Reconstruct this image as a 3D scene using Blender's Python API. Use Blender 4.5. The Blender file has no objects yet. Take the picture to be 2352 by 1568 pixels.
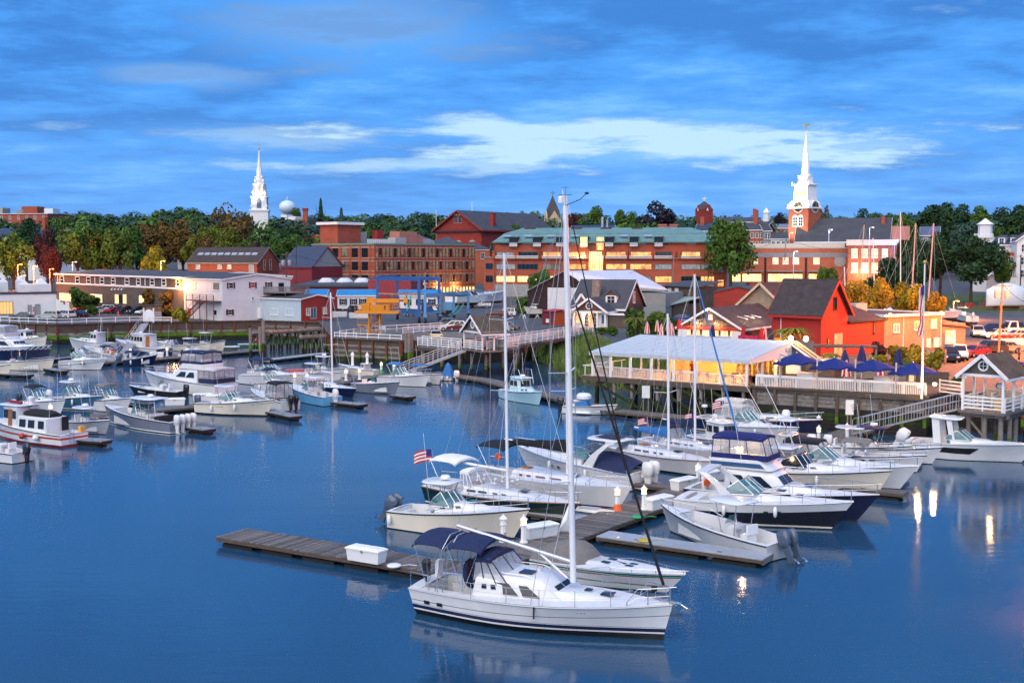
import bpy,bmesh,math,random
from mathutils import Vector,Matrix,noise
R=math.radians
random.seed(11)
SC=bpy.context.scene
COL=SC.collection
# ---------------------------------------------------------------- camera, world, sun, exposure
FPX,CX,CY,HOR,CAMH=2750.0,1176.0,784.0,590.0,15.5  # measured on a 2352 px wide view of the photo
PITCH=math.atan((CY-HOR)/FPX)
cam=bpy.data.cameras.new('camera');camo=bpy.data.objects.new('camera',cam);COL.objects.link(camo)
cam.sensor_width=36;cam.lens=36*FPX/2352;cam.clip_start=.5;cam.clip_end=9000
camo.location=(0,0,CAMH);camo.rotation_euler=(math.pi/2-PITCH,0,0)
SC.camera=camo
W=bpy.data.worlds.new('World');SC.world=W;W.use_nodes=True
def build_world():
 nt=W.node_tree;N=nt.nodes;N.clear();L=nt.links.new
 def nd(t,**k):
  n=N.new(t)
  for a,b in k.items():setattr(n,a,b)
  return n
 def val(x,sock):
  if isinstance(x,(int,float)):sock.default_value=x
  else:L(x,sock)
 def mt(op,a,b=0.0,c=0.0):
  n=nd('ShaderNodeMath',operation=op);val(a,n.inputs[0]);val(b,n.inputs[1]);val(c,n.inputs[2]);return n.outputs[0]
 def mixc(f,a,b,bt='MIX'):
  n=nd('ShaderNodeMix',data_type='RGBA',blend_type=bt);val(f,n.inputs[0])
  for x,s in((a,n.inputs[6]),(b,n.inputs[7])):
   if isinstance(x,tuple):s.default_value=x+(1,)
   else:L(x,s)
  return n.outputs[2]
 def ramp(x,lo,hi):
  n=nd('ShaderNodeMapRange',interpolation_type='SMOOTHSTEP');val(x,n.inputs[0]);n.inputs[1].default_value=lo;n.inputs[2].default_value=hi
  return n.outputs[0]
 out=nd('ShaderNodeOutputWorld');bg=nd('ShaderNodeBackground');L(bg.outputs[0],out.inputs[0]);bg.inputs[1].default_value=.1
 sky=nd('ShaderNodeTexSky',sky_type='NISHITA');sky.sun_disc=False
 sky.sun_elevation=R(SUN_EL);sky.sun_rotation=R(SUN_AZ);sky.air_density=1.4;sky.dust_density=.6;sky.ozone_density=4
 tc=nd('ShaderNodeTexCoord');sp=nd('ShaderNodeSeparateXYZ');L(tc.outputs['Generated'],sp.inputs[0])
 x,y,z=sp.outputs
 zc=mt('MAXIMUM',z,0.0)
 den=mt('ADD',zc,.10)
 cb=nd('ShaderNodeCombineXYZ');L(mt('DIVIDE',x,den),cb.inputs[0]);L(mt('DIVIDE',y,den),cb.inputs[1])
 def noi(scale,det,rough,off,dist=0.0,sx=1.0):
  m=nd('ShaderNodeMapping');L(cb.outputs[0],m.inputs[0]);m.inputs[1].default_value=off;m.inputs[3].default_value=(sx,1,1)
  n=nd('ShaderNodeTexNoise');L(m.outputs[0],n.inputs[0]);n.inputs['Scale'].default_value=scale;n.inputs['Detail'].default_value=det
  n.inputs['Roughness'].default_value=rough;n.inputs['Distortion'].default_value=dist;return n.outputs['Fac']
 big=noi(.42,2,.55,(2.4,.9,0),0,.9);fine=noi(2.1,7,.63,(5,1,0),0,.85)
 az=mt('ARCTAN2',x,y);el=mt('ARCSINE',z)
 # brightness of the deck: large masses broken by finer streaks
 b=mt('ADD',mt('MULTIPLY',big,.56),mt('MULTIPLY',fine,.54))
 dark=(.046,.190,.54);mid=(.070,.290,.75);lite=(.165,.43,.84)
 c=mixc(ramp(b,.46,.58),dark,mid);c=mixc(mt('MULTIPLY',ramp(b,.56,.70),.95),c,lite)
 # lower sky, thinner and a little violet
 low=ramp(el,R(9.0),R(1.0));c=mixc(mt('MULTIPLY',low,.45),c,(.17,.37,.75))
 # openings where the pale evening sky shows between the cloud banks: (az, el, half az, half el, amount)
 gap=None
 wob=mt('MULTIPLY',mt('SUBTRACT',fine,.5),5.5)
 for ga,ge,wa,we,am in((1.5,5.9,9.5,.55,1.0),(8.0,5.1,10.0,.75,1.1),(-5.0,4.3,7.0,.32,.7),(-10.5,5.5,6.0,.5,.45),(-15.5,8.2,3.0,.5,.25),(-8,11.0,6.5,1.9,.22),(15.5,5.0,4.0,.5,.55),(80,14,30,5,.9),(-90,12,26,5,.9),(170,24,50,10,.9)):
  dx=mt('DIVIDE',mt('SUBTRACT',az,R(ga)),R(wa));dy=mt('DIVIDE',mt('SUBTRACT',el,R(ge)),R(we))
  r=mt('ADD',mt('SQRT',mt('ADD',mt('MULTIPLY',dx,dx),mt('MULTIPLY',dy,dy))),wob)
  g=mt('MULTIPLY',ramp(r,1.5,.25),am);gap=g if gap is None else mt('MAXIMUM',gap,g)
 nis=mixc(1.0,sky.outputs[0],(.1,.1,.1),'MULTIPLY')
 pale=mixc(.08,(.40,.61,.79),nis)
 c=mixc(mt('MINIMUM',gap,1.0),c,pale)
 hz=mt('MULTIPLY',ramp(el,R(2.6),R(.4)),.5);c=mixc(hz,c,(.22,.38,.72))
 c10=mixc(1.0,c,(9.2,9.2,9.2),'MULTIPLY')
 L(c10,bg.inputs[0])
SUN_EL,SUN_AZ=46.0,208.0  # soft after-sunset light from behind the camera
build_world();W.cycles.sampling_method='NONE'  # an even, overcast sky needs no importance map
sun=bpy.data.lights.new('sun','SUN');suno=bpy.data.objects.new('sun',sun);COL.objects.link(suno)
sun.energy=2.8;sun.angle=R(80);sun.color=(1.0,.83,.64)
suno.rotation_euler=(R(90-SUN_EL),0,R(180-SUN_AZ));suno.location=(-20,-40,60)
SC.view_settings.view_transform='Standard';SC.view_settings.look='None';SC.view_settings.exposure=.55;SC.view_settings.gamma=1
SC.view_settings.use_curve_mapping=False
SC.render.engine='CYCLES';SC.cycles.use_denoising=True;SC.cycles.max_bounces=4;SC.cycles.diffuse_bounces=2;SC.cycles.glossy_bounces=3
SC.cycles.transmission_bounces=4;SC.cycles.transparent_max_bounces=10;SC.cycles.caustics_reflective=False;SC.cycles.caustics_refractive=False
SC.cycles.sample_clamp_indirect=4;SC.cycles.use_light_tree=True
SC.cycles.use_adaptive_sampling=True;SC.cycles.adaptive_threshold=.03;SC.cycles.adaptive_min_samples=10;SC.cycles.denoising_prefilter='FAST'
# ---------------------------------------------------------------- pixels to directions
ZM={'T1':(0,422.6,.20313),'T2':(404.3,312.4,.26947),'T3':(698.3,422.6,.23443),'T4':(1065.8,404.3,.24615),'T5':(1506.8,257.3,.28121),
      'T6':(1874.3,422.6,.23443),'B1':(0,716.6,.23443),'B2':(312.4,716.6,.21876),'B3':(753.4,679.9,.22657),'B4':(1267.9,679.9,.22657),
      'B5':(1727.3,643.1,.26564),'B6':(863.7,992.3,.32814),'B7':(1359.8,882.0,.29298),'B8':(1690.6,900.4,.28126)}
def zv(k,x,y):
 o=ZM[k];return(o[0]+x*o[2],o[1]+y*o[2])
def ray(vx,vy):
 a,b=(vx-CX)/FPX,-(vy-CY)/FPX;c,s=math.cos(PITCH),math.sin(PITCH)
 return Vector((a,c+b*s,-s+b*c))
CAMP=Vector((0,0,CAMH))
def P(vx,vy,z=0.0):
 d=ray(vx,vy);return CAMP+d*((z-CAMH)/d.z)
def PZ(k,x,y,z=0.0):return P(*zv(k,x,y),z)
def D(vx,vy,Y):
 d=ray(vx,vy);return CAMP+d*(Y/d.y)
def DZ(k,x,y,Y):return D(*zv(k,x,y),Y)
def XY(vx,Y):return Vector(((vx-CX)/FPX*Y*.9975,Y))
# ---------------------------------------------------------------- materials
def lin(h):
 h=h.lstrip('#');return tuple(((c/255/12.92)if c<=10 else((c/255+.055)/1.055)**2.4)for c in(int(h[i:i+2],16)for i in(0,2,4)))
MATS={}
def mat(name,col=(.5,.5,.5),rough=.6,var=.12,scale=2.0,bump=0.0,metal=0.0,emit=None,es=0.0,pat=None,pc=None,ps=1.0,alpha=1.0,coat=0.0,coord='Object',trans=0.0,stain=0.0,stretch=None,ior=1.45):
 if name in MATS:return MATS[name]
 m=bpy.data.materials.new(name);m.use_nodes=True;nt=m.node_tree;N=nt.nodes;L=nt.links.new
 b=N['Principled BSDF'];tc=N.new('ShaderNodeTexCoord');src=tc.outputs[coord]
 if stretch:
  mp=N.new('ShaderNodeMapping');L(src,mp.inputs[0]);mp.inputs[3].default_value=stretch;nsrc=mp.outputs[0]
 else:nsrc=src
 n=N.new('ShaderNodeTexNoise');L(nsrc,n.inputs[0]);n.inputs['Scale'].default_value=scale;n.inputs['Detail'].default_value=6;n.inputs['Roughness'].default_value=.65
 mx=N.new('ShaderNodeMix');mx.data_type='RGBA';L(n.outputs['Fac'],mx.inputs[0])
 mr=N.new('ShaderNodeMapRange');L(n.outputs['Fac'],mr.inputs[0]);mr.inputs[1].default_value=.3;mr.inputs[2].default_value=.7;L(mr.outputs[0],mx.inputs[0])
 mx.inputs[6].default_value=tuple(c*(1-var)for c in col)+(1,);mx.inputs[7].default_value=tuple(min(1,c*(1+var))for c in col)+(1,)
 cc=mx.outputs[2];hgt=n.outputs['Fac']
 if pat:
  mp=N.new('ShaderNodeMapping');L(src,mp.inputs[0])
  if pat in('brick','shingle'):
   # bricks laid in the x-z plane of the building: rotate so that z becomes the brick rows, x+y runs along
   sx=N.new('ShaderNodeSeparateXYZ');L(src,sx.inputs[0]);ad=N.new('ShaderNodeMath');L(sx.outputs[0],ad.inputs[0]);L(sx.outputs[1],ad.inputs[1])
   cb=N.new('ShaderNodeCombineXYZ');L(ad.outputs[0],cb.inputs[0]);L(sx.outputs[2],cb.inputs[1])
   t=N.new('ShaderNodeTexBrick');L(cb.outputs[0],t.inputs[0]);t.inputs['Scale'].default_value=ps
   t.inputs['Mortar Size'].default_value=.02 if pat=='brick' else .012;t.inputs['Brick Width'].default_value=.5 if pat=='brick' else .35
   t.inputs['Row Height'].default_value=.17 if pat=='brick' else .28
   c2=pc or tuple(c*.6 for c in col)
   t.inputs['Color1'].default_value=(1,1,1,1);t.inputs['Color2'].default_value=(.72,.72,.72,1);t.inputs['Mortar'].default_value=tuple(min(2,a/max(b_,.01))for a,b_ in zip(c2,col))+(1,)
   mm=N.new('ShaderNodeMix');mm.data_type='RGBA';mm.blend_type='MULTIPLY';mm.inputs[0].default_value=.8;L(cc,mm.inputs[6]);L(t.outputs['Color'],mm.inputs[7]);cc=mm.outputs[2]
  else:
   t=N.new('ShaderNodeTexWave');L(src,t.inputs[0]);t.bands_direction={'ribx':'X','riby':'Y','ribz':'Z','ribd':'DIAGONAL'}[pat];t.inputs['Scale'].default_value=ps
   mm=N.new('ShaderNodeMix');mm.data_type='RGBA';c2=pc or tuple(c*.65 for c in col)
   q=N.new('ShaderNodeMapRange');L(t.outputs['Fac'],q.inputs[0]);q.inputs[1].default_value=.0;q.inputs[2].default_value=.35
   L(q.outputs[0],mm.inputs[0]);mm.inputs[6].default_value=c2+(1,);L(cc,mm.inputs[7]);cc=mm.outputs[2];hgt=q.outputs[0]
 if stain:
  n2=N.new('ShaderNodeTexNoise');L(src,n2.inputs[0]);n2.inputs['Scale'].default_value=.35;n2.inputs['Detail'].default_value=8;n2.inputs['Roughness'].default_value=.7
  q2=N.new('ShaderNodeMapRange');L(n2.outputs['Fac'],q2.inputs[0]);q2.inputs[1].default_value=.45;q2.inputs[2].default_value=.75;q2.inputs[3].default_value=0;q2.inputs[4].default_value=stain
  ms=N.new('ShaderNodeMix');ms.data_type='RGBA';L(q2.outputs[0],ms.inputs[0]);L(cc,ms.inputs[6]);ms.inputs[7].default_value=tuple(c*.35 for c in col)+(1,);cc=ms.outputs[2]
 L(cc,b.inputs['Base Color'])
 b.inputs['Roughness'].default_value=rough;b.inputs['Metallic'].default_value=metal;b.inputs['IOR'].default_value=ior
 if coat:b.inputs['Coat Weight'].default_value=coat;b.inputs['Coat Roughness'].default_value=.08
 if bump:
  bp=N.new('ShaderNodeBump');bp.inputs['Strength'].default_value=min(1,bump*2);bp.inputs['Distance'].default_value=bump*.05;L(hgt,bp.inputs['Height']);L(bp.outputs[0],b.inputs['Normal'])
 if emit:
  if emit is True:L(cc,b.inputs['Emission Color'])
  else:b.inputs['Emission Color'].default_value=emit+(1,)
  b.inputs['Emission Strength'].default_value=es
 if alpha<1:b.inputs['Alpha'].default_value=alpha
 if trans:b.inputs['Transmission Weight'].default_value=trans
 MATS[name]=m;return m
def litmat(name,a,b_,es,scale=2.5,es_dark=.25):
 """a lit room behind a pane: warm light, uneven because of what stands inside"""
 if name in MATS:return MATS[name]
 m=bpy.data.materials.new(name);m.use_nodes=True;nt=m.node_tree;N=nt.nodes;L=nt.links.new;b=N['Principled BSDF']
 tc=N.new('ShaderNodeTexCoord');gi=N.new('ShaderNodeNewGeometry');mp=N.new('ShaderNodeMapping');L(gi.outputs['Position'],mp.inputs[0]);mp.inputs[3].default_value=(1,1,.7)
 n=N.new('ShaderNodeTexVoronoi');L(mp.outputs[0],n.inputs[0]);n.inputs['Scale'].default_value=scale
 n2=N.new('ShaderNodeTexNoise');L(mp.outputs[0],n2.inputs[0]);n2.inputs['Scale'].default_value=scale*.8;n2.inputs['Detail'].default_value=4
 s=N.new('ShaderNodeSeparateColor');L(n.outputs['Color'],s.inputs[0]);ad=N.new('ShaderNodeMath');L(s.outputs[0],ad.inputs[0]);L(n2.outputs['Fac'],ad.inputs[1]);
 mr=N.new('ShaderNodeMapRange');L(ad.outputs[0],mr.inputs[0]);mr.inputs[1].default_value=.45;mr.inputs[2].default_value=1.25
 mx=N.new('ShaderNodeMix');mx.data_type='RGBA';L(mr.outputs[0],mx.inputs[0]);mx.inputs[6].default_value=b_+(1,);mx.inputs[7].default_value=a+(1,)
 L(mx.outputs[2],b.inputs['Emission Color']);b.inputs['Emission Strength'].default_value=es;b.inputs['Base Color'].default_value=(.05,.05,.05,1);b.inputs['Roughness'].default_value=.15
 MATS[name]=m;return m
# ---------------------------------------------------------------- mesh building
class MB:
 def __init__(s):s.v=[];s.f=[]
 def add(s,vs,fs):
  o=len(s.v);s.v+=[tuple(v)for v in vs];s.f+=[tuple(i+o for i in f)for f in fs];return s
 def bx(s,x0,x1,y0,y1,z0,z1):
  return s.add([(x0,y0,z0),(x1,y0,z0),(x1,y1,z0),(x0,y1,z0),(x0,y0,z1),(x1,y0,z1),(x1,y1,z1),(x0,y1,z1)],
                     [(3,2,1,0),(4,5,6,7),(0,1,5,4),(1,2,6,5),(2,3,7,6),(3,0,4,7)])
 def box(s,c,d,rz=0.0):
  m=MB().bx(-d[0]/2,d[0]/2,-d[1]/2,d[1]/2,-d[2]/2,d[2]/2);cs,sn=math.cos(rz),math.sin(rz)
  return s.add([(c[0]+x*cs-y*sn,c[1]+x*sn+y*cs,c[2]+z)for x,y,z in m.v],m.f)
 def bar(s,p,q,w,h=None):
  """square bar from p to q"""
  p,q=Vector(p),Vector(q);h=h or w;d=(q-p)
  if d.length<1e-6:return s
  d.normalize();up=Vector((0,0,1))if abs(d.z)<.95 else Vector((1,0,0));a=d.cross(up).normalized()*(w/2);b=a.cross(d).normalized()*(h/2)
  return s.add([p-a-b,p+a-b,p+a+b,p-a+b,q-a-b,q+a-b,q+a+b,q-a+b],[(0,1,2,3),(7,6,5,4),(4,5,1,0),(5,6,2,1),(6,7,3,2),(7,4,0,3)])
 def tube(s,pts,r,n=5,r1=None):
  pts=[Vector(p)for p in pts];k=len(pts);o=len(s.v);rings=[]
  for i,p in enumerate(pts):
   d=(pts[min(i+1,k-1)]-pts[max(i-1,0)]).normalized();up=Vector((0,0,1))if abs(d.z)<.95 else Vector((1,0,0))
   a=d.cross(up).normalized();b=a.cross(d).normalized();rr=r if r1 is None else r+(r1-r)*i/max(1,k-1)
   rings.append([p+a*math.cos(6.28319*j/n)*rr+b*math.sin(6.28319*j/n)*rr for j in range(n)])
  return s.loft(rings,cap=True)
 def loft(s,rings,cap=True,closed=True):
  n=len(rings[0]);vs=[v for r in rings for v in r];fs=[]
  for i in range(len(rings)-1):
   for j in range(n if closed else n-1):
    j2=(j+1)%n;fs.append((i*n+j,i*n+j2,(i+1)*n+j2,(i+1)*n+j))
  if cap and closed:fs.append(tuple(range(n-1,-1,-1)));o=(len(rings)-1)*n;fs.append(tuple(range(o,o+n)))
  return s.add(vs,fs)
 def lathe(s,prof,n=12,c=(0,0,0),rot=0.0):
  return s.loft([[(c[0]+r*math.cos(6.28319*j/n+rot),c[1]+r*math.sin(6.28319*j/n+rot),c[2]+z)for j in range(n)]for r,z in prof])
 def prism(s,poly,z0,z1):
  n=len(poly);a=sum(poly[i][0]*poly[(i+1)%n][1]-poly[(i+1)%n][0]*poly[i][1]for i in range(n))
  if a<0:poly=poly[::-1]
  return s.loft([[(x,y,z0)for x,y in poly],[(x,y,z1)for x,y in poly]])
 def yprism(s,poly,y0,y1):
  """polygon in x-z pushed along y"""
  n=len(poly);a=sum(poly[i][0]*poly[(i+1)%n][1]-poly[(i+1)%n][0]*poly[i][1]for i in range(n))
  if a>0:poly=poly[::-1]
  return s.loft([[(x,y0,z)for x,z in poly],[(x,y1,z)for x,z in poly]])
 def poly(s,pts):return s.add(pts,[tuple(range(len(pts)))])
 def slab(s,quad,t):
  """quad (4 points, outward side up) thickened downwards along its normal"""
  q=[Vector(p)for p in quad];n=(q[1]-q[0]).cross(q[2]-q[0]).normalized()
  if n.z<0:n=-n
  lo=[p-n*t for p in q]
  return s.add(q+lo,[(0,1,2,3),(7,6,5,4),(0,4,5,1),(1,5,6,2),(2,6,7,3),(3,7,4,0)])
 def mesh(s,name,m=None,smooth=None):
  me=bpy.data.meshes.new(name);me.from_pydata(s.v,[],s.f)
  if smooth is not None:
   me.polygons.foreach_set('use_smooth',[True]*len(me.polygons));me.set_sharp_from_angle(angle=R(smooth))
  if m:me.materials.append(m)
  me.validate();return me
 def o(s,name,m,par=None,smooth=None,loc=None,rz=0.0,label=None,kind=None,fix=True):
  me=s.mesh(name,m,smooth)
  if fix:
   b=bmesh.new();b.from_mesh(me);bmesh.ops.recalc_face_normals(b,faces=b.faces[:]);b.to_mesh(me);b.free()
  return put(name,me,par,loc,rz,label,kind)
def put(name,me,par=None,loc=None,rz=0.0,label=None,kind=None):
 ob=bpy.data.objects.new(name,me);COL.objects.link(ob)
 if par is not None:ob.parent=par
 if loc is not None:ob.location=loc
 if rz:ob.rotation_euler.z=rz
 if label:ob['label']=label
 if kind:ob['kind']=kind
 return ob
LABELS={}
def thing(name,label,cat,loc=(0,0,0),rz=0.0,group=None):
 e=bpy.data.objects.new(name,None);COL.objects.link(e);e.empty_display_size=.3;e.location=loc;e.rotation_euler.z=rz
 e['label']=label;e['category']=cat
 if group:e['group']=group
 return e
def tag(o,label,cat,group=None):
 o['label']=label;o['category']=cat
 if group:o['group']=group
 return o
def struct(o):o['kind']='structure';return o
LG=6.0  # the photograph is a long exposure: its lamps are bright against the dusk
def lamp(name,loc,col,e,size=.15,par=None,kind='POINT',spot=None,aim=None,blend=.5):
 l=bpy.data.lights.new(name,kind);l.color=col;l.energy=e if kind=='SPOT' else e*LG
 if kind=='AREA':l.shape='RECTANGLE';l.size,l.size_y=size
 else:l.shadow_soft_size=size
 if kind=='SPOT':l.spot_size=R(spot);l.spot_blend=blend
 o=bpy.data.objects.new(name,l);COL.objects.link(o);o.location=loc
 if par is not None:o.parent=par
 if aim is not None:
  d=Vector(aim)-Vector(loc);o.rotation_euler=d.to_track_quat('-Z','Y').to_euler()
 return o
# ---------------------------------------------------------------- common materials
gel=mat('gelcoat_white',(.68,.70,.71),.28,.05,1.2,coat=.3,stain=.15);deckm=mat('deck_white',(.64,.66,.67),.5,.06,4)
cream=mat('gelcoat_cream',(.70,.66,.55),.3,.06,1.2,coat=.3);navy=mat('gelcoat_navy',(.008,.014,.055),.16,.1,1,coat=.5)
black=mat('black_paint',(.012,.012,.014),.3,.2,2);bottom=mat('antifouling_dark',(.015,.014,.016),.6,.3,2)
greyh=mat('gelcoat_grey',(.17,.20,.26),.22,.08,1,coat=.4);ltgrey=mat('gelcoat_light_grey',(.42,.46,.50),.3,.06,1,coat=.3)
teal=mat('teal_stripe',(.05,.35,.38),.35);bluehull=mat('gelcoat_sky_blue',(.12,.36,.60),.25,.06,1,coat=.4);paleblue=mat('gelcoat_pale_blue',(.38,.62,.70),.3,.05,1,coat=.3)
tealhull=mat('gelcoat_teal_blue',(.05,.16,.28),.25,.06,1,coat=.4);greenh=mat('gelcoat_dark_green',(.004,.022,.018),.14,.1,1,coat=.5)
redp=mat('red_paint',(.42,.03,.025),.4);orangep=mat('orange_plastic',(.75,.12,.03),.5)
glass=mat('dark_glass',(.012,.018,.028),.06,.2,1,ior=1.5);tglass=mat('tinted_glass',(.06,.20,.22),.05,.15,1,alpha=.62);clear=mat('clear_vinyl',(.55,.58,.62),.12,.1,2,alpha=.38)
chrome=mat('stainless_steel',(.55,.57,.60),.25,.05,3,metal=.9);alum=mat('aluminium',(.62,.64,.67),.35,.06,2,metal=.55);whitep=mat('white_paint',(.76,.77,.77),.5,.06,2,stain=.1)
canv_navy=mat('navy_canvas',(.012,.022,.075),.85,.25,5,bump=.3);canv_black=mat('black_canvas',(.010,.011,.015),.85,.3,5,bump=.3);canv_blue=mat('blue_canvas',(.03,.16,.42),.8,.2,5,bump=.3)
canv_royal=mat('royal_blue_canvas',(.008,.014,.11),.8,.2,3,bump=.3)
canv_beige=mat('beige_canvas',(.55,.52,.46),.85,.1,5,bump=.2);canv_grey=mat('grey_canvas',(.17,.16,.15),.85,.15,3,bump=.3);canv_white=mat('white_canvas',(.72,.73,.74),.8,.08,3,bump=.2)
rubber=mat('black_rubber',(.012,.012,.012),.7);teak=mat('teak',(.26,.11,.045),.6,.25,5);motorblk=mat('outboard_black',(.014,.016,.02),.25,.2,2,coat=.3);motorgrey=mat('outboard_slate',(.07,.10,.15),.25,.1,2,coat=.3)
wire=mat('rigging_wire',(.45,.46,.48),.4,.05,2,metal=.5);mastm=mat('mast_white',(.74,.75,.77),.35,.05,1)
plank_m=[mat('dock_plank_%d'%i,c,.8,.28,2.2,bump=.3,stain=.35,stretch=(1,8,4))for i,c in enumerate(((.15,.135,.125),(.12,.108,.10),(.18,.16,.145),(.10,.09,.085)))]
wood_d=mat('weathered_timber',(.085,.065,.052),.85,.35,2,bump=.4,stretch=(1,1,6));wood_g=mat('grey_timber',(.20,.18,.16),.85,.3,3,bump=.3);float_b=mat('dock_float',(.012,.012,.013),.7)
white_pl=mat('white_plastic',(.80,.81,.80),.4,.04,2);glowm=mat('lamp_glow',(1,.8,.45),.4,0,1,emit=(1.0,.62,.20),es=2.2)
# ================================================================ SETTING: water, ground
ZQ=3.5
def water_mat():
 m=bpy.data.materials.new('harbour_water');m.use_nodes=True;nt=m.node_tree;N=nt.nodes;L=nt.links.new;b=N['Principled BSDF']
 b.inputs['Base Color'].default_value=(.015,.060,.125,1);b.inputs['Roughness'].default_value=.075;b.inputs['IOR'].default_value=1.38;b.inputs['Specular IOR Level'].default_value=.5
 tc=N.new('ShaderNodeTexCoord');hs=[]
 for sc,st,w in((.22,(.5,1.3,1),1.0),(1.1,(.45,1.6,1),.5),(3.6,(.5,1.5,1),.22)):
  mp=N.new('ShaderNodeMapping');L(tc.outputs['Object'],mp.inputs[0]);mp.inputs[3].default_value=st;n=N.new('ShaderNodeTexNoise');L(mp.outputs[0],n.inputs[0]);n.inputs['Scale'].default_value=sc;n.inputs['Detail'].default_value=3
  k=N.new('ShaderNodeMath');k.operation='MULTIPLY';L(n.outputs['Fac'],k.inputs[0]);k.inputs[1].default_value=w;hs.append(k.outputs[0])
 a=hs[0]
 for h in hs[1:]:
  k=N.new('ShaderNodeMath');L(a,k.inputs[0]);L(h,k.inputs[1]);a=k.outputs[0]
 nw=N.new('ShaderNodeTexNoise');mw=N.new('ShaderNodeMapping');L(tc.outputs['Object'],mw.inputs[0]);mw.inputs[3].default_value=(.5,1.6,1);L(mw.outputs[0],nw.inputs[0]);nw.inputs['Scale'].default_value=.035;nw.inputs['Detail'].default_value=3
 rw=N.new('ShaderNodeMapRange');L(nw.outputs['Fac'],rw.inputs[0]);rw.inputs[1].default_value=.35;rw.inputs[2].default_value=.68;rw.inputs[3].default_value=.045;rw.inputs[4].default_value=.17;L(rw.outputs[0],b.inputs['Roughness'])
 bp=N.new('ShaderNodeBump');bp.inputs['Strength'].default_value=.055;bp.inputs['Distance'].default_value=.28;L(a,bp.inputs['Height']);L(bp.outputs[0],b.inputs['Normal']);return m
o=MB().poly([(-900,-60,0),(900,-60,0),(900,330,0),(-900,330,0)]).o('water',water_mat());struct(o)
def xy(p):return Vector((p[0],p[1]))
SHORE=[Vector((-900,240)),Vector((-300,232)),xy(P(-60,739,ZQ)),xy(P(131,746,ZQ)),xy(P(333,740,ZQ)),xy(P(507,738.5,ZQ)),xy(P(600,737,ZQ)),xy(P(737,741,ZQ)),xy(P(767,777,ZQ)),xy(P(921,784,ZQ)),
         Vector((2,178)),Vector((12,188)),Vector((14,146)),Vector((17.5,136.5)),Vector((23,126)),xy(P(1735,890,ZQ)),xy(P(2126,911,ZQ)),Vector((38.5,106)),Vector((60,99)),Vector((120,84)),Vector((700,60))]
def gz(y):
 if y<300:return ZQ
 if y<480:return ZQ+(y-300)*.036
 if y<900:return 9.98+(y-480)*.043
 return 28+(y-900)*.006
asph=mat('asphalt',(.075,.078,.088),.85,.22,.25,bump=.1,stain=.3);grav=mat('gravel',(.14,.13,.12),.95,.3,3,bump=.4);lawnm=mat('lawn',(.055,.085,.02),.95,.35,.6,bump=.4)
brickpave=mat('lot_paving',(.14,.105,.085),.9,.15,.3,stain=.25)
g=MB();n=len(SHORE);pts=[(p.x,p.y,ZQ)for p in SHORE]+[(900,300,ZQ),(-900,300,ZQ)];g.poly(pts)
ys=[300,340,400,480,600,750,900,1300,2500,6500]
for a,b in zip(ys,ys[1:]):k=1 if a<900 else 5;g.poly([(-900*k,a,gz(a)),(900*k,a,gz(a)),(900*k,b,gz(b)),(-900*k,b,gz(b))])
struct(g.o('ground',asph))
def patch(name,m,pts,dz=.012):struct(MB().poly([(x,y,gz(y)+dz)for x,y in pts]).o(name,m))
patch('lawn',lawnm,[tuple(XY(1940,299)),tuple(XY(2420,299)),tuple(XY(2420,262)),tuple(XY(2260,258)),tuple(XY(2060,270))]);patch('upper_lawn',lawnm,[tuple(XY(1940,300.2)),tuple(XY(2420,300.2)),tuple(XY(2420,339)),tuple(XY(1940,339))],.02)
patch('gravel_yard',grav,[(-25.5,177),(-15,171.5),(1,179),(4,195),(-12,197),(-26,200)])
patch('parking_lot',brickpave,[tuple(XY(2060,128)),tuple(XY(2130,108)),(40,107),(60,100.5),(75,97),(75,165),tuple(XY(2230,168)),tuple(XY(2130,140))])
for i in range(9):
 a=Vector((42+i*3.0,118+i*.3));MB().slab([(a.x,a.y,ZQ+.02),(a.x+.12,a.y,ZQ+.02),(a.x+1.9,a.y+5,ZQ+.02),(a.x+1.78,a.y+5,ZQ+.02)],.003).o('parking_line',mat('line_paint',(.6,.6,.58),.7,.2),bpy.data.objects['parking_lot'])
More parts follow.
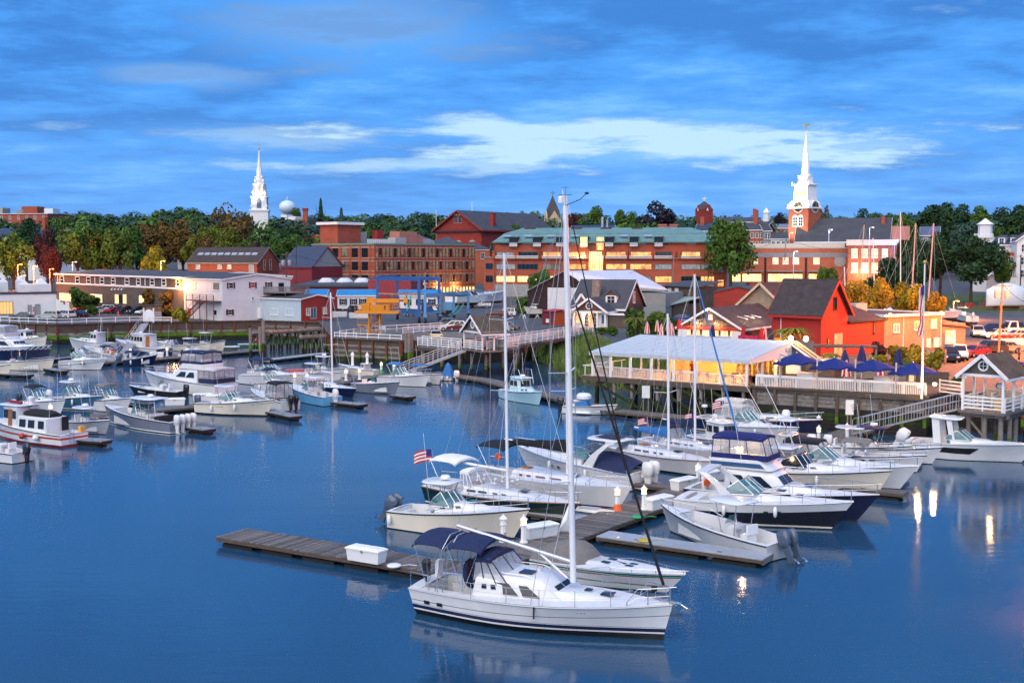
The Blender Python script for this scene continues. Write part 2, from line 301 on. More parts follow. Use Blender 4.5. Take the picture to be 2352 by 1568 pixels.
# ---------------------------------------------------------------- bulkheads
rowm={'top':mat('bulkhead_plank',(.10,.072,.055),.9,.35,1.2,bump=.4,stain=.4,stretch=(.3,.3,3)),'pale':mat('bulkhead_barnacle',(.20,.185,.17),.95,.4,3,bump=.6,stain=.3),'green':mat('bulkhead_algae',(.085,.16,.012),.95,.5,1.0,bump=.5,stretch=(.4,.4,2)),'dgreen':mat('bulkhead_dark_algae',(.022,.035,.008),.95,.5,1.2,bump=.5),'wet':mat('bulkhead_wet',(.012,.010,.008),.6,.4,1.5,bump=.3)}
rust=mat('rusty_steel',(.14,.045,.02),.8,.4,2,bump=.3,stain=.3);rustp=mat('rusty_white_beam',(.36,.25,.20),.8,.5,1.5,bump=.3,stain=.5)
def bulkhead(label,pts,rows,pile=2.2,pm=None,cap=True,ztop=ZQ,ph=.25):
 """plank wall between the points (left to right as seen), planks in rows, steel piles in front"""
 o=thing('bulkhead',label,'bulkhead',(pts[0][0],pts[0][1],0));o0=Vector((pts[0][0],pts[0][1]));nr=len(rows);hh=(ztop+.6)/nr
 for a,b in zip(pts,pts[1:]):
  a,b=Vector(a)-o0,Vector(b)-o0;d=(b-a);L=d.length;d.normalize();nn=Vector((d.y,-d.x));rz=math.atan2(d.y,d.x)
  MB().bx(0,L,.12,.5,-.7,ztop-.02).o('backing',rowm['wet'],o,loc=(a.x,a.y,0),rz=rz)
  for i,r in enumerate(rows):
   z1=ztop-i*hh;MB().bx(0,L,-.02-random.random()*.05,.14,z1-hh+.025,z1-.01).o('plank',rowm[r],o,loc=(a.x,a.y,0),rz=rz)
  k=max(1,int(L/pile))
  for i in range(k+1):
   p=a+d*(L*i/k)+nn*.12;h=ztop+random.choice((-.25,-.1,.05))
   m=MB().bx(-.13,.13,-.16,.1,h-1.9,h);m.o('pile',pm or rust,o,loc=(p.x,p.y,0),rz=rz)
   MB().bx(-.14,.14,-.17,.1,h-2.6,h-1.9).o('pile_algae',rowm['green' if i%3 else 'dgreen'],o,loc=(p.x,p.y,0),rz=rz);MB().bx(-.13,.13,-.16,.1,-.7,h-2.6).o('pile_foot',rowm['wet'],o,loc=(p.x,p.y,0),rz=rz)
  if cap:MB().bx(0,L,-.3,.25,ztop-.02,ztop+.16).o('cap_beam',wood_d,o,loc=(a.x,a.y,0),rz=rz)
 return o
RL=('top','top','top','top','pale','green','green','dgreen','wet','wet','wet');RC=('top','top','pale','top','pale','top','pale','dgreen','dgreen','wet','wet');RW=('top','wet','wet','top','wet','wet','wet','wet','wet','wet','wet')
S=[tuple(p)for p in SHORE]
bulkhead('timber and steel bulkhead with bright green algae below the white railed quay',S[1:5],RL,2.6)
bulkhead('dark brown bulkhead with green stained corner beneath the white metal building',S[4:7],RL,2.4)
bulkhead('plank bulkhead behind the boat lift piles',S[6:9],RC,3.0)
bulkhead('grey barnacled bulkhead with five rusty piles below the yellow crane',S[8:10],RC,2.4)
bulkhead('black wet plank wall under the white railed boardwalk',[S[9],S[10],S[11]],RW,3.0)
bulkhead('grey and green plank wall with brown posts under the patio deck',S[14:18],('top','pale','pale','pale','wet','dgreen','dgreen','wet','wet','wet','wet'),1.7,pm=wood_d)
bulkhead('dark plank wall behind the right pavilion piles',S[17:20],RW,3.0)
# ---------------------------------------------------------------- railings, posts, planks
def railing(par,pts,z,h=1.05,rails=3,post=2.4,m=None,pw=.10,rh=.11,slope=None):
 m=m or whitep;zz=slope or[z]*len(pts)
 for(a,za),(b,zb)in zip(zip(pts,zz),zip(pts[1:],zz[1:])):
  a,b=Vector(a),Vector(b);L=(b-a).length;k=max(1,round(L/post))
  for i in range(rails):
   hh=h-(h/rails)*i-rh/2;MB().bar((a.x,a.y,za+hh),(b.x,b.y,zb+hh),.05,rh).o('rail',m,par)
  for i in range(k+1):
   p=a.lerp(b,i/k);q=za+(zb-za)*i/k;MB().bx(p.x-pw/2,p.x+pw/2,p.y-pw/2,p.y+pw/2,q-.05,q+h+.05).o('post',m,par)
def rel(pts,o):return[Vector((p[0]-o.x,p[1]-o.y))for p in pts]
def railthing(label,pts,z=ZQ,**k):
 o=thing('railing',label,'railing',(pts[0][0],pts[0][1],0));railing(o,rel(pts,o.location),z,**k);return o
railthing('long white two-rail railing along the left quay',[S[2],S[3],tuple(xy(P(330,740,ZQ)))],rails=2,h=1.1)
railthing('short white railing beside the top of the left gangway',[tuple(xy(P(352,741,ZQ))),tuple(xy(P(394,741,ZQ)))],rails=2)
railthing('white low railing along the bulkhead under the yellow crane',[tuple(Vector(S[8])+Vector((0,.6))),tuple(Vector(S[9])+Vector((0,.6)))],rails=2,h=.9,post=2.0)
railthing('white railing running back from the bulkhead beside the lattice crane',[tuple(Vector(S[8])+Vector((.6,1.5))),(-22,190),(-8.5,203)],rails=2)
railthing('white ramp railing left of the parked white suv',[(-17,186),(-6.5,199.5)],rails=3,h=1.1)
def piles(label_fn,pts,r=.17,z1=ZQ,z0=-.6,name='piling',grp=None,m=None,wet=True):
 for i,(x,y)in enumerate(pts):
  t=thing(name,label_fn if isinstance(label_fn,str)else label_fn(i),'piling',(x,y,0),0,grp);h=z1 if not isinstance(z1,(list,tuple))else z1[i]
  MB().lathe([(r,h*.45),(r*.98,h)],8).o('upper_shaft',m or wood_g,t,50);MB().lathe([(r*1.04,max(.3,h*.25)),(r*1.02,h*.45)],8).o('algae_band',rowm['green' if(i*7)%3 else 'dgreen'],t,50);MB().lathe([(r*1.05,z0),(r*1.05,max(.3,h*.25))],8).o('wet_foot',rowm['wet'],t,50)
# boat lift runway: two beams on piles
def runway(label,a,b,z,m,n):
 t=thing('lift_runway',label,'boat lift pier',(a[0],a[1],0));a,b=Vector(a),Vector(b);d=b-a;rz=math.atan2(d.y,d.x);L=d.length
 MB().bx(0,L,-.35,.35,z-.35,z).o('beam',m,t,rz=rz);MB().bx(0,L,-.5,.5,z-.6,z-.36).o('timber_cap',wood_d,t,rz=rz)
 for i in range(n):
  u=L*(i+.5)/n
  for s_ in(-.4,.4):
   x,y=math.cos(rz)*u-math.sin(rz)*s_,math.sin(rz)*u+math.cos(rz)*s_
   MB().lathe([(.17,1.5),(.17,z-.6)],7,(x,y,0)).o('pile',wood_d,t,50);MB().lathe([(.18,.9),(.18,1.5)],7,(x,y,0)).o('pile_algae',rowm['green'],t,50);MB().lathe([(.18,-.6),(.18,.9)],7,(x,y,0)).o('pile_foot',rowm['wet'],t,50)
  if i%2:MB().bar((math.cos(rz)*u,math.sin(rz)*u,.4),(math.cos(rz)*(u+L/n),math.sin(rz)*(u+L/n),z-.7),.14).o('brace',rowm['dgreen'],t)
runway('long rusty white lift beam on mossy piles left of the yellow crane',xy(P(577,764,3.1)),xy(P(812,747,3.4)),3.3,rustp,13)
runway('shorter pale lift beam on mossy piles in front of the bulkhead',xy(P(690,772,2.9)),xy(P(768,768,2.9)),3.0,rustp,5)
piles(lambda i:('tall grey mooring pile beside the lift pier','dark mooring pile left of the lift pier','thin dark pile standing beside the grey dock')[i],[tuple(xy(P(606,832))),tuple(xy(P(576,822))),tuple(xy(P(598,826)))],.26,(6.2,4.6,5.0),name='mooring_pile',grp='piles at the boat lift')
piles(lambda i:('weathered dolphin pile left of three at the bulkhead corner','middle dolphin pile at the bulkhead corner','weathered dolphin pile right of three at the bulkhead corner')[i],[tuple(xy(P(933,845))),tuple(xy(P(940,846))),tuple(xy(P(946,844)))],.24,(4.9,5.1,4.8),name='dolphin_pile',grp='piles at the bulkhead corner')
# ---------------------------------------------------------------- floating docks
def dock(label,a,b,w,planks=True,m=None,z=.5,pl=.24,edge=None,floats=True):
 a,b=Vector(a[:2]),Vector(b[:2]);d=b-a;L=d.length;rz=math.atan2(d.y,d.x);t=thing('floating_dock',label,'dock',(a.x,a.y,0),rz)
 if planks:
  k=int(L/pl);mes=[MB().bx(-pl/2+.012,pl/2-.012,-w/2-.03,w/2+.03,z-.05,z+j*.006).mesh('plank',plank_m[j])for j in range(4)]
  for i in range(k):put('plank',mes[random.randrange(4)],t,((i+.5)*pl,0,random.random()*.008))
 else:MB().bx(0,L,-w/2-.03,w/2+.03,z-.05,z).o('deck_surface',m or plank_m[2],t)
 for s_ in(-1,1):MB().bx(0,L,s_*w/2-.06,s_*w/2+.02,z-.22,z-.055).o('side_board',edge or wood_d,t)  # dark side boards: the black shade under the dock is put into their colour
 for x in(0.0,L-.08):MB().bx(x,x+.08,-w/2+.07,w/2-.07,z-.32,z-.055).o('end_board',edge or wood_g,t)
 if floats:
  k=max(1,int(L/2.4))
  for i in range(k):MB().bx(L*(i+.12)/k,L*(i+.88)/k,-w/2+.1,w/2-.1,-.35,z-.33).o('float',float_b,t)
 for i in range(max(2,int(L/5))):
  x=L*(i+.5)/max(2,int(L/5))
  for s_ in(-1,1):MB().bx(x-.14,x+.14,s_*(w/2-.14)-.025,s_*(w/2-.14)+.025,z+.05,z+.09).bx(x-.04,x+.04,s_*(w/2-.14)-.03,s_*(w/2-.14)+.03,z,z+.06).o('cleat',chrome,t)
 return t
M0,M1=Vector((-.6,59.2)),Vector((30.4,104.0));MD=(M1-M0).normalized();FD=Vector((.834,-.552))
def mp(u,s_=0.0):p=M0+MD*u;q=Vector((MD.y,-MD.x));return p+q*s_
dock('long main dock of wet planks running back through the right marina',M0,M1,2.6,pl=.27)
dock('weathered plank finger dock reaching left in the foreground',Vector((-15.3,64.5)),Vector((-1.0,55.9)),2.3,pl=.2)
patchy=mat('dock_alloy',(.34,.36,.39),.4,.12,1,stain=.15)
dock('flat grey finger dock tying the center console in right foreground',xy(P(1385,1224,.5)),xy(P(1764,1277,.5)),1.5,False,patchy)
for i,(u,ln,l)in enumerate(((10.2,-9.0,'pale grey finger between the walkaround and the green sailboat'),(21.5,-9.5,'plank finger beside the black covered sailboat'),(31.5,-8,'plank finger beside the blue covered sailboat'),(19.5,9.0,'dark finger dock beside the black express cruiser'),(28.0,10.5,'dark finger dock beside the navy flybridge yacht'),(35,8.5,'dark finger beside the grey sided cruiser'),(42,7.5,'dark finger dock near the gangway foot'))):
 s_=1.35 if ln>0 else-1.35;a=mp(u,s_);q=a+FD*ln;dock(l,a,q,1.3,False,patchy if i==0 else plank_m[1])
def path_dock(label,pix,w,z=.5):
 for i,(p,q)in enumerate(zip(pix,pix[1:])):dock(label[i],xy(P(*p,z)),xy(P(*q,z)),w,False,plank_m[0])
path_dock(['plank walkway behind the tug and grey console boat','plank walkway beside the white dock boxes in the left basin','plank walkway with glowing posts in the left basin','plank walkway at the foot of the middle gangway','curving walkway under the boardwalk','walkway section behind the pale blue cabin boat','walkway between the pale blue boat and skiff','long walkway below the tent piles','walkway joining the main dock near the patio wall'],[(215,953),(440,932),(680,892),(862,862),(1015,857),(1120,872),(1250,905),(1405,941),(1690,968),(1905,1003)],2.2)
path_dock(['far left walkway ending under the gangway','long walkway in front of the green stained bulkhead'],[(118,838),(330,826),(600,803)],2.2)
dock('narrow grey floating dock in front of the lift piles',xy(P(608,826,.5)),xy(P(748,810,.5)),2.0,False,mat('grey_float_deck',(.33,.36,.40),.5,.1))
for l,p,q in(('finger dock beside the tug ending in open water',(150,1004),(246,1011)),('finger beside the long grey console boat',(248,917),(345,926)),('short finger beyond the white outboards',(440,979),(482,985)),('finger between the pinstriped walkaround and twin outboards boat',(600,938),(680,955)),('finger behind the light blue boat',(770,921),(835,928)),('finger beside the grey hulled motorboat',(905,905),(945,910)),('far left finger in shadow',(-20,856),(70,860)),('finger between the far left boats',(100,826),(175,818)),('finger beside the teal striped cruiser',(110,845),(148,851))):dock(l,xy(P(*p,.5)),xy(P(*q,.5)),1.3,False,mat('finger_grey',(.24,.25,.27),.6,.15,1,stain=.3),edge=float_b)
# dock furniture
def dock_box(label,p,rz,L=2.0,w=.75,h=.75):
 t=thing('dock_box',label,'dock box',(p[0],p[1],.5),rz,'white dock boxes')
 MB().loft([[(-L/2+.06,-w/2+.06,.012),(L/2-.06,-w/2+.06,.012),(L/2-.06,w/2-.06,.012),(-L/2+.06,w/2-.06,.012)],[(-L/2,-w/2,h*.78),(L/2,-w/2,h*.78),(L/2,w/2,h*.78),(-L/2,w/2,h*.78)]]).o('chest',white_pl,t)
 MB().loft([[(-L/2-.04,-w/2-.04,h*.79),(L/2+.04,-w/2-.04,h*.79),(L/2+.04,w/2+.04,h*.79),(-L/2-.04,w/2+.04,h*.79)],[(-L/2-.04,-w/2-.04,h*.88),(L/2+.04,-w/2-.04,h*.88),(L/2+.04,w/2+.04,h*.88),(-L/2-.04,w/2+.04,h*.88)],[(-L/2+.15,-w/2+.12,h),(L/2-.15,-w/2+.12,h),(L/2-.15,w/2-.12,h),(-L/2+.15,w/2-.12,h)]]).o('lid',white_pl,t)
 MB().bx(-.05,.05,-w/2-.06,-w/2-.02,h*.68,h*.82).o('latch',chrome,t)
mr=math.atan2(MD.y,MD.x);fr=math.atan2(FD.y,FD.x)
for l,p,rz in(('long white dock box on the front plank finger',P(842,1288,.5),-.54),('white dock box near the pale sail on the main dock',P(1240,1232,.5),mr-.35),('white dock box beside the glowing post and red life ring',P(1512,1166,.5),mr-.2),('white dock box behind the cream white sailboat bow',P(1571,1122,.5),mr-.2),('white dock box beside the ring life buoy post',P(1640,1102,.5),mr-.2),('dock box left of two in the left basin',P(466,919,.5),.25),('dock box right of two in the left basin',P(497,922,.5),.25),('white dock box beside the grey console boat cabin',P(402,930,.5),.2),('white dock box near the orange door boat',P(360,820,.5),.1),('white dock box behind the black outboard skiff',P(434,817,.5),.1)):dock_box(l,p,rz)
def pedestal(label,p,on=True,hose=None,h=1.25,e=60):
 t=thing('dock_pedestal',label,'dock lamp',(p[0],p[1],.5),.4,'dock power pedestals')
 MB().lathe([(.24,.012),(.24,.08),(.17,.1),(.14,h*.72),(.2,h*.74),(.2,h*.78)],6).o('post',white_pl,t);MB().lathe([(.15,h*.78),(.17,h)],6).o('lantern',glowm if on else white_pl,t);MB().lathe([(.24,h),(.05,h+.18),(.03,h+.26)],6).o('cap',white_pl,t)
 if hose is not None:MB().loft([[(.17*k*math.cos(a),.17*k*math.sin(a),z)for a in[6.2832*i/9 for i in range(9)]]for k,z in((1.7,.015),(1.5,.12),(.9,.4),(.7,.5))]).o('coiled_hose',hose,t,60)
 if on:lamp('lantern_light',(0,0,h*.9),(1,.66,.25),e,.16,t)
hg=mat('green_hose',(.04,.35,.12),.5)
for a in(('glowing dock lamp with red hose on the main dock',P(1418,1172,.5),True,orangep),('glowing dock lamp left of a white dock box',P(1479,1170,.5),True),('glowing dock lamp at the stern of the hero dock',P(1203,1246,.5),True),('unlit numbered dock post beside the walkaround bow',P(1156,1244,.5),False),('white post with red life ring on the main dock',P(1616,1132,.5),False),('glowing dock lamp at the cream sailboat bow',P(1603,1113,.5),True),('glowing dock lamp left of two below the patio wall',P(1880,1018,.5),True),('glowing dock lamp at the long gangway foot',P(1945,1012,.5),True),('unlit dock post at the navy yacht bow',P(1880,992,.5),False),('glowing dock lamp with green hose left of the middle gangway',P(876,856,.5),True,hg),('glowing dock lamp with green hose at the middle gangway foot',P(905,857,.5),True,hg),('glowing dock lamp by the workboat',P(795,874,.5),True),('glowing dock lamp behind the small navy sailboat',P(826,872,.5),True),('glowing dock lamp beside the white express cruiser',P(677,884,.5),True),('glowing dock lamp left of the light blue boat',P(706,886,.5),True),('glowing dock lamp behind the tug',P(117,962,.5),True),('glowing dock lamp in front of the orange door boat',P(384,818,.5),True),('glowing dock lamp beside the navy center console',P(300,822,.5),True)):pedestal(*a)
for l,v,m in(('coil of green hose beside the glowing lamp on the main dock',(1464,1188),hg),('coil of white rope on the front finger dock',(905,1300),canv_white),('coil of blue rope near the numbered dock post',(1140,1262),canv_blue),('coil of yellow cord on the grey finger dock',(1480,1242),mat('yellow_cord',(.5,.38,.05),.6))):
 p=P(*v,.52);t=thing('rope_coil',l,'rope',(p.x,p.y,.52),0,'coils on the docks');MB().lathe([(.16,0),(.34,.0),(.36,.05),(.30,.10),(.18,.08)],16).o('coil',m,t,50);MB().tube([(.33,0,.03),(.7,.25,.02),(1.1,.1,.02)],.02,4).o('loose_end',m,t)
q=bpy.data.objects['dock_pedestal.004'];MB().lathe([(.2,0),(.27,.04),(.2,.08)],14).o('life_ring',orangep,q,loc=(.05,-.28,.75)).rotation_euler=(R(90),0,0)
def text_mesh(body,size,m):
 cu=bpy.data.curves.new('letters','FONT');cu.body=body;cu.size=size;cu.extrude=.004;lo=bpy.data.objects.new('lettering',cu);COL.objects.link(lo);me=bpy.data.meshes.new_from_object(lo.evaluated_get(bpy.context.evaluated_depsgraph_get()));bpy.data.objects.remove(lo);me.materials.append(m);return me
o=put('post_number',text_mesh('7',.26,black),bpy.data.objects['dock_pedestal.003'],(-.05,-.185,.35));o.rotation_euler=(math.pi/2,0,0)
# ---------------------------------------------------------------- gangways
def gangway(label,a,b,w=1.3,h=1.0,m=None,panels=14):
 a,b=Vector(a),Vector(b);t=thing('gangway',label,'gangway',(a.x,a.y,a.z));d=b-a;hd=Vector((d.x,d.y,0)).normalized();s_=Vector((hd.y,-hd.x,0))*w/2;m=m or alum
 MB().slab([s_,d+s_,d-s_,-s_],.16).o('ramp',mat('ramp_grey',(.30,.30,.30),.6,.15),t)
 for sg in(1,-1):
  o=s_*sg;up=Vector((0,0,h));MB().tube([o,o+up*.9,o+up+d*.015,d+o+up,d+o],.03,5).o('handrail',m,t);MB().tube([o+up*.5,d+o+up*.5],.022,4).o('mid_rail',m,t)
  for i in range(1,panels):MB().tube([o+d*(i/panels),o+d*(i/panels)+up],.022,4).o('baluster',m,t)
gangway('long aluminium gangway from the right dock up to the pavilion',P(1968,992,.7),P(2206,936,ZQ+.1),1.5,1.2,panels=18)
gangway('aluminium gangway in the middle up to the small pavilion',P(912,862,.7),P(1065,804,ZQ+.1),1.5,1.2)
gangway('grey gangway at the left quay beside the white gate',P(280,818,.7),P(337,736,ZQ+.1),1.4,1.1,panels=10)
t=thing('gate','white arched gate with lattice panel at the left gangway','gate',(*xy(P(342,740,ZQ)),ZQ))
for x in(-.9,.9):MB().bx(x-.12,x+.12,-.12,.12,.012,2.6).o('gate_post',whitep,t)
MB().yprism([(-.78,.1),(.78,.1),(.78,1.9),(.4,2.3),(0,2.4),(-.4,2.3),(-.78,1.9)],-.05,.05).o('gate_leaf',whitep,t)
for i in range(7):MB().bar((1.05+i*.2,0,.3),(1.05+i*.2+.15*(6-i)/6,0,2.0),.04).o('lattice_slat',whitep,t)
# ---------------------------------------------------------------- boardwalk and pavilions
def deckpoly(par,pts,z,m,name='deck',t_=.22):MB().prism([tuple(p)for p in pts],z-t_,z).o(name,m,par)
shake=mat('cedar_shingle_grey',(.13,.115,.105),.9,.2,1.5,pat='shingle',ps=2.2,bump=.2);shakeroof=mat('mossy_roof',(.075,.07,.055),.95,.35,1.2,pat='shingle',ps=1.6,bump=.3)
def pavilion(label,A,B,dep,z,he=2.45,hr=1.55,board=None,letters=None,wallm=None):
 """open square shelter: front edge A-B seen left to right"""
 A,B=Vector(A),Vector(B);d=B-A;W_=d.length;rz=math.atan2(d.y,d.x);t=thing('pavilion',label,'pavilion',(A.x,A.y,z),rz)
 MB().bx(-.25,W_+.25,-.25,dep+.25,-.2,.02).o('floor',plank_m[0],t)
 for x in(0,W_):
  for y in(0,dep*.5,dep):MB().bx(x-.09,x+.09,y-.09,y+.09,.02,he).o('post',whitep,t)
 for y in(0,dep):MB().bx(-.12,W_+.12,y-.12,y+.12,he,he+.22).o('beam',whitep,t)
 for x in(0,W_):MB().bx(x-.12,x+.12,.13,dep-.13,he,he+.21).o('beam',whitep,t)
 zr=he+.22;e=.45
 for y in(-.02,dep-.06):MB().yprism([(0,zr),(W_,zr),(W_/2,zr+hr*.93)],y,y+.08).o('gable_shingles',shake,t)
 for sg in(0,1):
  x0=-e if sg==0 else W_+e;q=[(x0,-.4,zr-.28),(W_/2,-.4,zr+hr),(W_/2,dep+.4,zr+hr),(x0,dep+.4,zr-.28)];MB().slab(q,.09).o('roof_slope',shakeroof,t)
  MB().bar((x0,-.43,zr-.30),(W_/2,-.43,zr+hr-.06),.07,.26).o('bargeboard',whitep,t);MB().bar((x0,-.38,zr-.36),(x0,dep+.4,zr-.36),.06,.18).o('fascia',whitep,t)
 r=MB();n=20;c=(W_/2,zr+hr*.42);R0,R1=hr*.27,hr*.19
 r.loft([[(c[0]+k*math.cos(6.2832*i/n),y,c[1]+k*math.sin(6.2832*i/n))for i in range(n)]for k,y in((R0,-.04),(R0,-.12),(R1,-.12),(R1,-.04))],cap=False);w=r.o('round_window',whitep,t,50)
 MB().poly([(c[0]+R1*math.cos(6.2832*i/n),-.05,c[1]+R1*math.sin(6.2832*i/n))for i in range(n)]).o('pane',glass,w)
 for a in(0,1):MB().bar((c[0]-R1*(1-a),-.07,c[1]-R1*a),(c[0]+R1*(1-a),-.07,c[1]+R1*a),.035).o('muntin',whitep,w)
 MB().bx(.1,W_-.1,dep-.05,dep,.02,1.3).o('back_panel',mat('pale_grey_board',(.42,.42,.38),.7),t);MB().bx(.15,W_-.15,dep-.6,dep-.1,.42,.5).o('bench_seat',mat('pale_grey_board',(.42,.42,.38),.7),t)
 rail_pts=[Vector((0,dep)),Vector((0,0)),Vector((W_,0))]
 railing(t,rail_pts,.02,h=1.15,rails=4,post=1.5,rh=.13)
 n=14;MB().loft([[(W_*.68+k*.42*math.cos(6.2832*i/n),dep*.45+y,1.85+k*.30*math.sin(6.2832*i/n))for i in range(n)]for k,y in((1,0),(1,.06))]).o('oval_sign',white_pl,t);MB().loft([[(W_*.68+k*.34*math.cos(6.2832*i/n),dep*.45-.02,1.85+k*.24*math.sin(6.2832*i/n))for i in range(n)]for k in(1,.8)],cap=False).o('oval_sign_ring',canv_navy,t,fix=False)
 MB().bx(W_*.78,W_*.95,.05,.25,.1,1.0).o('yellow_cabinet',mat('yellow_box',(.6,.33,.05),.5),t)if board else None
 return t,W_
tp,Wp=pavilion('small shingled pavilion with round gable window on the centre boardwalk',xy(P(1066,800,ZQ)),xy(P(1108,806,ZQ)),3.4,ZQ,he=2.2,hr=2.0)
tr,Wr=pavilion('large shingled pavilion with round gable window at right edge',xy(P(2211,941,ZQ)),xy(P(2303,949,ZQ)),4.4,ZQ,he=2.7,hr=1.55,board=True);lamp('pavilion_lamp',(Wr/2,2.2,2.6),(1,.6,.25),12,.2,tr)
for x in(.3,Wr*.5,Wr-.3):MB().lathe([(.2,-ZQ-.5),(.2,-.5)],8,(x,.5,0)).o('support_pile',wood_g,tr,50);MB().lathe([(.2,-ZQ-.5),(.2,-.5)],8,(x,3.6,0)).o('support_pile',wood_g,tr,50)
MB().bx(-.3,Wr+.3,.3,.7,-.5,-.2).o('cross_beam',wood_g,tr);MB().bar((.3,.28,-.6),(Wr-.4,.28,-3.2),.22,.12).o('cross_brace',wood_g,tr)
def boardwalk(label,poly,rails,z=ZQ,pil=(),lab=None):
 t=thing('boardwalk',label,'boardwalk',(poly[0][0],poly[0][1],0));o=t.location;q=rel(poly,o);deckpoly(t,q,z,plank_m[0])
 for r in rails:railing(t,rel(r,o),z,h=1.15,rails=4,post=2.0)
 c=sum(q,Vector((0,0)))/len(q)
 q2=[p+(c-p)*.03 for p in q];MB().prism([tuple(p)for p in q2],z-.55,z-.23).o('stringers',wood_d,t)
 for x,y in pil:
  x-=o.x;y-=o.y;MB().lathe([(.17,1.4),(.17,z-.55)],7,(x,y,0)).o('pile',wood_g,t,50);MB().lathe([(.18,.9),(.18,1.4)],7,(x,y,0)).o('pile_algae',rowm['green'],t,50);MB().lathe([(.18,-.6),(.18,.9)],7,(x,y,0)).o('pile_foot',rowm['wet'],t,50)
 return t
A0,A1,A2=Vector((-12.8,162)),xy(P(1060,802,ZQ)),Vector((12.8,189));q0=xy(P(1112,804,ZQ));dv=(A2-q0).normalized();nv=Vector((-dv.y,dv.x))*2.6
boardwalk('white railed boardwalk running from the pavilion back to the shingled cottage',[q0,A2,A2+nv,q0+nv+Vector((0,1.5))],[[q0+dv*.8,A2],[q0+nv+dv*3,A2+nv]],pil=[tuple(q0+dv*u+nv*v)for u in(1,6,11,16,22,28,34)for v in(.1,.9)])
boardwalk('white railed landing left of the small pavilion',[A0,A1+Vector((-.3,0)),A1+Vector((-.2,3.6)),A0+Vector((1,3.5))],[[A0,A1+Vector((-.3,0))],[A0+Vector((.4,3)),A1+Vector((-.2,3.4))]],pil=[tuple(A0.lerp(A1,u)+Vector((0,v)))for u in(.1,.55,.95)for v in(.4,3)])
boardwalk('white railed landing in front of the small pavilion',[xy(P(1112,800,ZQ)),xy(P(1190,800,ZQ)),xy(P(1193,789,ZQ)),xy(P(1116,789,ZQ))],[[xy(P(1118,804,ZQ)),xy(P(1190,797,ZQ))]],pil=[tuple(xy(P(v,800,ZQ)))for v in(1125,1155,1185)])
e0=xy(P(2307,950,ZQ));e1=xy(P(2400,925,ZQ))
boardwalk('white railed walkway leaving the right pavilion toward the right edge',[e0,e1,e1+Vector((.6,3)),e0+Vector((.6,4))],[[e0,e1],[e0+Vector((.6,4)),e1+Vector((.6,3))]],pil=[tuple(e0.lerp(e1,u)+Vector((.1,v)))for u in(.15,.9)for v in(.4,3)])
railthing('white four-rail fence between the patio corner and right pavilion',[tuple(xy(P(2158,905,ZQ))),tuple(xy(P(2208,912,ZQ)))],rails=4,h=1.3)
# ---------------------------------------------------------------- marsh bank, grass and rocks
mudm=mat('marsh_mud',(.045,.04,.028),.95,.3,.8,bump=.4)
wl=[(3.2,177),(4.2,168),(5.2,158),(7.0,149),(9.5,142),(12,138),(16.2,133),(22.4,124)];bk=[(5,181.5),(12,187.5),(13.2,165),(13.5,152),(14.2,148),(14.8,145),(18,137.5),(23.6,127)]
mbk=MB();mbk.loft([[(x,y,-.4)for x,y in wl],[(a[0]*.5+b[0]*.5,a[1]*.5+b[1]*.5,1.7)for a,b in zip(wl,bk)],[(x,y,ZQ-.03)for x,y in bk]],closed=False);struct(mbk.o('bank',mudm))
gr=MB();rg=random.Random(5)
for _ in range(9000):
 i=rg.randrange(7);u,v=rg.random(),rg.random()**.9;a=Vector(wl[i]).lerp(Vector(wl[i+1]),u);b=Vector(bk[i]).lerp(Vector(bk[i+1]),u);p=a.lerp(b,v);z=-.3+(ZQ+.25)*v
 if z<.15:continue
 h=.45+.75*rg.random();th=rg.random()*3.14;lx,ly=rg.gauss(0,.25),rg.gauss(0,.25);w=.07+.06*rg.random();cx,cy=math.cos(th)*w,math.sin(th)*w
 gr.add([(p.x-cx,p.y-cy,z-.1),(p.x+cx,p.y+cy,z-.1),(p.x+lx+cx*.3,p.y+ly+cy*.3,z+h),(p.x+lx-cx*.3,p.y+ly-cy*.3,z+h)],[(0,1,2,3)])
o=gr.o('marsh_grass',mat('marsh_grass_green',(.11,.17,.035),.8,.4,.35,coord='Object'),fix=False);tag(o,'tall green marsh grass on the bank left of the white tent','grass');o['kind']='stuff'
rb=thing('rock_bank','pile of brown grey rocks at the end of the boardwalk','rocks',(0,0,0));rm=[mat('rock_%d'%i,c,.9,.3,1.5,bump=.5)for i,c in enumerate(((.12,.105,.095),(.17,.14,.12),(.085,.08,.075)))]
def rockmesh(seed,m):
 r=random.Random(seed);b=bmesh.new();bmesh.ops.create_icosphere(b,subdivisions=1,radius=.5)
 for v in b.verts:v.co*=.72+.5*r.random();v.co.z*=.75
 me=bpy.data.meshes.new('rock');b.to_mesh(me);b.free();me.materials.append(m);return me
rms=[rockmesh(i,rm[i%3])for i in range(6)]
for i in range(70):
 u,v=rg.random(),rg.random();p=P(1368+u*92,783-v*22,2.0+v*1.5);o=put('rock',rms[i%6],rb,(p.x,p.y,1.6+v*1.9));s_=.7+rg.random()*.9;o.scale=(s_,s_,s_*.9);o.rotation_euler=(rg.random()*3,rg.random()*3,rg.random()*3)
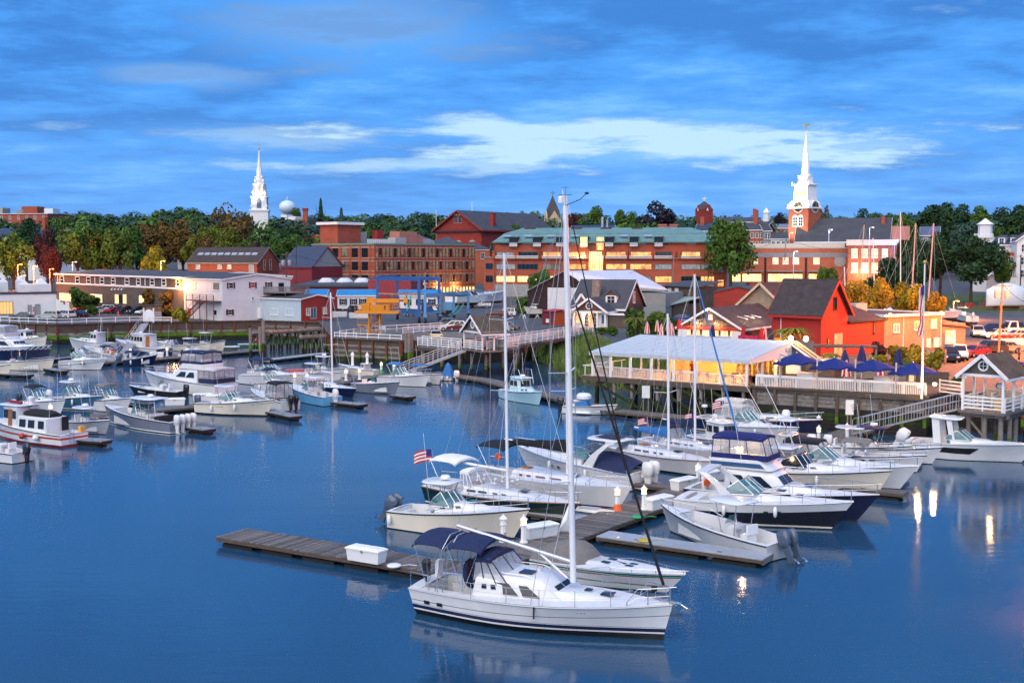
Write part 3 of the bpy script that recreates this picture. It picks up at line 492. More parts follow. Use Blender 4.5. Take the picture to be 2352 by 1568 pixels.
# ================================================================ BOATS
def sst(a,b,x):
 t=max(0,min(1,(x-a)/(b-a)));return t*t*(3-2*t)
class Boat:
 """local frame: x forward from the stern waterline, y to port, z up from the water"""
 def __init__(s,name,label,cat,bow,stern=None,L=None,hd=None,B=None,fs=.9,fb=1.5,rake=.9,tw=.88,sm=.42,pw=2.3,fl=.5,group=None,ground=0.0,sheer=1.6,strake=0.0):
  bw_=Vector(bow)
  if stern is not None:st=Vector(stern)
  else:st=bw_-Vector((math.cos(R(hd)),math.sin(R(hd)),0))*L
  d=bw_-st;s.L=d.length;s.rz=math.atan2(d.y,d.x);s.B=B or min(.38*s.L,.235*s.L+.75)
  s.T=thing(name,label,cat,(st.x,st.y,ground),s.rz,group)
  s.fs,s.fb,s.rake,s.tw,s.sm,s.pw,s.fl,s.shp,s.strake=fs,fb,rake,tw,sm,pw,fl,sheer,strake
 def bs(s,t):
  k=s.tw+(1-s.tw)*math.sin(1.5708*t/s.sm)if t<s.sm else 1-((t-s.sm)/(1-s.sm))**s.pw
  return max(.012,k*s.B/2)
 def zs(s,t):return s.fs+(s.fb-s.fs)*t**s.shp
 def x(s,t,z):
  u=max(0,min(1.1,z/s.zs(t)));return t*s.L+s.rake*u*t**3+s.strake*u*(1-t)**4
 def y(s,t,z):
  b=s.bs(t);bw=b*(.93+(s.fl-.93)*sst(.3,1,t));u=z/s.zs(t)
  if u<0:return bw*max(.3,1+z*.8)
  return bw+(b-bw)*min(1,u)**1.25
 def sh(s,t,k=1.0,dz=0.0):
  z=s.zs(t);return Vector((s.x(t,z),s.bs(t)*k,z+dz))
 def hull(s,bands,n=20):
  """bands: (lower, upper, part name, material); a level is a height in m or 's'+offset for the sheer line"""
  ts=[i/(n-1)for i in range(n)];ts=[1-(1-t)**1.15 for t in ts]
  lev=lambda l,t:(s.zs(t)+float(l[1:]or 0))if isinstance(l,str)else min(l,s.zs(t))
  for lo,hi,nm,m in bands:
   k=6 if(isinstance(hi,str)and not isinstance(lo,str))else 1;mb=MB();rows=[]
   for t in ts:
    a,b=lev(lo,t),lev(hi,t);zz=[a+(b-a)*i/k for i in range(k+1)]
    rows.append([(s.x(t,z),s.y(t,z),z)for z in zz])
   for sg in(1,-1):mb.loft([[(p[0],sg*p[1],p[2])for p in r]for r in rows],closed=False)
   r=rows[0];mb.add([(p[0],p[1],p[2])for p in r]+[(p[0],-p[1],p[2])for p in r],[(i,i+1,k+2+i,k+1+i)for i in range(k)])
   mb.o(nm,m,s.T,40)
  return s
 def std(s,top,stripe=None,bot=None,rub=None):
  s.hull([(-.5,.06,'hull_bottom',bot or bottom)]+([(.06,.15,'boot_stripe',stripe),(.15,'s','hull',top)]if stripe else[(.06,'s','hull',top)]))
  if rub:s.rub(rub)
  return s
 def rub(s,m,r=.035):
  ts=[i/16 for i in range(17)]
  MB().tube([s.sh(t,1.01,-.04)for t in ts]+[s.sh(t,-1.01,-.04)for t in ts[::-1]],r,4).o('rub_rail',m,s.T);return s
 def deck(s,cut=None,w=.16,sole=.25,cam=.06,m=None,solem=None,z=0.0,wf=None):
  m=m or deckm;mb=MB();us=(-1,-.6,-.25,.25,.6,1)
  def row(t):return[(s.x(t,s.zs(t)),u*s.bs(t)*.985,s.zs(t)+z+cam*(1-u*u))for u in us]
  if cut is None:mb.loft([row(i/14)for i in range(15)],closed=False)
  else:
   a,b=cut
   def strip(t0,t1,n):
    if t1-t0>.005:mb.loft([row(t0+(t1-t0)*i/n)for i in range(n+1)],closed=False)
   strip(0,a,2);strip(b,1,8);n=8;inn=[]
   for i in range(n+1):
    t=a+(b-a)*i/n;ww=min(w,s.bs(t)*.6);zz=s.zs(t)+z;inn.append((s.x(t,s.zs(t)),s.bs(t)*.985,max(.05,s.bs(t)*.985-ww),zz))
   for sg in(1,-1):
    mb.loft([[(x,sg*o,zz),(x,sg*i,zz+.02),(x,sg*i*.97,sole)]for x,o,i,zz in inn],closed=False)
   for e in(inn[0],inn[-1]):mb.add([(e[0],e[2],e[3]+.02),(e[0],-e[2],e[3]+.02),(e[0],-e[2]*.97,sole),(e[0],e[2]*.97,sole)],[(0,1,2,3)])
   ms=MB();ms.loft([[(x,i,sole),(x,-i,sole)]for x,o,i,zz in inn],closed=False);ms.o('cockpit_sole',solem or deckm,s.T)
  mb.o('deck',m,s.T,30);return s
 def trunk(s,name,x0,x1,w0,w1,zb,h,m,fr=.3,ar=.1,ins=.12,rnd=.12,par=None,zb1=None,h1=None):
  """cabin block: aft x0 (half-width w0) to front x1 (w1); fr/ar rakes of the front and back faces, ins the tumblehome"""
  zb1=zb if zb1 is None else zb1;h1=h if h1 is None else h1;c=min(.22,(x1-x0)*.12,w1*.4)
  def ring(k,hh,hh1,sh):
   a,b=x0+ar*k+sh,x1-fr*k-sh;wa,wb=w0-ins*k-sh,w1-ins*k-sh;za,zz=zb+hh,zb1+hh1
   return[(a,wa-c,za),(a+c*.5,wa,za),(b-c,wb,zz),(b,wb-c,zz),(b,-wb+c,zz),(b-c,-wb,zz),(a+c*.5,-wa,za),(a,-wa+c,za)]
  rings=[ring(0,0,0,0),ring(1-rnd,h*(1-rnd),h1*(1-rnd),0),ring(1,h,h1,min(.1,h*.2))]
  def fine(r):
   v=[Vector(p)for p in r];return[v[0]]+[v[1].lerp(v[2],i/5)for i in range(6)]+[v[3],v[4]]+[v[5].lerp(v[6],i/5)for i in range(6)]+[v[7]]
  F=[fine(r)for r in rings];o=MB().loft([[a.lerp(b,k/4)for a,b in zip(F[0],F[1])]for k in range(5)]+[F[2]]).o(name,m,par or s.T,35)
  return o,rings
 def wins(s,tr,spans,v0,v1,m=None,par=None,name='window',sides=(1,-1),slant=0.0):
  o,r=tr;m=m or glass
  A,B,C_,D_=(Vector(r[0][1]),Vector(r[0][2]),Vector(r[1][2]),Vector(r[1][1]))
  def pt(u,v):return(A*(1-u)+B*u)*(1-v)+(D_*(1-u)+C_*u)*v
  nrm=(B-A).cross(D_-A).normalized();nrm=nrm if nrm.y>0 else-nrm
  for u0,u1 in spans:
   sl=slant*(v1-v0)
   q=[pt(u0,v0),pt(u1,v0),pt(u1-sl,v1),pt(u0+sl*.4,v1)]
   for sg in sides:
    f=[p+nrm*.04 for p in q];b=[p-nrm*.02 for p in q];mb=MB()
    fl_=lambda p:(p.x,sg*p.y,p.z)
    mb.add([fl_(p)for p in f+b],[(0,1,2,3),(0,4,5,1),(1,5,6,2),(2,6,7,3),(3,7,4,0)]);mb.o(name,m,par or o)
 def fwin(s,tr,spans,v0,v1,m=None,par=None,name='windshield_pane',back=False):
  o,r=tr;m=m or glass;i,j=(7,0)if back else(4,3)
  A,B,C_,D_=(Vector(r[0][i]),Vector(r[0][j]),Vector(r[1][j]),Vector(r[1][i]))
  nrm=(B-A).cross(D_-A).normalized();nrm=nrm if(nrm.x>0)!=back else-nrm
  for u0,u1 in spans:
   pt=lambda u,v:(A*(1-u)+B*u)*(1-v)+(D_*(1-u)+C_*u)*v+nrm*.018
   MB().add([pt(u0,v0),pt(u1,v0),pt(u1,v1),pt(u0,v1)],[(0,1,2,3)]).o(name,m,par or o)
 def shield(s,x0,x1,w0,w1,zb,h,rake,m=None,fm=None,zb1=None,back=.25):
  """raked windscreen: two side wings from x0 to x1 and a front of two panes"""
  m=m or tglass;fm=fm or chrome;zb1=zb if zb1 is None else zb1
  bt=[Vector((x0,w0,zb)),Vector((x1-.25,w1*1.05,zb1)),Vector((x1,w1*.55,zb1)),Vector((x1+.08,0,zb1)),Vector((x1,-w1*.55,zb1)),Vector((x1-.25,-w1*1.05,zb1)),Vector((x0,-w0,zb))]
  tp=[Vector((x0+back,w0*.93,zb+h*.55)),Vector((x1-.25-rake,w1*.94,zb1+h)),Vector((x1-rake,w1*.5,zb1+h)),Vector((x1+.06-rake,0,zb1+h)),Vector((x1-rake,-w1*.5,zb1+h)),Vector((x1-.25-rake,-w1*.94,zb1+h)),Vector((x0+back,-w0*.93,zb+h*.55))]
  fr=MB();fr.tube(tp,.025,4);fr.tube(bt,.025,4)
  for a,b in zip(bt,tp):fr.tube([a,b],.022,4)
  f=fr.o('windshield_frame',fm,s.T)
  for i in range(6):MB().add([bt[i],bt[i+1],tp[i+1],tp[i]],[(0,1,2,3)]).o('windshield_pane',m,f)
  return f
 def rail(s,t0=.45,h=.5,k=.93,m=None,mid=True,n=9,end=.99,r=.016):
  m=m or chrome;ts=[t0+(end-t0)*i/(n-1)for i in range(n)];mb=MB()
  top=[s.sh(t,k,h*min(1,.25+3*i/(n-1)))for i,t in enumerate(ts)]
  nose=s.sh(end,0,h*1.05);nose.x+=.25
  path=top+[nose]+[Vector((p.x,-p.y,p.z))for p in top[::-1]];mb.tube(path,r,4)
  if mid:
   p2=[s.sh(t,k,h*.5*min(1,.2+3*i/(n-1)))for i,t in enumerate(ts)];mb.tube(p2+[Vector((p.x,-p.y,p.z))for p in p2[::-1]],r*.6,4)
  for i in range(0,n,2):
   for sg in(1,-1):
    a=s.sh(ts[i],k*sg,0);b=Vector((top[i].x,sg*top[i].y,top[i].z));mb.tube([a,b],r,4)
  mb.o('bow_rail',m,s.T);return s
 def outboards(s,n=1,m=None,sz=1.0,tilt=0.0,leg=None):
  m=m or motorblk;leg=leg or m;sp=.62*sz
  for i in range(n):
   y=(i-(n-1)/2)*sp;e=MB()
   sec=[(-.12,.12,.10,.34),(.0,.17,.20,.46),(.12,.20,.25,.54),(.42,.21,.27,.60),(.66,.17,.25,.56),(.78,.09,.18,.42)]
   rings=[]
   for z,hw,xa,xb in sec:
    rings.append([(-xa,hw*.6,z),(-xa*.5,hw,z),(xb*.55,hw*.9,z),(xb*.75,hw*.4,z),(xb*.75,-hw*.4,z),(xb*.55,-hw*.9,z),(-xa*.5,-hw,z),(-xa,-hw*.6,z)])
   e.loft(rings);c=math.cos(tilt);sn=math.sin(tilt)
   base=Vector((-.45*sz,y,s.fs*.75+.2))
   tr=lambda p:(base.x+(p[0]*c-p[2]*sn)*sz*-1,base.y+p[1]*sz,base.z+(p[0]*sn+p[2]*c)*sz)
   e.v=[tr(p)for p in e.v];o=e.o('outboard_motor',m,s.T,50)
   g=MB().loft([[(-.12,.11,0),(.3,.08,0),(.3,-.08,0),(-.12,-.11,0)],[(-.05,.07,-.75),(.28,.05,-.75),(.28,-.05,-.75),(-.05,-.07,-.75)],[(-.1,.06,-.95),(.5,.03,-.95),(.5,-.03,-.95),(-.1,-.06,-.95)]])
   g.bx(-.35,0,-.06,.06,-.15,.12)
   g.v=[tr(p)for p in g.v];g.o('lower_leg',leg,o)
   q=MB()
   for a in range(3):
    th=a*2.094;q.add([(.52,0,-.85),(.56,.2*math.cos(th),-.85+.2*math.sin(th)),(.50,.2*math.cos(th+.7),-.85+.2*math.sin(th+.7))],[(0,1,2)])
   q.v=[tr(p)for p in q.v];q.o('propeller',chrome,o,fix=False)
  return s
 def top(s,x0,x1,w,zb,zt,m,posts=True,slope=0.0,t=.09,pm=None,name='hardtop',crown=.10,pz=None):
  rings=[]
  for z,k in((0,.97),(t*.5,1.0),(t,.96)):
   r=[]
   for j in range(20):
    th=6.28319*j/20;cx,sy=math.cos(th),math.sin(th)
    px=math.copysign(abs(cx)**.45,cx);py=math.copysign(abs(sy)**.45,sy);X=(x0+x1)/2+px*(x1-x0)/2*k
    r.append((X,py*w*k,zt+z+slope*(X-x0)/(x1-x0)-crown*(py*py)*.6))
   rings.append(r)
  mb=MB().loft(rings);o=mb.o(name,m,s.T,50)
  if posts:
   pm=pm or chrome;cx=(x0+x1)/2;sp=(x1-x0)
   for sg in(1,-1):
    for a,b in((x0+sp*.28,x0+sp*.18),(x0+sp*.62,x0+sp*.8)):
     MB().tube([(a,sg*w*.62,pz if pz is not None else zb),(b,sg*w*.72,zt)],.028,5).o('post',pm,s.T)
  return o
 def bimini(s,x0,x1,w,zb,zt,m,bows=3,crown=.28,name='bimini_top',drop=.12):
  rows=[];n=8
  for i in range(n+1):
   u=i/n;X=x0+(x1-x0)*u;e=-drop*(2*u-1)**4
   rows.append([(X,w*k,zt+e-crown*abs(k)**2.4)for k in(-1,-.8,-.45,0,.45,.8,1)])
  mb=MB();mb.loft(rows,closed=False);mb.loft([[(p[0],p[1],p[2]-.03)for p in r]for r in rows],closed=False)
  for e in(rows[0],rows[-1]):mb.loft([[(p[0],p[1],p[2])for p in e],[(p[0],p[1],p[2]-.12)for p in e]],closed=False)
  mb.o(name,m,s.T,60,fix=False)
  f=MB();cx=(x0+x1)/2
  for sg in(1,-1):
   for u in(.05,.5,.95):f.tube([(cx,sg*w*.98,zb),(x0+(x1-x0)*u,sg*w*.98,zt-crown)],.016,4)
  f.o('bimini_frame',chrome,s.T);return s
 def enclosure(s,x0,x1,w0,w1,zb,zt,top_m,panel_m=None,ins=.12,skirt=.0,frm=None,front=.25):
  """canvas top on clear vinyl panels with canvas edging"""
  b=[(x0,w0),(x1,w1),(x1,-w1),(x0,-w0)];tpz=[(x0+.08,w0-ins),(x1-front,w1-ins),(x1-front,-w1+ins),(x0+.08,-w0+ins)]
  bt=[Vector((x,y,zb))for x,y in b];tp=[Vector((x,y,zt))for x,y in tpz];frm=frm or top_m
  rows=[]
  for i in range(7):
   u=i/6;A=tp[0].lerp(tp[1],u);X=A.x+(-.08 if i==0 else .08 if i==6 else 0)
   rows.append([(X,(A.y+.05)*k,zt+.14*(1-abs(k)**3)-.03*(2*u-1)**2)for k in(-1,-.7,-.3,.3,.7,1)])
  cz=MB();cz.loft(rows,closed=False)
  edge=[r[0]for r in rows]+list(rows[-1])[1:]+[r[-1]for r in rows[::-1]][1:]+list(rows[0])[::-1][1:]
  cz.loft([edge,[(p[0],p[1],p[2]-.16)for p in edge]],closed=False)
  o=cz.o('canopy',top_m,s.T,50,fix=False);fr=MB()
  for i in range(4):
   a,b_,c,d=bt[i],bt[(i+1)%4],tp[(i+1)%4],tp[i];k=3 if i in(0,2)else 2
   for j in range(k):
    u0,u1=j/k,(j+1)/k
    MB().add([a.lerp(b_,u0),a.lerp(b_,u1),d.lerp(c,u1),d.lerp(c,u0)],[(0,1,2,3)]).o('clear_panel',panel_m or clear,o)
    fr.tube([a.lerp(b_,u0),d.lerp(c,u0)],.03,4)
  if skirt:
   for i in range(4):fr.add([bt[i],bt[(i+1)%4],bt[(i+1)%4]+Vector((0,0,skirt)),bt[i]+Vector((0,0,skirt))],[(0,1,2,3)])
  fr.o('canvas_edging',frm,o,fix=False);return o
 def box(s,name,x0,x1,w,z0,z1,m,y=0.0,smooth=None,par=None,tp=.9):
  mb=MB().loft([[(x0,y-w,z0),(x1,y-w,z0),(x1,y+w,z0),(x0,y+w,z0)],[(x0,y-w*tp,z1),(x1-(x1-x0)*(1-tp),y-w*tp,z1),(x1-(x1-x0)*(1-tp),y+w*tp,z1),(x0,y+w*tp,z1)]])
  return mb.o(name,m,par or s.T)
 def antenna(s,x,y,z,h=2.4,rk=.3):MB().tube([(x,y,z),(x-rk,y,z+h)],.014,4).o('antenna',mastm,s.T);return s
 def radar(s,x,z,r=.28,y=0.0):MB().lathe([(r*.5,0),(r,.06),(r,.18),(r*.75,.26)],14,(x,y,z)).o('radar_dome',white_pl,s.T,40);return s
 def flag(s,x,z,y=0.0,sz=.7):
  st=thing_flag(s.T,(x,y,z),sz);return s
 def fenders(s,pts,m=None,side=-1):
  for t in pts:
   p=s.sh(t,side*1.03);MB().lathe([(.03,.62),(.10,.55),(.12,.3),(.10,.08),(.03,0)],8,(p.x,p.y+side*.1,max(.05,p.z-.75))).o('fender',m or white_pl,s.T,50)
  return s
flagr=mat('flag_red',(.50,.03,.04),.8);flagw=mat('flag_white',(.75,.74,.74),.8);flagb=mat('flag_blue',(.02,.03,.18),.8)
def thing_flag(T,loc,sz):
 st=MB().tube([loc,(loc[0]-.25*sz,loc[1],loc[2]+1.3*sz)],.014*max(1,sz),4).o('flag_staff',chrome,T);x,y,z=loc;x-=.25*sz;z+=1.3*sz
 w,h=1.0*sz,.6*sz
 def pt(u,v):return(x-u*w*.75,y-u*w*.5+.06*sz*math.sin(u*7),z-.05-v*h-u*u*.22*sz)
 for i in range(7):
  mb=MB()
  for j in range(6):
   u0,u1=(j/6,(j+1)/6)
   if i<4 and u1<=.42:continue
   mb.poly([pt(u0,i/7),pt(u1,i/7),pt(u1,(i+1)/7),pt(u0,(i+1)/7)])
  mb.o('flag_stripe',flagr if i%2==0 else flagw,st,fix=False)
 mb=MB()
 for j in range(2):mb.poly([pt(j/6,0),pt((j+1)/6,0),pt((j+1)/6,.57),pt(j/6,.57)])
 mb.o('flag_canton',flagb,st,fix=False);return st
# ---- kinds of boat
def console_boat(name,label,bow,stern,hullm,ttop=None,motors=1,mm=None,stripe=None,B=None,rubm=None,bim=None,fs=.85,fb=1.35,ant=1,radar=False,cover=None,seats=True,msz=1.0,cat='motorboat',rods=0,fl=.45,botm=None,tilt=0.0,rail=True,tz=2.15,solem=None,hd=None,L=None,shade=None):
 b=Boat(name,label,cat,bow,stern,L,hd,B,fs,fb,rake=.75,tw=.86,fl=fl)
 b.std(hullm,stripe,botm,rubm or rubber);b.deck((.03,.80),w=.2,sole=.28,solem=solem);L=b.L
 cx=L*.42;w=b.B*.17
 c,r=b.trunk('console',cx-.5,cx+.45,w,w*.85,.28,1.05,gel,fr=.35,ar=.05,ins=.04)
 if cover:
  MB().loft([[(cx-.75,.5,.5),(cx+.7,.5,.5),(cx+.7,-.5,.5),(cx-.75,-.5,.5)],[(cx-.35,.3,1.9),(cx+.2,.3,1.9),(cx+.2,-.3,1.9),(cx-.35,-.3,1.9)],[(cx-.1,.08,2.25),(cx,.08,2.25),(cx,-.08,2.25),(cx-.1,-.08,2.25)]]).o('console_cover',cover,b.T)
 else:
  MB().add([(cx+.2,w*.9,1.3),(cx+.2,-w*.9,1.3),(cx-.08,-w*.75,1.78),(cx-.08,w*.75,1.78)],[(0,1,2,3)]).o('windshield_pane',tglass,c)
  MB().lathe([(.17,0),(.19,.015),(.17,.03)],12,(cx-.58,w*.3,1.05)).o('steering_wheel',chrome,c)
 if seats:
  b.box('helm_seat',cx-1.35,cx-.85,w*.9,.28,.95,gel);MB().bx(cx-1.42,cx-1.30,-w*.85,w*.85,.95,1.45).o('seat_back',white_pl,b.T)
  b.box('bow_cushion',L*.66,L*.74,b.bs(.7)*.55,.28,.62,ltgrey);b.box('stern_bench',.12,.55,b.bs(0)*.6,.28,.72,gel)
 if ttop is not None:
  b.top(cx-1.3,cx+1.05,w*2.15,.5,tz,ttop,pz=.6)
  if radar:b.radar(cx-.1,tz+.1)
  for i in range(rods):MB().tube([(cx-1.1,(i-(rods-1)/2)*.28,tz),(cx-1.75,(i-(rods-1)/2)*.34,tz+1.7)],.012,4).o('fishing_rod',rubber,b.T)
 if bim is not None:b.bimini(cx-1.4,cx+.7,w*1.9,.8,tz+.05,bim)
 for i in range(ant):b.antenna(cx+.1*i,w*(1 if i%2 else-1),tz if(ttop is not None or bim is not None)else 1.3,2.6)
 if rail:b.rail(.62,.3,mid=False)
 if motors:b.outboards(motors,mm,msz,tilt)
 b.fenders((.25,.6),None,random.choice((1,-1)));return b
def walkaround(name,label,bow,stern,hullm,motors=2,mm=None,stripe=None,top=None,bim=None,canvas=None,fs=.95,fb=1.6,B=None,rubm=None,ant=1,radar=False,rods=0,cat='motorboat',msz=1.0,glassm=None,L=None,hd=None,flagz=0,tilt=0.0,plat=True):
 b=Boat(name,label,cat,bow,stern,L,hd,B,fs,fb,rake=1.0,tw=.88,fl=.42)
 b.std(hullm,stripe,None,rubm or rubber);b.deck((.03,.42),w=.22,sole=.3);L=b.L
 zc=b.zs(.5)
 c=b.trunk('cabin',L*.40,L*.86,b.bs(.42)*.74,b.bs(.84)*.45,zc-.12,.62,gel,fr=1.0,ar=0,ins=.22,zb1=b.zs(.84)-.05,h1=.22)
 b.wins(c,((.10,.2),(.42,.52)),.45,.75)
 b.shield(L*.36,L*.56,b.bs(.4)*.74,b.bs(.52)*.62,zc+.30,.78,.62,glassm)
 MB().box((L*.66,0,b.zs(.7)+.43),(.5,.5,.05)).o('deck_hatch',tglass,c[0])
 b.box('helm_seat',L*.30,L*.30+.5,.28,.3,1.2,gel,y=-b.B*.2);b.box('passenger_seat',L*.30,L*.30+.5,.28,.3,1.2,gel,y=b.B*.2);b.box('stern_bench',.15,.6,b.bs(0)*.7,.3,.8,gel)
 zt=zc+1.55
 if top is not None:
  b.top(L*.26,L*.53,b.B*.33,zc,zt,top,pz=zc+.1)
  if radar:b.radar(L*.42,zt+.1)
 if bim is not None:b.bimini(L*.20,L*.48,b.B*.36,zc+.1,zt+.1,bim)
 if canvas is not None:b.enclosure(L*.16,L*.48,b.bs(.2)*.85,b.bs(.45)*.72,zc+.02,zt+.02,canvas,skirt=.1)
 for i in range(rods):MB().tube([(L*.24,(i-(rods-1)/2)*.3,zt),(L*.24-.8,(i-(rods-1)/2)*.36,zt+1.9)],.012,4).o('fishing_rod',rubber,b.T)
 for i in range(ant):b.antenna(L*.34,b.B*.3*(1 if i%2 else-1),zt if top is not None else zc+.6,2.8)
 b.rail(.42,.62)
 if motors:b.outboards(motors,mm,msz,tilt)
 b.fenders((.3,.62),None,random.choice((1,-1)));return b
def express(name,label,bow,stern,hullm,stripe=None,arch=True,canvas=None,camp=None,fs=1.1,fb=1.75,B=None,motors=0,mm=None,glassm=None,L=None,hd=None,bandm=None,ports=2,radar=False,rubm=None,ant=1,upper=None,cat='motor yacht',archh=1.5,ground=0.0,win_side=False,plat=True,archm=None):
 b=Boat(name,label,cat,bow,stern,L,hd,B,fs,fb,rake=1.25,tw=.9,fl=.4,ground=ground)
 u=upper or gel;zk='s-0.55'
 b.hull([(-.5,.07,'hull_bottom',bottom)]+([(.07,.17,'boot_stripe',stripe),(.17,zk,'hull',hullm)]if stripe else[(.07,zk,'hull',hullm)])+[('s-0.55','s','hull_upper',bandm or u)])
 b.rub(rubm or chrome,.025);L=b.L;b.deck((.06,.44),w=.3,sole=.55)
 c=b.trunk('foredeck_cabin',L*.42,L*.93,b.bs(.44)*.86,b.bs(.9)*.5,b.zs(.45)-.1,.68,gel,fr=1.6,ar=0,ins=.3,zb1=b.zs(.9)-.05,h1=.15,rnd=.35)
 zc=b.zs(.45)+.5
 b.shield(L*.30,L*.56,b.bs(.34)*.86,b.bs(.52)*.66,zc-.12,.75,.95,glassm,zb1=zc-.05,back=.6)
 for i in range(2):MB().box((L*(.68+.12*i),0,b.zs(.7)+.50-.14*i),(.5-.1*i,.5-.1*i,.05)).o('deck_hatch',glass,c[0])
 for i in range(ports):
  for sg in(1,-1):
   t=.60+.07*i;z=b.zs(t)*.62;q=[Vector((b.x(t+dx,z),sg*(b.y(t+dx,z+dz)+.05),z+dz))for dx,dz in((-.014,-.09),(.012,-.09),(.016,.09),(-.010,.09))]
   MB().poly(q).o('porthole',glass,b.T,fix=False)
 b.box('helm_seat',L*.34,L*.34+.55,.35,.55,1.5,gel,y=-b.B*.18);b.box('cockpit_bench',L*.08,L*.08+.6,b.bs(.1)*.65,.55,1.15,white_pl)
 if plat:b.box('swim_platform',-.75,.05,b.bs(0)*.8,.22,.34,u,tp=.97)
 if arch:
  a=MB();am=archm or gel;x0=L*.20;w=b.bs(.2)*.92;z0=b.zs(.2)-.05;pts=[(x0+1.3,z0,.95),(x0+.75,z0+archh*.55,.55),(x0-.1,z0+archh*.93,.42),(x0-.45,z0+archh,.5)]
  for sg in(1,-1):a.loft([[(x,sg*w*(1-.05*i),z),(x+c_,sg*w*(1-.05*i),z),(x+c_,sg*(w*(1-.05*i)-.12),z),(x,sg*(w*(1-.05*i)-.12),z)]for i,(x,z,c_)in enumerate(pts)])
  x,z,c_=pts[-1];a.bx(x,x+c_+.2,-w*.87,w*.87,z-.06,z+.06);a.o('radar_arch',am,b.T,40)
  if radar:b.radar(x+.3,z+.06)
  if ant:b.antenna(x+.3,-w*.7,z,2.4,.8)
 if canvas is not None:b.enclosure(L*.16,L*.47,b.bs(.2)*.82,b.bs(.45)*.62,zc+.25,zc+1.05,canvas,panel_m=clear,front=.5)
 if camp is not None:
  rows=[]
  for i in range(7):
   q=i/6;X=L*.02+L*.5*q;hh=.35+.75*math.sin(q*2.6+.25);w=b.bs(.02+.5*q)*(.96-.2*q);rows.append([(X,w*k,b.zs(.2)+hh*(1-abs(k)**2.2))for k in(-1,-.75,-.35,0,.35,.75,1)])
  MB().loft(rows,closed=False).o('cockpit_cover',camp,b.T,60)
 b.rail(.46,.55,mid=False,n=11)
 if motors:b.outboards(motors,mm,1.15)
 b.fenders((.35,.65),None,random.choice((1,-1)));return b
def flybridge(name,label,bow,stern,hullm,canvas,stripe=None,fs=1.15,fb=1.9,B=None,L=None,hd=None,bandm=None,fly_h=1.9,winm=None,brow=False,panel=None,cat='motor yacht',lowm=None,fly_x=(.20,.50),ant=2):
 b=Boat(name,label,cat,bow,stern,L,hd,B,fs,fb,rake=1.3,tw=.9,fl=.42)
 b.std(hullm,stripe,None,rubber);L=b.L;b.deck((.03,.24),w=.25,sole=.45)
 z=b.zs(.4)
 c=b.trunk('cabin',L*.24,L*.66,b.bs(.3)*.82,b.bs(.6)*.70,z-.15,1.5,gel,fr=1.35,ar=.05,ins=.16,rnd=.12)
 b.wins(c,((.10,.45),(.48,.86)),.42,.88,winm,slant=.25);b.fwin(c,((.04,.48),(.52,.96)),.3,.9,winm)
 b.fwin(c,((.1,.42),),.05,.92,glass,name='cabin_door',back=True)
 t=b.trunk('trunk_cabin',L*.58,L*.86,b.bs(.6)*.66,b.bs(.84)*.45,b.zs(.6)-.08,.55,gel,fr=.9,ins=.15,zb1=b.zs(.84)-.05,h1=.2)
 MB().box((L*.72,0,b.zs(.72)+.40),(.5,.5,.05)).o('deck_hatch',glass,t[0])
 fx0,fx1=L*fly_x[0],L*fly_x[1];zt=z+1.38
 f=b.trunk('flybridge',fx0-.5,fx1+.35,b.bs(.3)*.78,b.bs(.5)*.66,zt,.62,gel,fr=.7,ar=-.1,ins=-.02,rnd=.1)
 if bandm:b.wins(f,((.02,.98),),.25,.7,bandm,name='flybridge_stripe')
 e=b.enclosure(fx0-.35,fx1+.05,b.bs(.3)*.76,b.bs(.5)*.62,zt+.55,zt+fly_h,canvas,skirt=.35,panel_m=panel,front=.4)
 b.box('helm_seat',fx0+.5,fx0+1.0,.6,zt+.3,zt+1.1,white_pl)
 for i in range(ant):b.antenna((fx0+fx1)/2,b.bs(.3)*.7*(1 if i else-1),zt+.6,3.2,.6)
 b.box('swim_platform',-.7,.02,b.bs(0)*.85,.2,.3,deckm,tp=.97);b.rail(.5,.62)
 return b
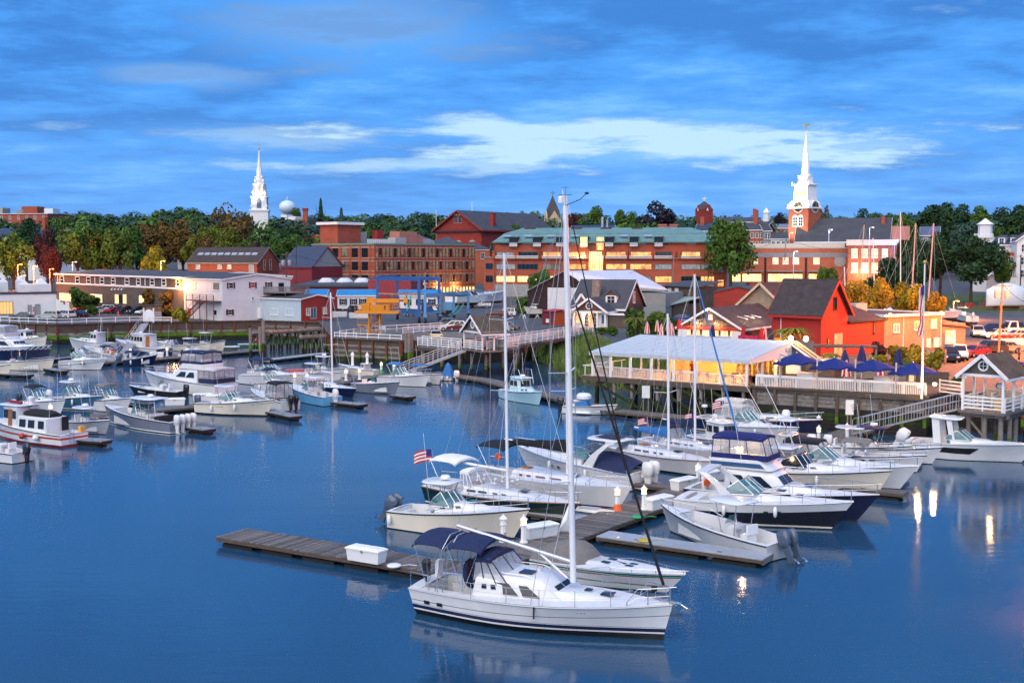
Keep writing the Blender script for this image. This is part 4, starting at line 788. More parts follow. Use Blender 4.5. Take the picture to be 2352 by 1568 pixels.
def pilothouse(name,label,bow,stern,hullm,stripe=None,housem=None,fs=.9,fb=1.65,B=None,hx=(.40,.62),hh=1.75,trunkx=.86,L=None,hd=None,cat='motorboat',botm=None,roofrail=False,radar=True,mast=True,door=None,rubm=None,ant=2,roof_over=.35,motors=0,mm=None,canvas=None,winm=None,rail=True):
 b=Boat(name,label,cat,bow,stern,L,hd,B,fs,fb,rake=.8,tw=.86,fl=.45,sheer=1.8)
 b.std(hullm,stripe,botm,rubm or rubber);L=b.L;hm=housem or gel;b.deck((.04,hx[0]-.01),w=.25,sole=.35,m=hm if housem else None)
 z=b.zs(hx[0])-.1;x0,x1=hx[0]*L,hx[1]*L
 c=b.trunk('wheelhouse',x0,x1,b.bs(hx[0])*.78,b.bs(hx[1])*.68,z,hh,hm,fr=.35,ar=0,ins=.1,rnd=.06)
 n=max(2,int((x1-x0)/.9));b.wins(c,[((i+.12)/n,(i+.88)/n)for i in range(n)],.52,.88,winm);b.fwin(c,((.03,.34),(.36,.64),(.66,.97)),.5,.9,winm)
 if door:b.fwin(c,((.55,.88),),.0,.9,door,name='cabin_door',back=True)
 b.top(x0-.8*roof_over-.2,x1+.12,b.bs(hx[0])*.74,z,z+hh,hm,posts=False,name='roof',crown=.06)
 t=b.trunk('trunk_cabin',x1-.1,L*trunkx,b.bs(hx[1])*.66,b.bs(trunkx)*.45,b.zs(hx[1])-.08,.55,hm,fr=.6,ins=.12,zb1=b.zs(trunkx)-.05,h1=.3);b.wins(t,((.15,.35),(.5,.68)),.4,.75)
 zr=z+hh+.1
 if radar:b.radar(x0+.6*(x1-x0),zr)
 if mast:MB().tube([(x0+.2,0,zr),(x0,0,zr+1.5)],.035,5).o('signal_mast',mastm,b.T)
 if roofrail:
  r=MB()
  for sg in(1,-1):
   w=b.bs(hx[0])*.62;r.tube([(x0,sg*w,zr-.1),(x0+.3,sg*w*.95,zr+.85),(x1-.3,sg*w*.9,zr+.85),(x1+.6,sg*w*.75,zr-.6)],.022,4);r.tube([(x0+.9,sg*w*.95,zr-.1),(x0+.9,sg*w*.95,zr+.85)],.022,4)
  r.o('roof_rail',chrome,b.T)
 for i in range(ant):b.antenna(x0+.3,.5*(1 if i else-1),zr,2.5)
 if canvas is not None:b.enclosure(x0-1.9,x0+.05,b.bs(.2)*.8,b.bs(hx[0])*.76,z+.5,z+hh+.02,canvas,front=.02,skirt=.2)
 if rail:b.rail(hx[1],.6)
 if motors:b.outboards(motors,mm)
 return b
def rigging(b,mx,mh,zb,spr=(.42,.72),chain=.55,back=True,jib=None,wr=.014,mr=.10,boom=None,boomz=1.5,boomm=None,cover=None,coverm=None,jm=None,boom_tip=None,msm=None,rk=.25,jtop=1.0):
 """mast, spreaders, wires, boom of a sailing boat"""
 T=b.T;L=b.L;zt=mh;mxr=lambda z:mx-rk*(z-zb)/(zt-zb);m=MB().tube([(mx,0,zb),(mxr(zb+(zt-zb)*.6),0,zb+(zt-zb)*.6),(mx-rk,0,zt)],mr,10,mr*.8).o('mast',msm or mastm,T,50);hb=b.bs(.5)
 for f in spr:
  z=zb+(zt-zb)*f
  xm=mxr(z);MB().bar((xm-.3,-hb*.68,z+.1),(xm,0,z),.06,.035).bar((xm,0,z),(xm-.3,hb*.68,z+.1),.06,.035).o('spreader',mastm,m)
 k=b.sh(chain,.95);bowp=b.sh(.985,0,.1)
 for sg in(1,-1):
  pts=[(k.x-.2,sg*k.y,k.z)]+[(mxr(zb+(zt-zb)*f)-.3,sg*hb*.68,zb+(zt-zb)*f+.1)for f in spr]+[(mx-rk,0,zt-.1)]
  MB().tube(pts,wr,4).o('shroud',wire,T);MB().tube([(k.x+.3,sg*k.y,k.z),(mxr(zb+(zt-zb)*spr[0]),0,zb+(zt-zb)*spr[0])],wr,4).o('lower_shroud',wire,T)
 if back:MB().tube([(.1,0,b.zs(0)+.3),(mx-rk-.08,0,zt)],wr,4).o('backstay',wire,T)
 zj=zb+(zt-zb)*jtop-.2;top=(mxr(zj)+.1,0,zj)
 MB().tube([bowp,top],wr,4).o('forestay',wire,T)
 if jib:
  a,c=Vector(bowp),Vector(top);MB().tube([a.lerp(c,.05),a.lerp(c,.25),a.lerp(c,.6),a.lerp(c,.93)],jib,6,jib*.55).o('furled_jib',jm or canv_white,T,60)
 if boom:
  bz=zb+boomz;be=(mx-boom,0,bz+.1)if boom_tip is None else boom_tip
  MB().tube([(mx-.1,0,bz),be],.085,8).o('boom',boomm or mastm,T,50)
  if cover:
   rows=[]
   for i in range(9):
    u=i/8;X=mx-.05+(be[0]-mx)*u;h=.55*(1-u)**1.6+.20+.04*math.sin(u*19);w=.17-.06*u;zc=bz+(be[2]-bz)*u
    rows.append([(X,w*math.cos(a)*(.8 if math.sin(a)>0 else 1),zc-.1+(h if math.sin(a)>0 else .12)*math.sin(a))for a in[6.2832*j/10 for j in range(10)]])
   MB().loft(rows).o('sail_cover',coverm or canv_navy,T,60)
  MB().tube([be,(mx-rk-.05,0,zt-.1)],wr*.7,4).o('topping_lift',wire,T)
 mq=mx-rk;v=MB().tube([(mq,0,zt),(mq,0,zt+.45)],.012,4);v.bar((mq-.3,0,zt+.45),(mq+.3,0,zt+.45),.02);v.o('wind_vane',rubber,m)
 return m
def sailboat(name,label,bow,stern,hullm,stripe=None,mast=14.0,mastx=.56,boom=3.6,cover=None,bim=None,dodger=None,fs=1.0,fb=1.35,B=None,L=None,hd=None,jib=None,jm=None,cove=None,winm=None,spr=(.42,.72),toe=None,boomz=1.1,boomm=None,ground=0.0,life=True,wins=None,cat='sailboat',wr=.014,botm=None):
 b=Boat(name,label,cat,bow,stern,L,hd,B or .315*((Vector(bow)-Vector(stern)).length if stern is not None else L),fs,fb,rake=1.0,tw=.66,sm=.46,pw=2.1,fl=.55,sheer=2.2,strake=-.35,ground=ground)
 b.std(hullm,stripe,botm,toe or None);L=b.L;b.deck((.05,.30),w=.42,sole=.45)
 c=b.trunk('coachroof',L*.30,L*.80,b.bs(.34)*.68,b.bs(.76)*.52,b.zs(.4)-.05,.48,gel,fr=.7,ar=.0,ins=.14,zb1=b.zs(.78)-.02,h1=.22,rnd=.25)
 b.wins(c,wins or((.06,.2),(.25,.38),(.48,.55),(.62,.69)),.35,.72,winm)
 MB().box((L*.70,0,b.zs(.7)+.35),(.5,.5,.06)).o('deck_hatch',glass,c[0]);MB().box((L*.335,0,b.zs(.34)+.47),(.7,.6,.08)).o('companionway_hatch',teak,c[0])
 MB().lathe([(.38,0),(.41,.02),(.38,.04)],16,(0,0,0)).o('steering_wheel',chrome,b.T,loc=(L*.1,0,1.2)).rotation_euler=(0,R(80),0)
 if dodger is not None:b.enclosure(L*.27,L*.38,b.bs(.3)*.62,b.bs(.4)*.56,b.zs(.35)+.3,b.zs(.35)+1.25,dodger,front=.6)
 if bim is not None:b.bimini(L*.04,L*.25,b.bs(.15)*.85,b.zs(.1)+.2,b.zs(.1)+2.05,bim)
 rigging(b,L*mastx,mast,b.zs(mastx)+.35,spr,jib=jib,jm=jm,boom=boom,cover=cover is not None,coverm=cover,boomz=boomz,boomm=boomm,wr=wr)
 if life:
  m=MB();ts=[.08+.74*i/7 for i in range(8)]
  for sg in(1,-1):
   for h in(.32,.62):m.tube([b.sh(t,.95*sg,h)for t in ts],.009,4)
   for t in ts:m.tube([b.sh(t,.95*sg),b.sh(t,.95*sg,.64)],.014,4)
  m.o('lifelines',chrome,b.T)
 b.rail(.80,.62,n=5)
 s_=MB();a=[b.sh(.10,.9,.66),b.sh(.0,.8,.66),b.sh(.0,-.8,.66),b.sh(.10,-.9,.66)];s_.tube(a,.016,4)
 for p in a:s_.tube([p,p-Vector((0,0,.66))],.016,4)
 s_.o('stern_rail',chrome,b.T)
 return b
# ---------------------------------------------------------------- the sailing yacht in front
def hero():
 b=Boat('sailing_yacht','large white sailing yacht with navy canvas tops moored in the foreground','sailboat',P(1522,1468),P(990,1390),B=3.95,fs=1.15,fb=1.52,rake=.42,tw=.74,sm=.44,pw=2.15,fl=.5,sheer=1.9,strake=-.3)
 T,L=b.T,b.L
 b.hull([(-.6,.24,'hull_bottom',bottom),(.24,.31,'white_stripe',gel),(.31,.46,'boot_stripe',navy),(.46,.49,'upper_white_stripe',gel),(.49,.505,'pin_stripe',navy),(.505,'s-0.50','hull',gel),('s-0.50','s-0.475','cove_stripe',navy),('s-0.475','s','hull_upper',gel)],n=28)
 b.deck((.05,.27),w=.5,sole=.5,cam=.08);b.rub(ltgrey,.03)
 c=b.trunk('coachroof',L*.25,L*.66,b.bs(.3)*.74,b.bs(.62)*.62,b.zs(.4)-.03,.92,gel,fr=1.25,ar=.15,ins=.18,rnd=.22)
 b.wins(c,((.10,.16),(.22,.28)),.48,.74);b.wins(c,((.36,.54),(.59,.79)),.24,.84,slant=.10);b.fwin(c,((.05,.48),(.52,.95)),.2,.86,name='front_window')
 f=b.trunk('foredeck_trunk',L*.56,L*.86,b.bs(.6)*.64,b.bs(.84)*.42,b.zs(.58)-.02,.42,gel,fr=.9,ins=.16,zb1=b.zs(.84)-.01,h1=.16,rnd=.35)
 for u,w in((.70,.28),(.78,.5)):MB().box((L*u,0,b.zs(u)+.33-(u-.7)*1.2),(w,w*1.1,.05)).o('deck_hatch',glass,f[0])
 MB().box((L*.45,-.2,b.zs(.45)+.93),(.6,.55,.05)).o('deck_hatch',glass,c[0])
 for sg in(1,-1):
  MB().tube([(L*.34,sg*b.bs(.4)*.5,b.zs(.4)+.9),(L*.37,sg*b.bs(.4)*.5,b.zs(.4)+.99),(L*.47,sg*b.bs(.4)*.5,b.zs(.4)+.98),(L*.50,sg*b.bs(.4)*.48,b.zs(.4)+.88)],.018,5).o('handrail',chrome,T)
  for t in(.075,.135):
   z=b.zs(t)-.5;q=[Vector((b.x(t+dx,z),sg*(b.y(t+dx,z+dz)+.045),z+dz))for dx,dz in((-.012,-.08),(.014,-.08),(.014,.08),(-.012,.08))];MB().poly(q).o('hull_port',glass,T,fix=False)
 z=b.zs(.55)-.25;q=b.sh(.545,-1.015);MB().box((q.x,q.y,q.z-.28),(.06,.03,.5)).o('chainplate',rubber,T)
 for i in range(3):
  t=.70+.012*i;z=b.zs(t)-.28;MB().lathe([(.022,0),(.022,.02)],6,(b.x(t,z),-b.y(t,z)-.01,z)).o('vent_outlet',rubber,T)
 # rig
 rigging(b,L*.635,17.6,b.zs(.6)+.62,(.27,.56),chain=.545,back=False,jib=.065,jm=canv_black,mr=.135,boom=5.5,boomz=.85,boomm=alum,boom_tip=(L*.125,0,3.75),jtop=.81,rk=.42,wr=.015)
 MB().tube([(L*.61,0,b.zs(.6)+.75),(L*.48,0,3.05)],.07,8).o('boom_vang',alum,T,50)
 mxx=L*.635
 m2=MB().tube([(mxx-.45,0,17.6),(mxx-.55,0,18.25)],.02,4);m2.lathe([(.09,0),(.11,.05),(.11,.25),(.07,.3)],8,(mxx-.62,0,17.7));m2.o('masthead_light',white_pl,T)
 MB().tube([(mxx-.42,0,17.6),(mxx+.2,.1,17.85),(mxx+.5,.1,18.1)],.015,4).lathe([(.03,0),(.12,.05),(.03,.1)],8,(mxx+.5,.1,18.05)).o('anemometer',rubber,T)
 MB().lathe([(.2,0),(.31,.07),(.31,.2),(.22,.28)],14,(mxx+.45,0,9.6)).o('radar_dome',white_pl,T,40);MB().bar((mxx,0,9.55),(mxx+.5,0,9.6),.12,.08).o('radar_bracket',mastm,T)
 # cockpit canvas: dodger with clear windows, two bimini panels, steel arch
 b.enclosure(L*.255,L*.41,b.bs(.3)*.66,b.bs(.4)*.6,b.zs(.35)+.5,b.zs(.35)+1.55,canv_navy,front=.95,skirt=.12,panel_m=clear)
 zb=b.zs(.1)+.1
 b.bimini(L*.145,L*.30,b.bs(.15)*.88,zb,zb+2.25,canv_navy,crown=.35);b.bimini(-.15,L*.125,b.bs(.1)*.85,zb,zb+2.25,canv_navy,crown=.38)
 a=MB();w=b.bs(.1)*.93
 for off in(0,.35):a.tube([(L*.10+off,w,zb-.1),(L*.125+off,w*.9,zb+1.75),(L*.135+off,w*.55,zb+2.28),(L*.135+off,-w*.55,zb+2.28),(L*.125+off,-w*.9,zb+1.75),(L*.10+off,-w,zb-.1)],.026,6)
 a.o('mainsheet_arch',chrome,T)
 MB().tube([(L*.14,0,zb+2.3),(L*.15,0,3.72)],.02,4).o('mainsheet',canv_white,T)
 wc=MB().lathe([(.1,-.12),(.62,-.1),(.66,0),(.62,.1),(.1,.12)],16).o('wheel_cover',canv_navy,T,loc=(L*.19,0,b.zs(.15)+.55));wc.rotation_euler=(0,R(80),0)
 b.box('helm_pedestal',L*.195,L*.215,.2,.5,1.7,gel);
 for sg in(1,-1):b.box('cockpit_seat',L*.07,L*.255,.32,.5,.98,gel,y=sg*b.bs(.15)*.55,tp=.96)
 MB().box((L*.005,b.bs(0)*.45,b.zs(0)+.42),(.18,.42,.75)).o('liferaft_case',white_pl,T)
 o=MB().loft([[(-.05,-.5-.12,1.7),(.2,-.62,1.7),(.2,-.38,1.7),(-.05,-.38,1.7)],[(-.1,-.64,2.1),(.22,-.64,2.1),(.22,-.36,2.1),(-.1,-.36,2.1)],[(-.02,-.6,2.25),(.16,-.6,2.25),(.16,-.4,2.25),(-.02,-.4,2.25)]]);o.tube([(.06,-.5,1.7),(.05,-.5,1.05)],.05,5);o.o('dinghy_outboard',motorblk,T)
 # stanchions, lifelines, pulpit, anchor
 ts=[.13,.28,.43,.56,.69,.81];m=MB()
 for sg in(1,-1):
  for h in(.33,.64):m.tube([b.sh(.06,.93*sg,h)]+[b.sh(t,.95*sg,h)for t in ts]+[b.sh(.88,.92*sg,h)],.008,4)
 m.o('lifelines',wire,T)
 for sg in(1,-1):
  for t in ts:MB().tube([b.sh(t,.95*sg),b.sh(t,.95*sg,.66)],.017,5).o('stanchion',chrome,T)
 b.rail(.86,.68,n=5,k=.9,r=.02)
 s_=MB();pts=[b.sh(.09,.93,.66),b.sh(.0,.85,.66),b.sh(.0,-.85,.66),b.sh(.09,-.93,.66)]
 for i in(0,2):s_.tube(pts[i:i+2],.018,5)
 for p in pts:s_.tube([p,p-Vector((0,0,.66))],.018,5)
 s_.o('stern_rail',chrome,T)
 n=b.sh(1,0);MB().bar((n.x-.5,0,n.z+.1),(n.x+.35,0,n.z+.08),.14,.06).o('anchor_roller',chrome,T)
 MB().tube([(n.x+.2,0,n.z+.1),(n.x+.62,0,n.z-.12)],.03,5).add([(n.x+.35,.24,n.z-.2),(n.x+.75,0,n.z-.30),(n.x+.35,-.24,n.z-.2),(n.x+.75,0,n.z-.05)],[(0,1,3),(1,2,3),(0,2,1)]).o('anchor',chrome,T)
 MB().lathe([(.12,0),(.14,.06),(.12,.18)],10,(L*.965,.0,n.z+.45)).o('furling_drum',rubber,T)
 for t,k in((.06,.0),(.3,1.2),(.62,-.8),(.9,.4)):p=b.sh(t,.96);MB().tube([p,(p.x+k*.5,b.B/2+.35,p.z-.5),(p.x+k,b.B/2+.95,.56)],.022,4).o('mooring_line',canv_white,T)
 b.fenders((.22,.45,.66),None,1)
 b.box('dorade_vent',L*.44,L*.49,.17,b.zs(.4)+.86,b.zs(.4)+1.02,gel,y=.35)
hero()
HD=-33.0
# ---- right-hand marina
def runabout():
 b=Boat('runabout','white runabout with red and green stripes under a grey cockpit cover','motorboat',P(1530,1362),P(1244,1309),B=2.5,fs=.8,fb=1.05,rake=1.0,tw=.86,fl=.4)
 b.hull([(-.4,.05,'hull_bottom',bottom),(.05,.28,'hull',gel),(.28,.33,'green_lower_stripe',mat('stripe_green',(.05,.42,.30),.35)),(.33,.36,'red_lower_stripe',redp),(.36,'s-0.24','hull_side',gel),('s-0.24','s-0.20','red_stripe',redp),('s-0.20','s-0.13','green_stripe',MATS['stripe_green']),('s-0.13','s-0.08','navy_stripe',navy),('s-0.08','s','sheer_strip',gel)])
 b.deck(cam=.14);L=b.L
 t=b.trunk('foredeck',L*.42,L*.88,b.bs(.44)*.72,b.bs(.86)*.4,b.zs(.45),.22,gel,fr=1.2,ins=.25,zb1=b.zs(.86),h1=.06,rnd=.4)
 for x,y in((.56,.32),(.56,-.32),(.74,.18),(.74,-.22)):MB().box((L*x,y,b.zs(x)+.19-(x-.56)*.42),(.42,.26,.03)).o('deck_hatch',glass,t[0])
 rows=[]
 for i in range(8):
  q=i/7;X=L*(.0+.45*q);hh=(.35,.62,.80,.92,1.0,1.02,.85,.22)[i];w=b.bs(.45*q)*(.98-.14*q);rows.append([(X,w*k,b.zs(.2)+hh*(1-abs(k)**2.6))for k in(-1,-.8,-.4,0,.4,.8,1)])
 MB().loft(rows,closed=False).o('cockpit_cover',canv_grey,b.T,60);b.rail(.5,.16,mid=False)
runabout()
b=walkaround('motorboat','white walkaround motorboat with aqua windshield and tilted dark outboards beside the front dock',P(1180,1236),P(916,1203),cream,motors=2,mm=motorgrey,top=gel,radar=True,ant=1,B=2.95,fs=1.0,fb=1.75,tilt=.5);b.fenders((.04,))
b=sailboat('sailboat','dark green hulled sailboat with white deck and bare white boom',P(1300,1200),P(1003,1148),greenh,mast=15.7,mastx=.57,boom=4.2,B=3.3,fs=1.05,fb=1.3,bim=canv_white,dodger=canv_white,toe=teak,stripe=white_pl);b.flag(-.1,1.6,sz=1.3)
for x,y in((.36,.3),(.36,-.3),(.50,.35),(.50,-.35),(.62,.25),(.62,-.25)):MB().tube([(b.L*x,y,1.75),(b.L*x,y,2.0),(b.L*x+.12,y,2.08)],.07,6).o('cowl_vent',white_pl,b.T,50)
b=sailboat('sailboat','white sailboat with black boom cover, black bimini and red and navy waterline',P(1421,1170),P(1113,1116),gel,stripe=navy,mast=19.4,mastx=.642,boom=5.4,cover=canv_black,bim=canv_black,B=3.7,fs=1.25,fb=1.55,jib=.06,jm=canv_black,boomz=1.6,spr=(.3,.6),wins=((.12,.17),(.24,.30),(.38,.52),(.60,.76)),winm=mat('violet_glass',(.12,.03,.10),.1),botm=redp)
MB().lathe([(.20,0),(.28,.05),(.20,.1)],14).o('life_ring',orangep,b.T,loc=(.2,1.2,1.9)).rotation_euler=(R(90),0,R(30))
b=express('motor_yacht','white cruiser under navy covers with white arch and twin white outboards',P(1215,1080),P(1478,1122),gel,camp=canv_navy,motors=2,mm=gel,B=3.2,archh=1.9,ant=0,archm=gel)
b.top(b.L*.12,b.L*.42,1.15,1,b.zs(.2)+1.95,gel,posts=False);MB().box((b.L*.27,0,b.zs(.2)+2.09),(1.7,1.3,.03)).o('roof_canvas',canv_navy,b.T)
b=sailboat('sailboat','cream white sailboat with bright blue boom cover at the main dock',P(1624,1098),P(1415,1051),gel,mast=11.4,mastx=.60,boom=3.9,cover=canv_blue,B=3.2,fs=1.0,fb=1.35,toe=teak,stripe=greenh)
b=sailboat('sailboat','white sailboat with navy sail cover and blue furled jib behind the blue covered sailboat',P(1687,1076),P(1490,1034),gel,mast=14.2,mastx=.56,boom=3.8,cover=canv_navy,dodger=canv_navy,B=3.1,jib=.09,jm=canv_blue,boomz=1.2);b.flag(0,1.5,sz=.9)
b=pilothouse('motorboat','white wheelhouse motorboat with dark side window near the tent restaurant',P(1734,1056),P(1597,1022),ltgrey,B=2.8,hx=(.36,.62),hh=1.5,radar=False,mast=False);b.flag(.1,1.4,sz=1.0)
b=express('motorboat','white motorboat under a cream canvas top with a flag on its stern',P(1808,1026),P(1652,999),gel,canvas=canv_beige,arch=False,ports=1,cat='motorboat');b.flag(b.L*.1,1.7,sz=1.1);b.outboards(1,gel)
b=pilothouse('motor_yacht','navy hulled yacht with varnished rail and beige canvas enclosure by the patio wall',P(1868,1008),P(1608,982),navy,B=3.5,fs=1.1,fb=1.75,hx=(.28,.46),hh=.35,trunkx=.84,radar=False,mast=False,rubm=teak,ant=0,canvas=None,stripe=cream,cat='motor yacht')
b.enclosure(b.L*.20,b.L*.50,1.35,1.15,b.zs(.3)+.2,b.zs(.3)+1.65,canv_beige,front=.9);b.radar(b.L*.04,1.9)
b=walkaround('sportfishing_boat','white sport fishing boat with tuna tower and long outrigger poles',P(2012,1140),None,cream,L=9.6,hd=HD,motors=0,B=3.3,fs=1.05,fb=1.8,glassm=glass,ant=0)
tw=MB()
for sg in(1,-1):
 for x in(.30,.46):tw.tube([(b.L*x,sg*1.1,1.4),(b.L*.38+(x-.38)*4,sg*.55,4.6)],.03,5)
for z in(2.6,3.6):tw.tube([(b.L*.33,.9-(z-2)*.15,z),(b.L*.43,.9-(z-2)*.15,z),(b.L*.43,-.9+(z-2)*.15,z),(b.L*.33,-.9+(z-2)*.15,z),(b.L*.33,.9-(z-2)*.15,z)],.022,4)
tw.o('tuna_tower',chrome,b.T);b.top(b.L*.31,b.L*.45,.75,3,4.6,gel,posts=False);b.top(b.L*.28,b.L*.46,1.15,3,2.75,gel,posts=False,name='lower_hardtop');MB().lathe([(.05,0),(.26,.1),(.28,.3),(.18,.48)],12,(b.L*.36,0,4.75)).o('satellite_dome',white_pl,b.T,40)
for sg,q in((1,4.0),(-1,3.4)):MB().tube([(b.L*.40,sg*1.2,2.3),(b.L*.40-q,sg*2.4,8.8)],.03,5,.012).o('outrigger_pole',mastm,b.T)
b=flybridge('motor_yacht','navy hulled flybridge yacht with royal blue canvas enclosure and amber reflections',P(1968,1196),None,navy,canv_royal,L=10.4,hd=HD,B=3.6,bandm=mat('flybridge_blue',(.03,.09,.2),.3),fs=1.1,fb=1.7,ant=1)
b.fenders((.80,.88),canv_navy,1);b.radar(b.L*.46,b.zs(.4)+2.0,.22,-.9)
lamp('enclosure_lamp',(b.L*.32,0,b.zs(.4)+3.0),(1,.62,.25),25,.1,b.T)
b=express('motor_yacht','glossy black and white express cruiser with curved arch and aqua windshield',P(1908,1216),P(1566,1180),mat('gelcoat_black_navy',(.006,.008,.018),.10,.1,1,coat=.6),stripe=cream,B=3.3,fs=1.2,fb=1.75,archh=1.75,ant=1,ports=2)
b=console_boat('center_console','white center console with curved hardtop and slate twin outboards tied to the grey finger dock',P(1540,1220),P(1795,1284),ltgrey,ttop=gel,motors=2,mm=motorgrey,B=2.75,fs=.85,fb=1.45,ant=0,rods=0,tz=2.55,msz=1.0,tilt=.4)
b=express('motor_yacht','grey sided cruiser with black canvas camper top and clear panels',P(2066,1124),None,gel,L=9.2,hd=HD,canvas=canv_black,arch=False,bandm=gel,B=3.1,upper=ltgrey,cat='motor yacht');b.radar(b.L*.2,b.zs(.2)+1.9)
b=console_boat('center_console','white center console with grey bimini and white seats near the long gangway',P(2104,1085),None,gel,L=6.8,hd=HD,bim=canv_grey,motors=1,mm=gel,ant=1,B=2.4)
b=console_boat('center_console','white center console with narrow white flat top between dark dock and bimini boat',P(2072,1062),None,gel,L=6.5,hd=HD,ttop=gel,motors=1,mm=gel,ant=0,B=2.3,tz=2.4)
b=console_boat('center_console','white center console with navy flat top and radar near the long gangway',P(2140,1066),None,gel,L=7.4,hd=HD,ttop=canv_navy,radar=True,motors=1,mm=gel,ant=1,rods=4,B=2.5,tz=2.45)
def bowrider():
 b=Boat('bowrider_yacht','large white motorboat with black side panel and slanted hardtop at right edge','motorboat',P(2345,1062),P(2085,1041),B=3.3,fs=1.15,fb=1.5,rake=1.3,tw=.9,fl=.42)
 b.hull([(-.5,.05,'hull_bottom',bottom),(.05,.5,'hull',gel),(.5,'s-0.15','hull_side',gel),('s-0.15','s','sheer_strip',ltgrey)]);b.deck((.05,.40),w=.3,sole=.5);L=b.L
 for sg in(1,-1):
  MB().loft([[(b.x(t,z),sg*(b.y(t,z)+.035),z)for z in(a-(a-c)*k/3 for k in range(4))]for t,a,c in((.05,.98,.93),(.16,.97,.72),(.30,.96,.58),(.45,.98,.54),(.57,1.0,.52),(.63,1.02,.98))],closed=False).o('side_panel',black,b.T,fix=False)
 c=b.trunk('foredeck',L*.42,L*.9,b.bs(.44)*.8,b.bs(.88)*.4,b.zs(.45)-.08,.5,gel,fr=1.0,ins=.22,zb1=b.zs(.88)-.05,h1=.14,rnd=.3)
 b.shield(L*.36,L*.6,b.bs(.4)*.8,b.bs(.56)*.6,b.zs(.5)+.25,.7,.9)
 b.top(L*.20,L*.50,1.25,1,3.15,gel,posts=False,slope=-.1)
 a=MB()
 for sg in(1,-1):
  for x0,x1,w0 in((.26,.235,.55),(.41,.36,.4)):a.loft([[(L*x0,sg*1.25,1.2),(L*x0+w0,sg*1.25,1.2),(L*x0+w0,sg*1.15,1.2),(L*x0,sg*1.15,1.2)],[(L*x1,sg*1.05,3.15),(L*x1+w0,sg*1.05,3.15),(L*x1+w0,sg*.95,3.15),(L*x1,sg*.95,3.15)]])
 a.o('hardtop_support',gel,b.T);b.outboards(2,gel,1.15,.5);b.box('stern_bench',.3,1.1,1.1,.5,1.1,gel);b.box('helm_seat',L*.30,L*.30+.6,.7,.5,1.6,gel)
bowrider()
# ---- middle of the basin
b=pilothouse('motorboat','pale blue cabin boat with roof railing at the curved dock',P(1238,931),P(1166,912),paleblue,housem=mat('pale_blue_house',(.50,.68,.72),.4),B=2.7,fs=.95,fb=1.5,hx=(.34,.60),hh=1.6,roofrail=True,mast=False,L=None)
b=console_boat('skiff','small white skiff with blue console cover below the tent',P(1402,953),P(1298,947),gel,cover=canv_blue,motors=1,mm=motorblk,B=2.0,fs=.7,fb=1.05,ant=0,cat='skiff',rail=False)
# ---- second group on the left
def pontoon_skiff():
 b=console_boat('skiff','white skiff with black outboard cut off by the lower left edge',P(-60,1046),P(52,1062),gel,motors=1,mm=motorblk,B=2.2,ant=0,cat='skiff',fs=.75,fb=1.1,rail=False)
pontoon_skiff()
def tug():
 b=Boat('cabin_cruiser','white tug style cruiser with red waterline and orange door at the left edge','cabin cruiser',P(-10,1001),P(172,1024),B=3.0,fs=1.0,fb=1.6,rake=.5,tw=.92,sm=.4,fl=.55)
 b.hull([(-.5,.14,'hull_bottom',redp),(.14,.19,'boot_stripe',black),(.19,.62,'hull',gel),(.62,.78,'red_stripe',redp),(.78,'s','hull_side',gel)]);b.deck((.03,.20),w=.2,sole=.45);L=b.L;b.rub(rubber)
 z=b.zs(.3)-.1
 c=b.trunk('aft_cabin',L*.20,L*.58,1.15,1.15,z,1.25,gel,fr=.1,ar=0,ins=.08,rnd=.06);b.wins(c,((.06,.26),(.40,.62),(.72,.94)),.3,.85)
 h=b.trunk('wheelhouse',L*.56,L*.80,1.15,.95,z,2.0,gel,fr=.25,ar=0,ins=.06,rnd=.05);b.wins(h,((.62,.95),),.5,.88);b.wins(h,((.30,.58),),.02,.9,teak,name='orange_door');b.wins(h,((.03,.26),),.5,.85);b.fwin(h,((.05,.48),(.52,.95)),.5,.9)
 b.top(L*.52,L*.83,1.2,z,z+2.0,gel,posts=False,name='roof',crown=.04)
 MB().loft([[(L*.22,.6*math.cos(a),z+1.3+.28*math.sin(a))for a in[6.2832*i/10 for i in range(10)]],[(L*.30,.8*math.cos(a),z+1.42+.34*math.sin(a))for a in[6.2832*i/10 for i in range(10)]],[(L*.50,.8*math.cos(a),z+1.42+.34*math.sin(a))for a in[6.2832*i/10 for i in range(10)]],[(L*.57,.5*math.cos(a),z+1.36+.2*math.sin(a))for a in[6.2832*i/10 for i in range(10)]]]).o('covered_dinghy',canv_black,b.T,60)
 MB().tube([(L*.58,.5,z+2.25),(L*.78,.35,z+2.3)],.13,7).o('red_bag',mat('maroon_canvas',(.20,.015,.03),.8),b.T,60);b.radar(L*.76,z+2.1)
 MB().lathe([(.24,0),(.24,.75),(.3,.8),(.3,.95),(.2,1.05)],12,(L*.56,-.3,z+1.7)).o('funnel',gel,b.T,40);MB().box((.25,-.9,1.25),(.3,.45,.6)).o('fuel_can',mat('amber_plastic',(.7,.35,.08),.5),b.T)
 MB().bx(L*.19,L*.195,-1.0,-.35,z+.1,z+1.25).o('dark_curtain',canv_black,b.T)
 MB().tube([(-.05,.5,.3),(-.05,.5,1.5)],.02,4).tube([(-.05,.1,.3),(-.05,.1,1.5)],.02,4).tube([(-.05,.1,.7),(-.05,.5,.7)],.02,4).tube([(-.05,.1,1.1),(-.05,.5,1.1)],.02,4).o('stern_ladder',chrome,b.T)
 b.antenna(L*.3,-.8,z+1.2,3.6,.1);b.antenna(L*.2,.8,z+1.2,3.6,.1)
 for t,m in((.42,redp),(.26,white_pl)):
  p=b.sh(t,1.02);MB().lathe([(.04,.5),(.2,.4),(.26,.22),(.2,.05),(.04,0)],10,(p.x,p.y+.2,.45)).o('ball_fender',m,b.T,60)
tug()
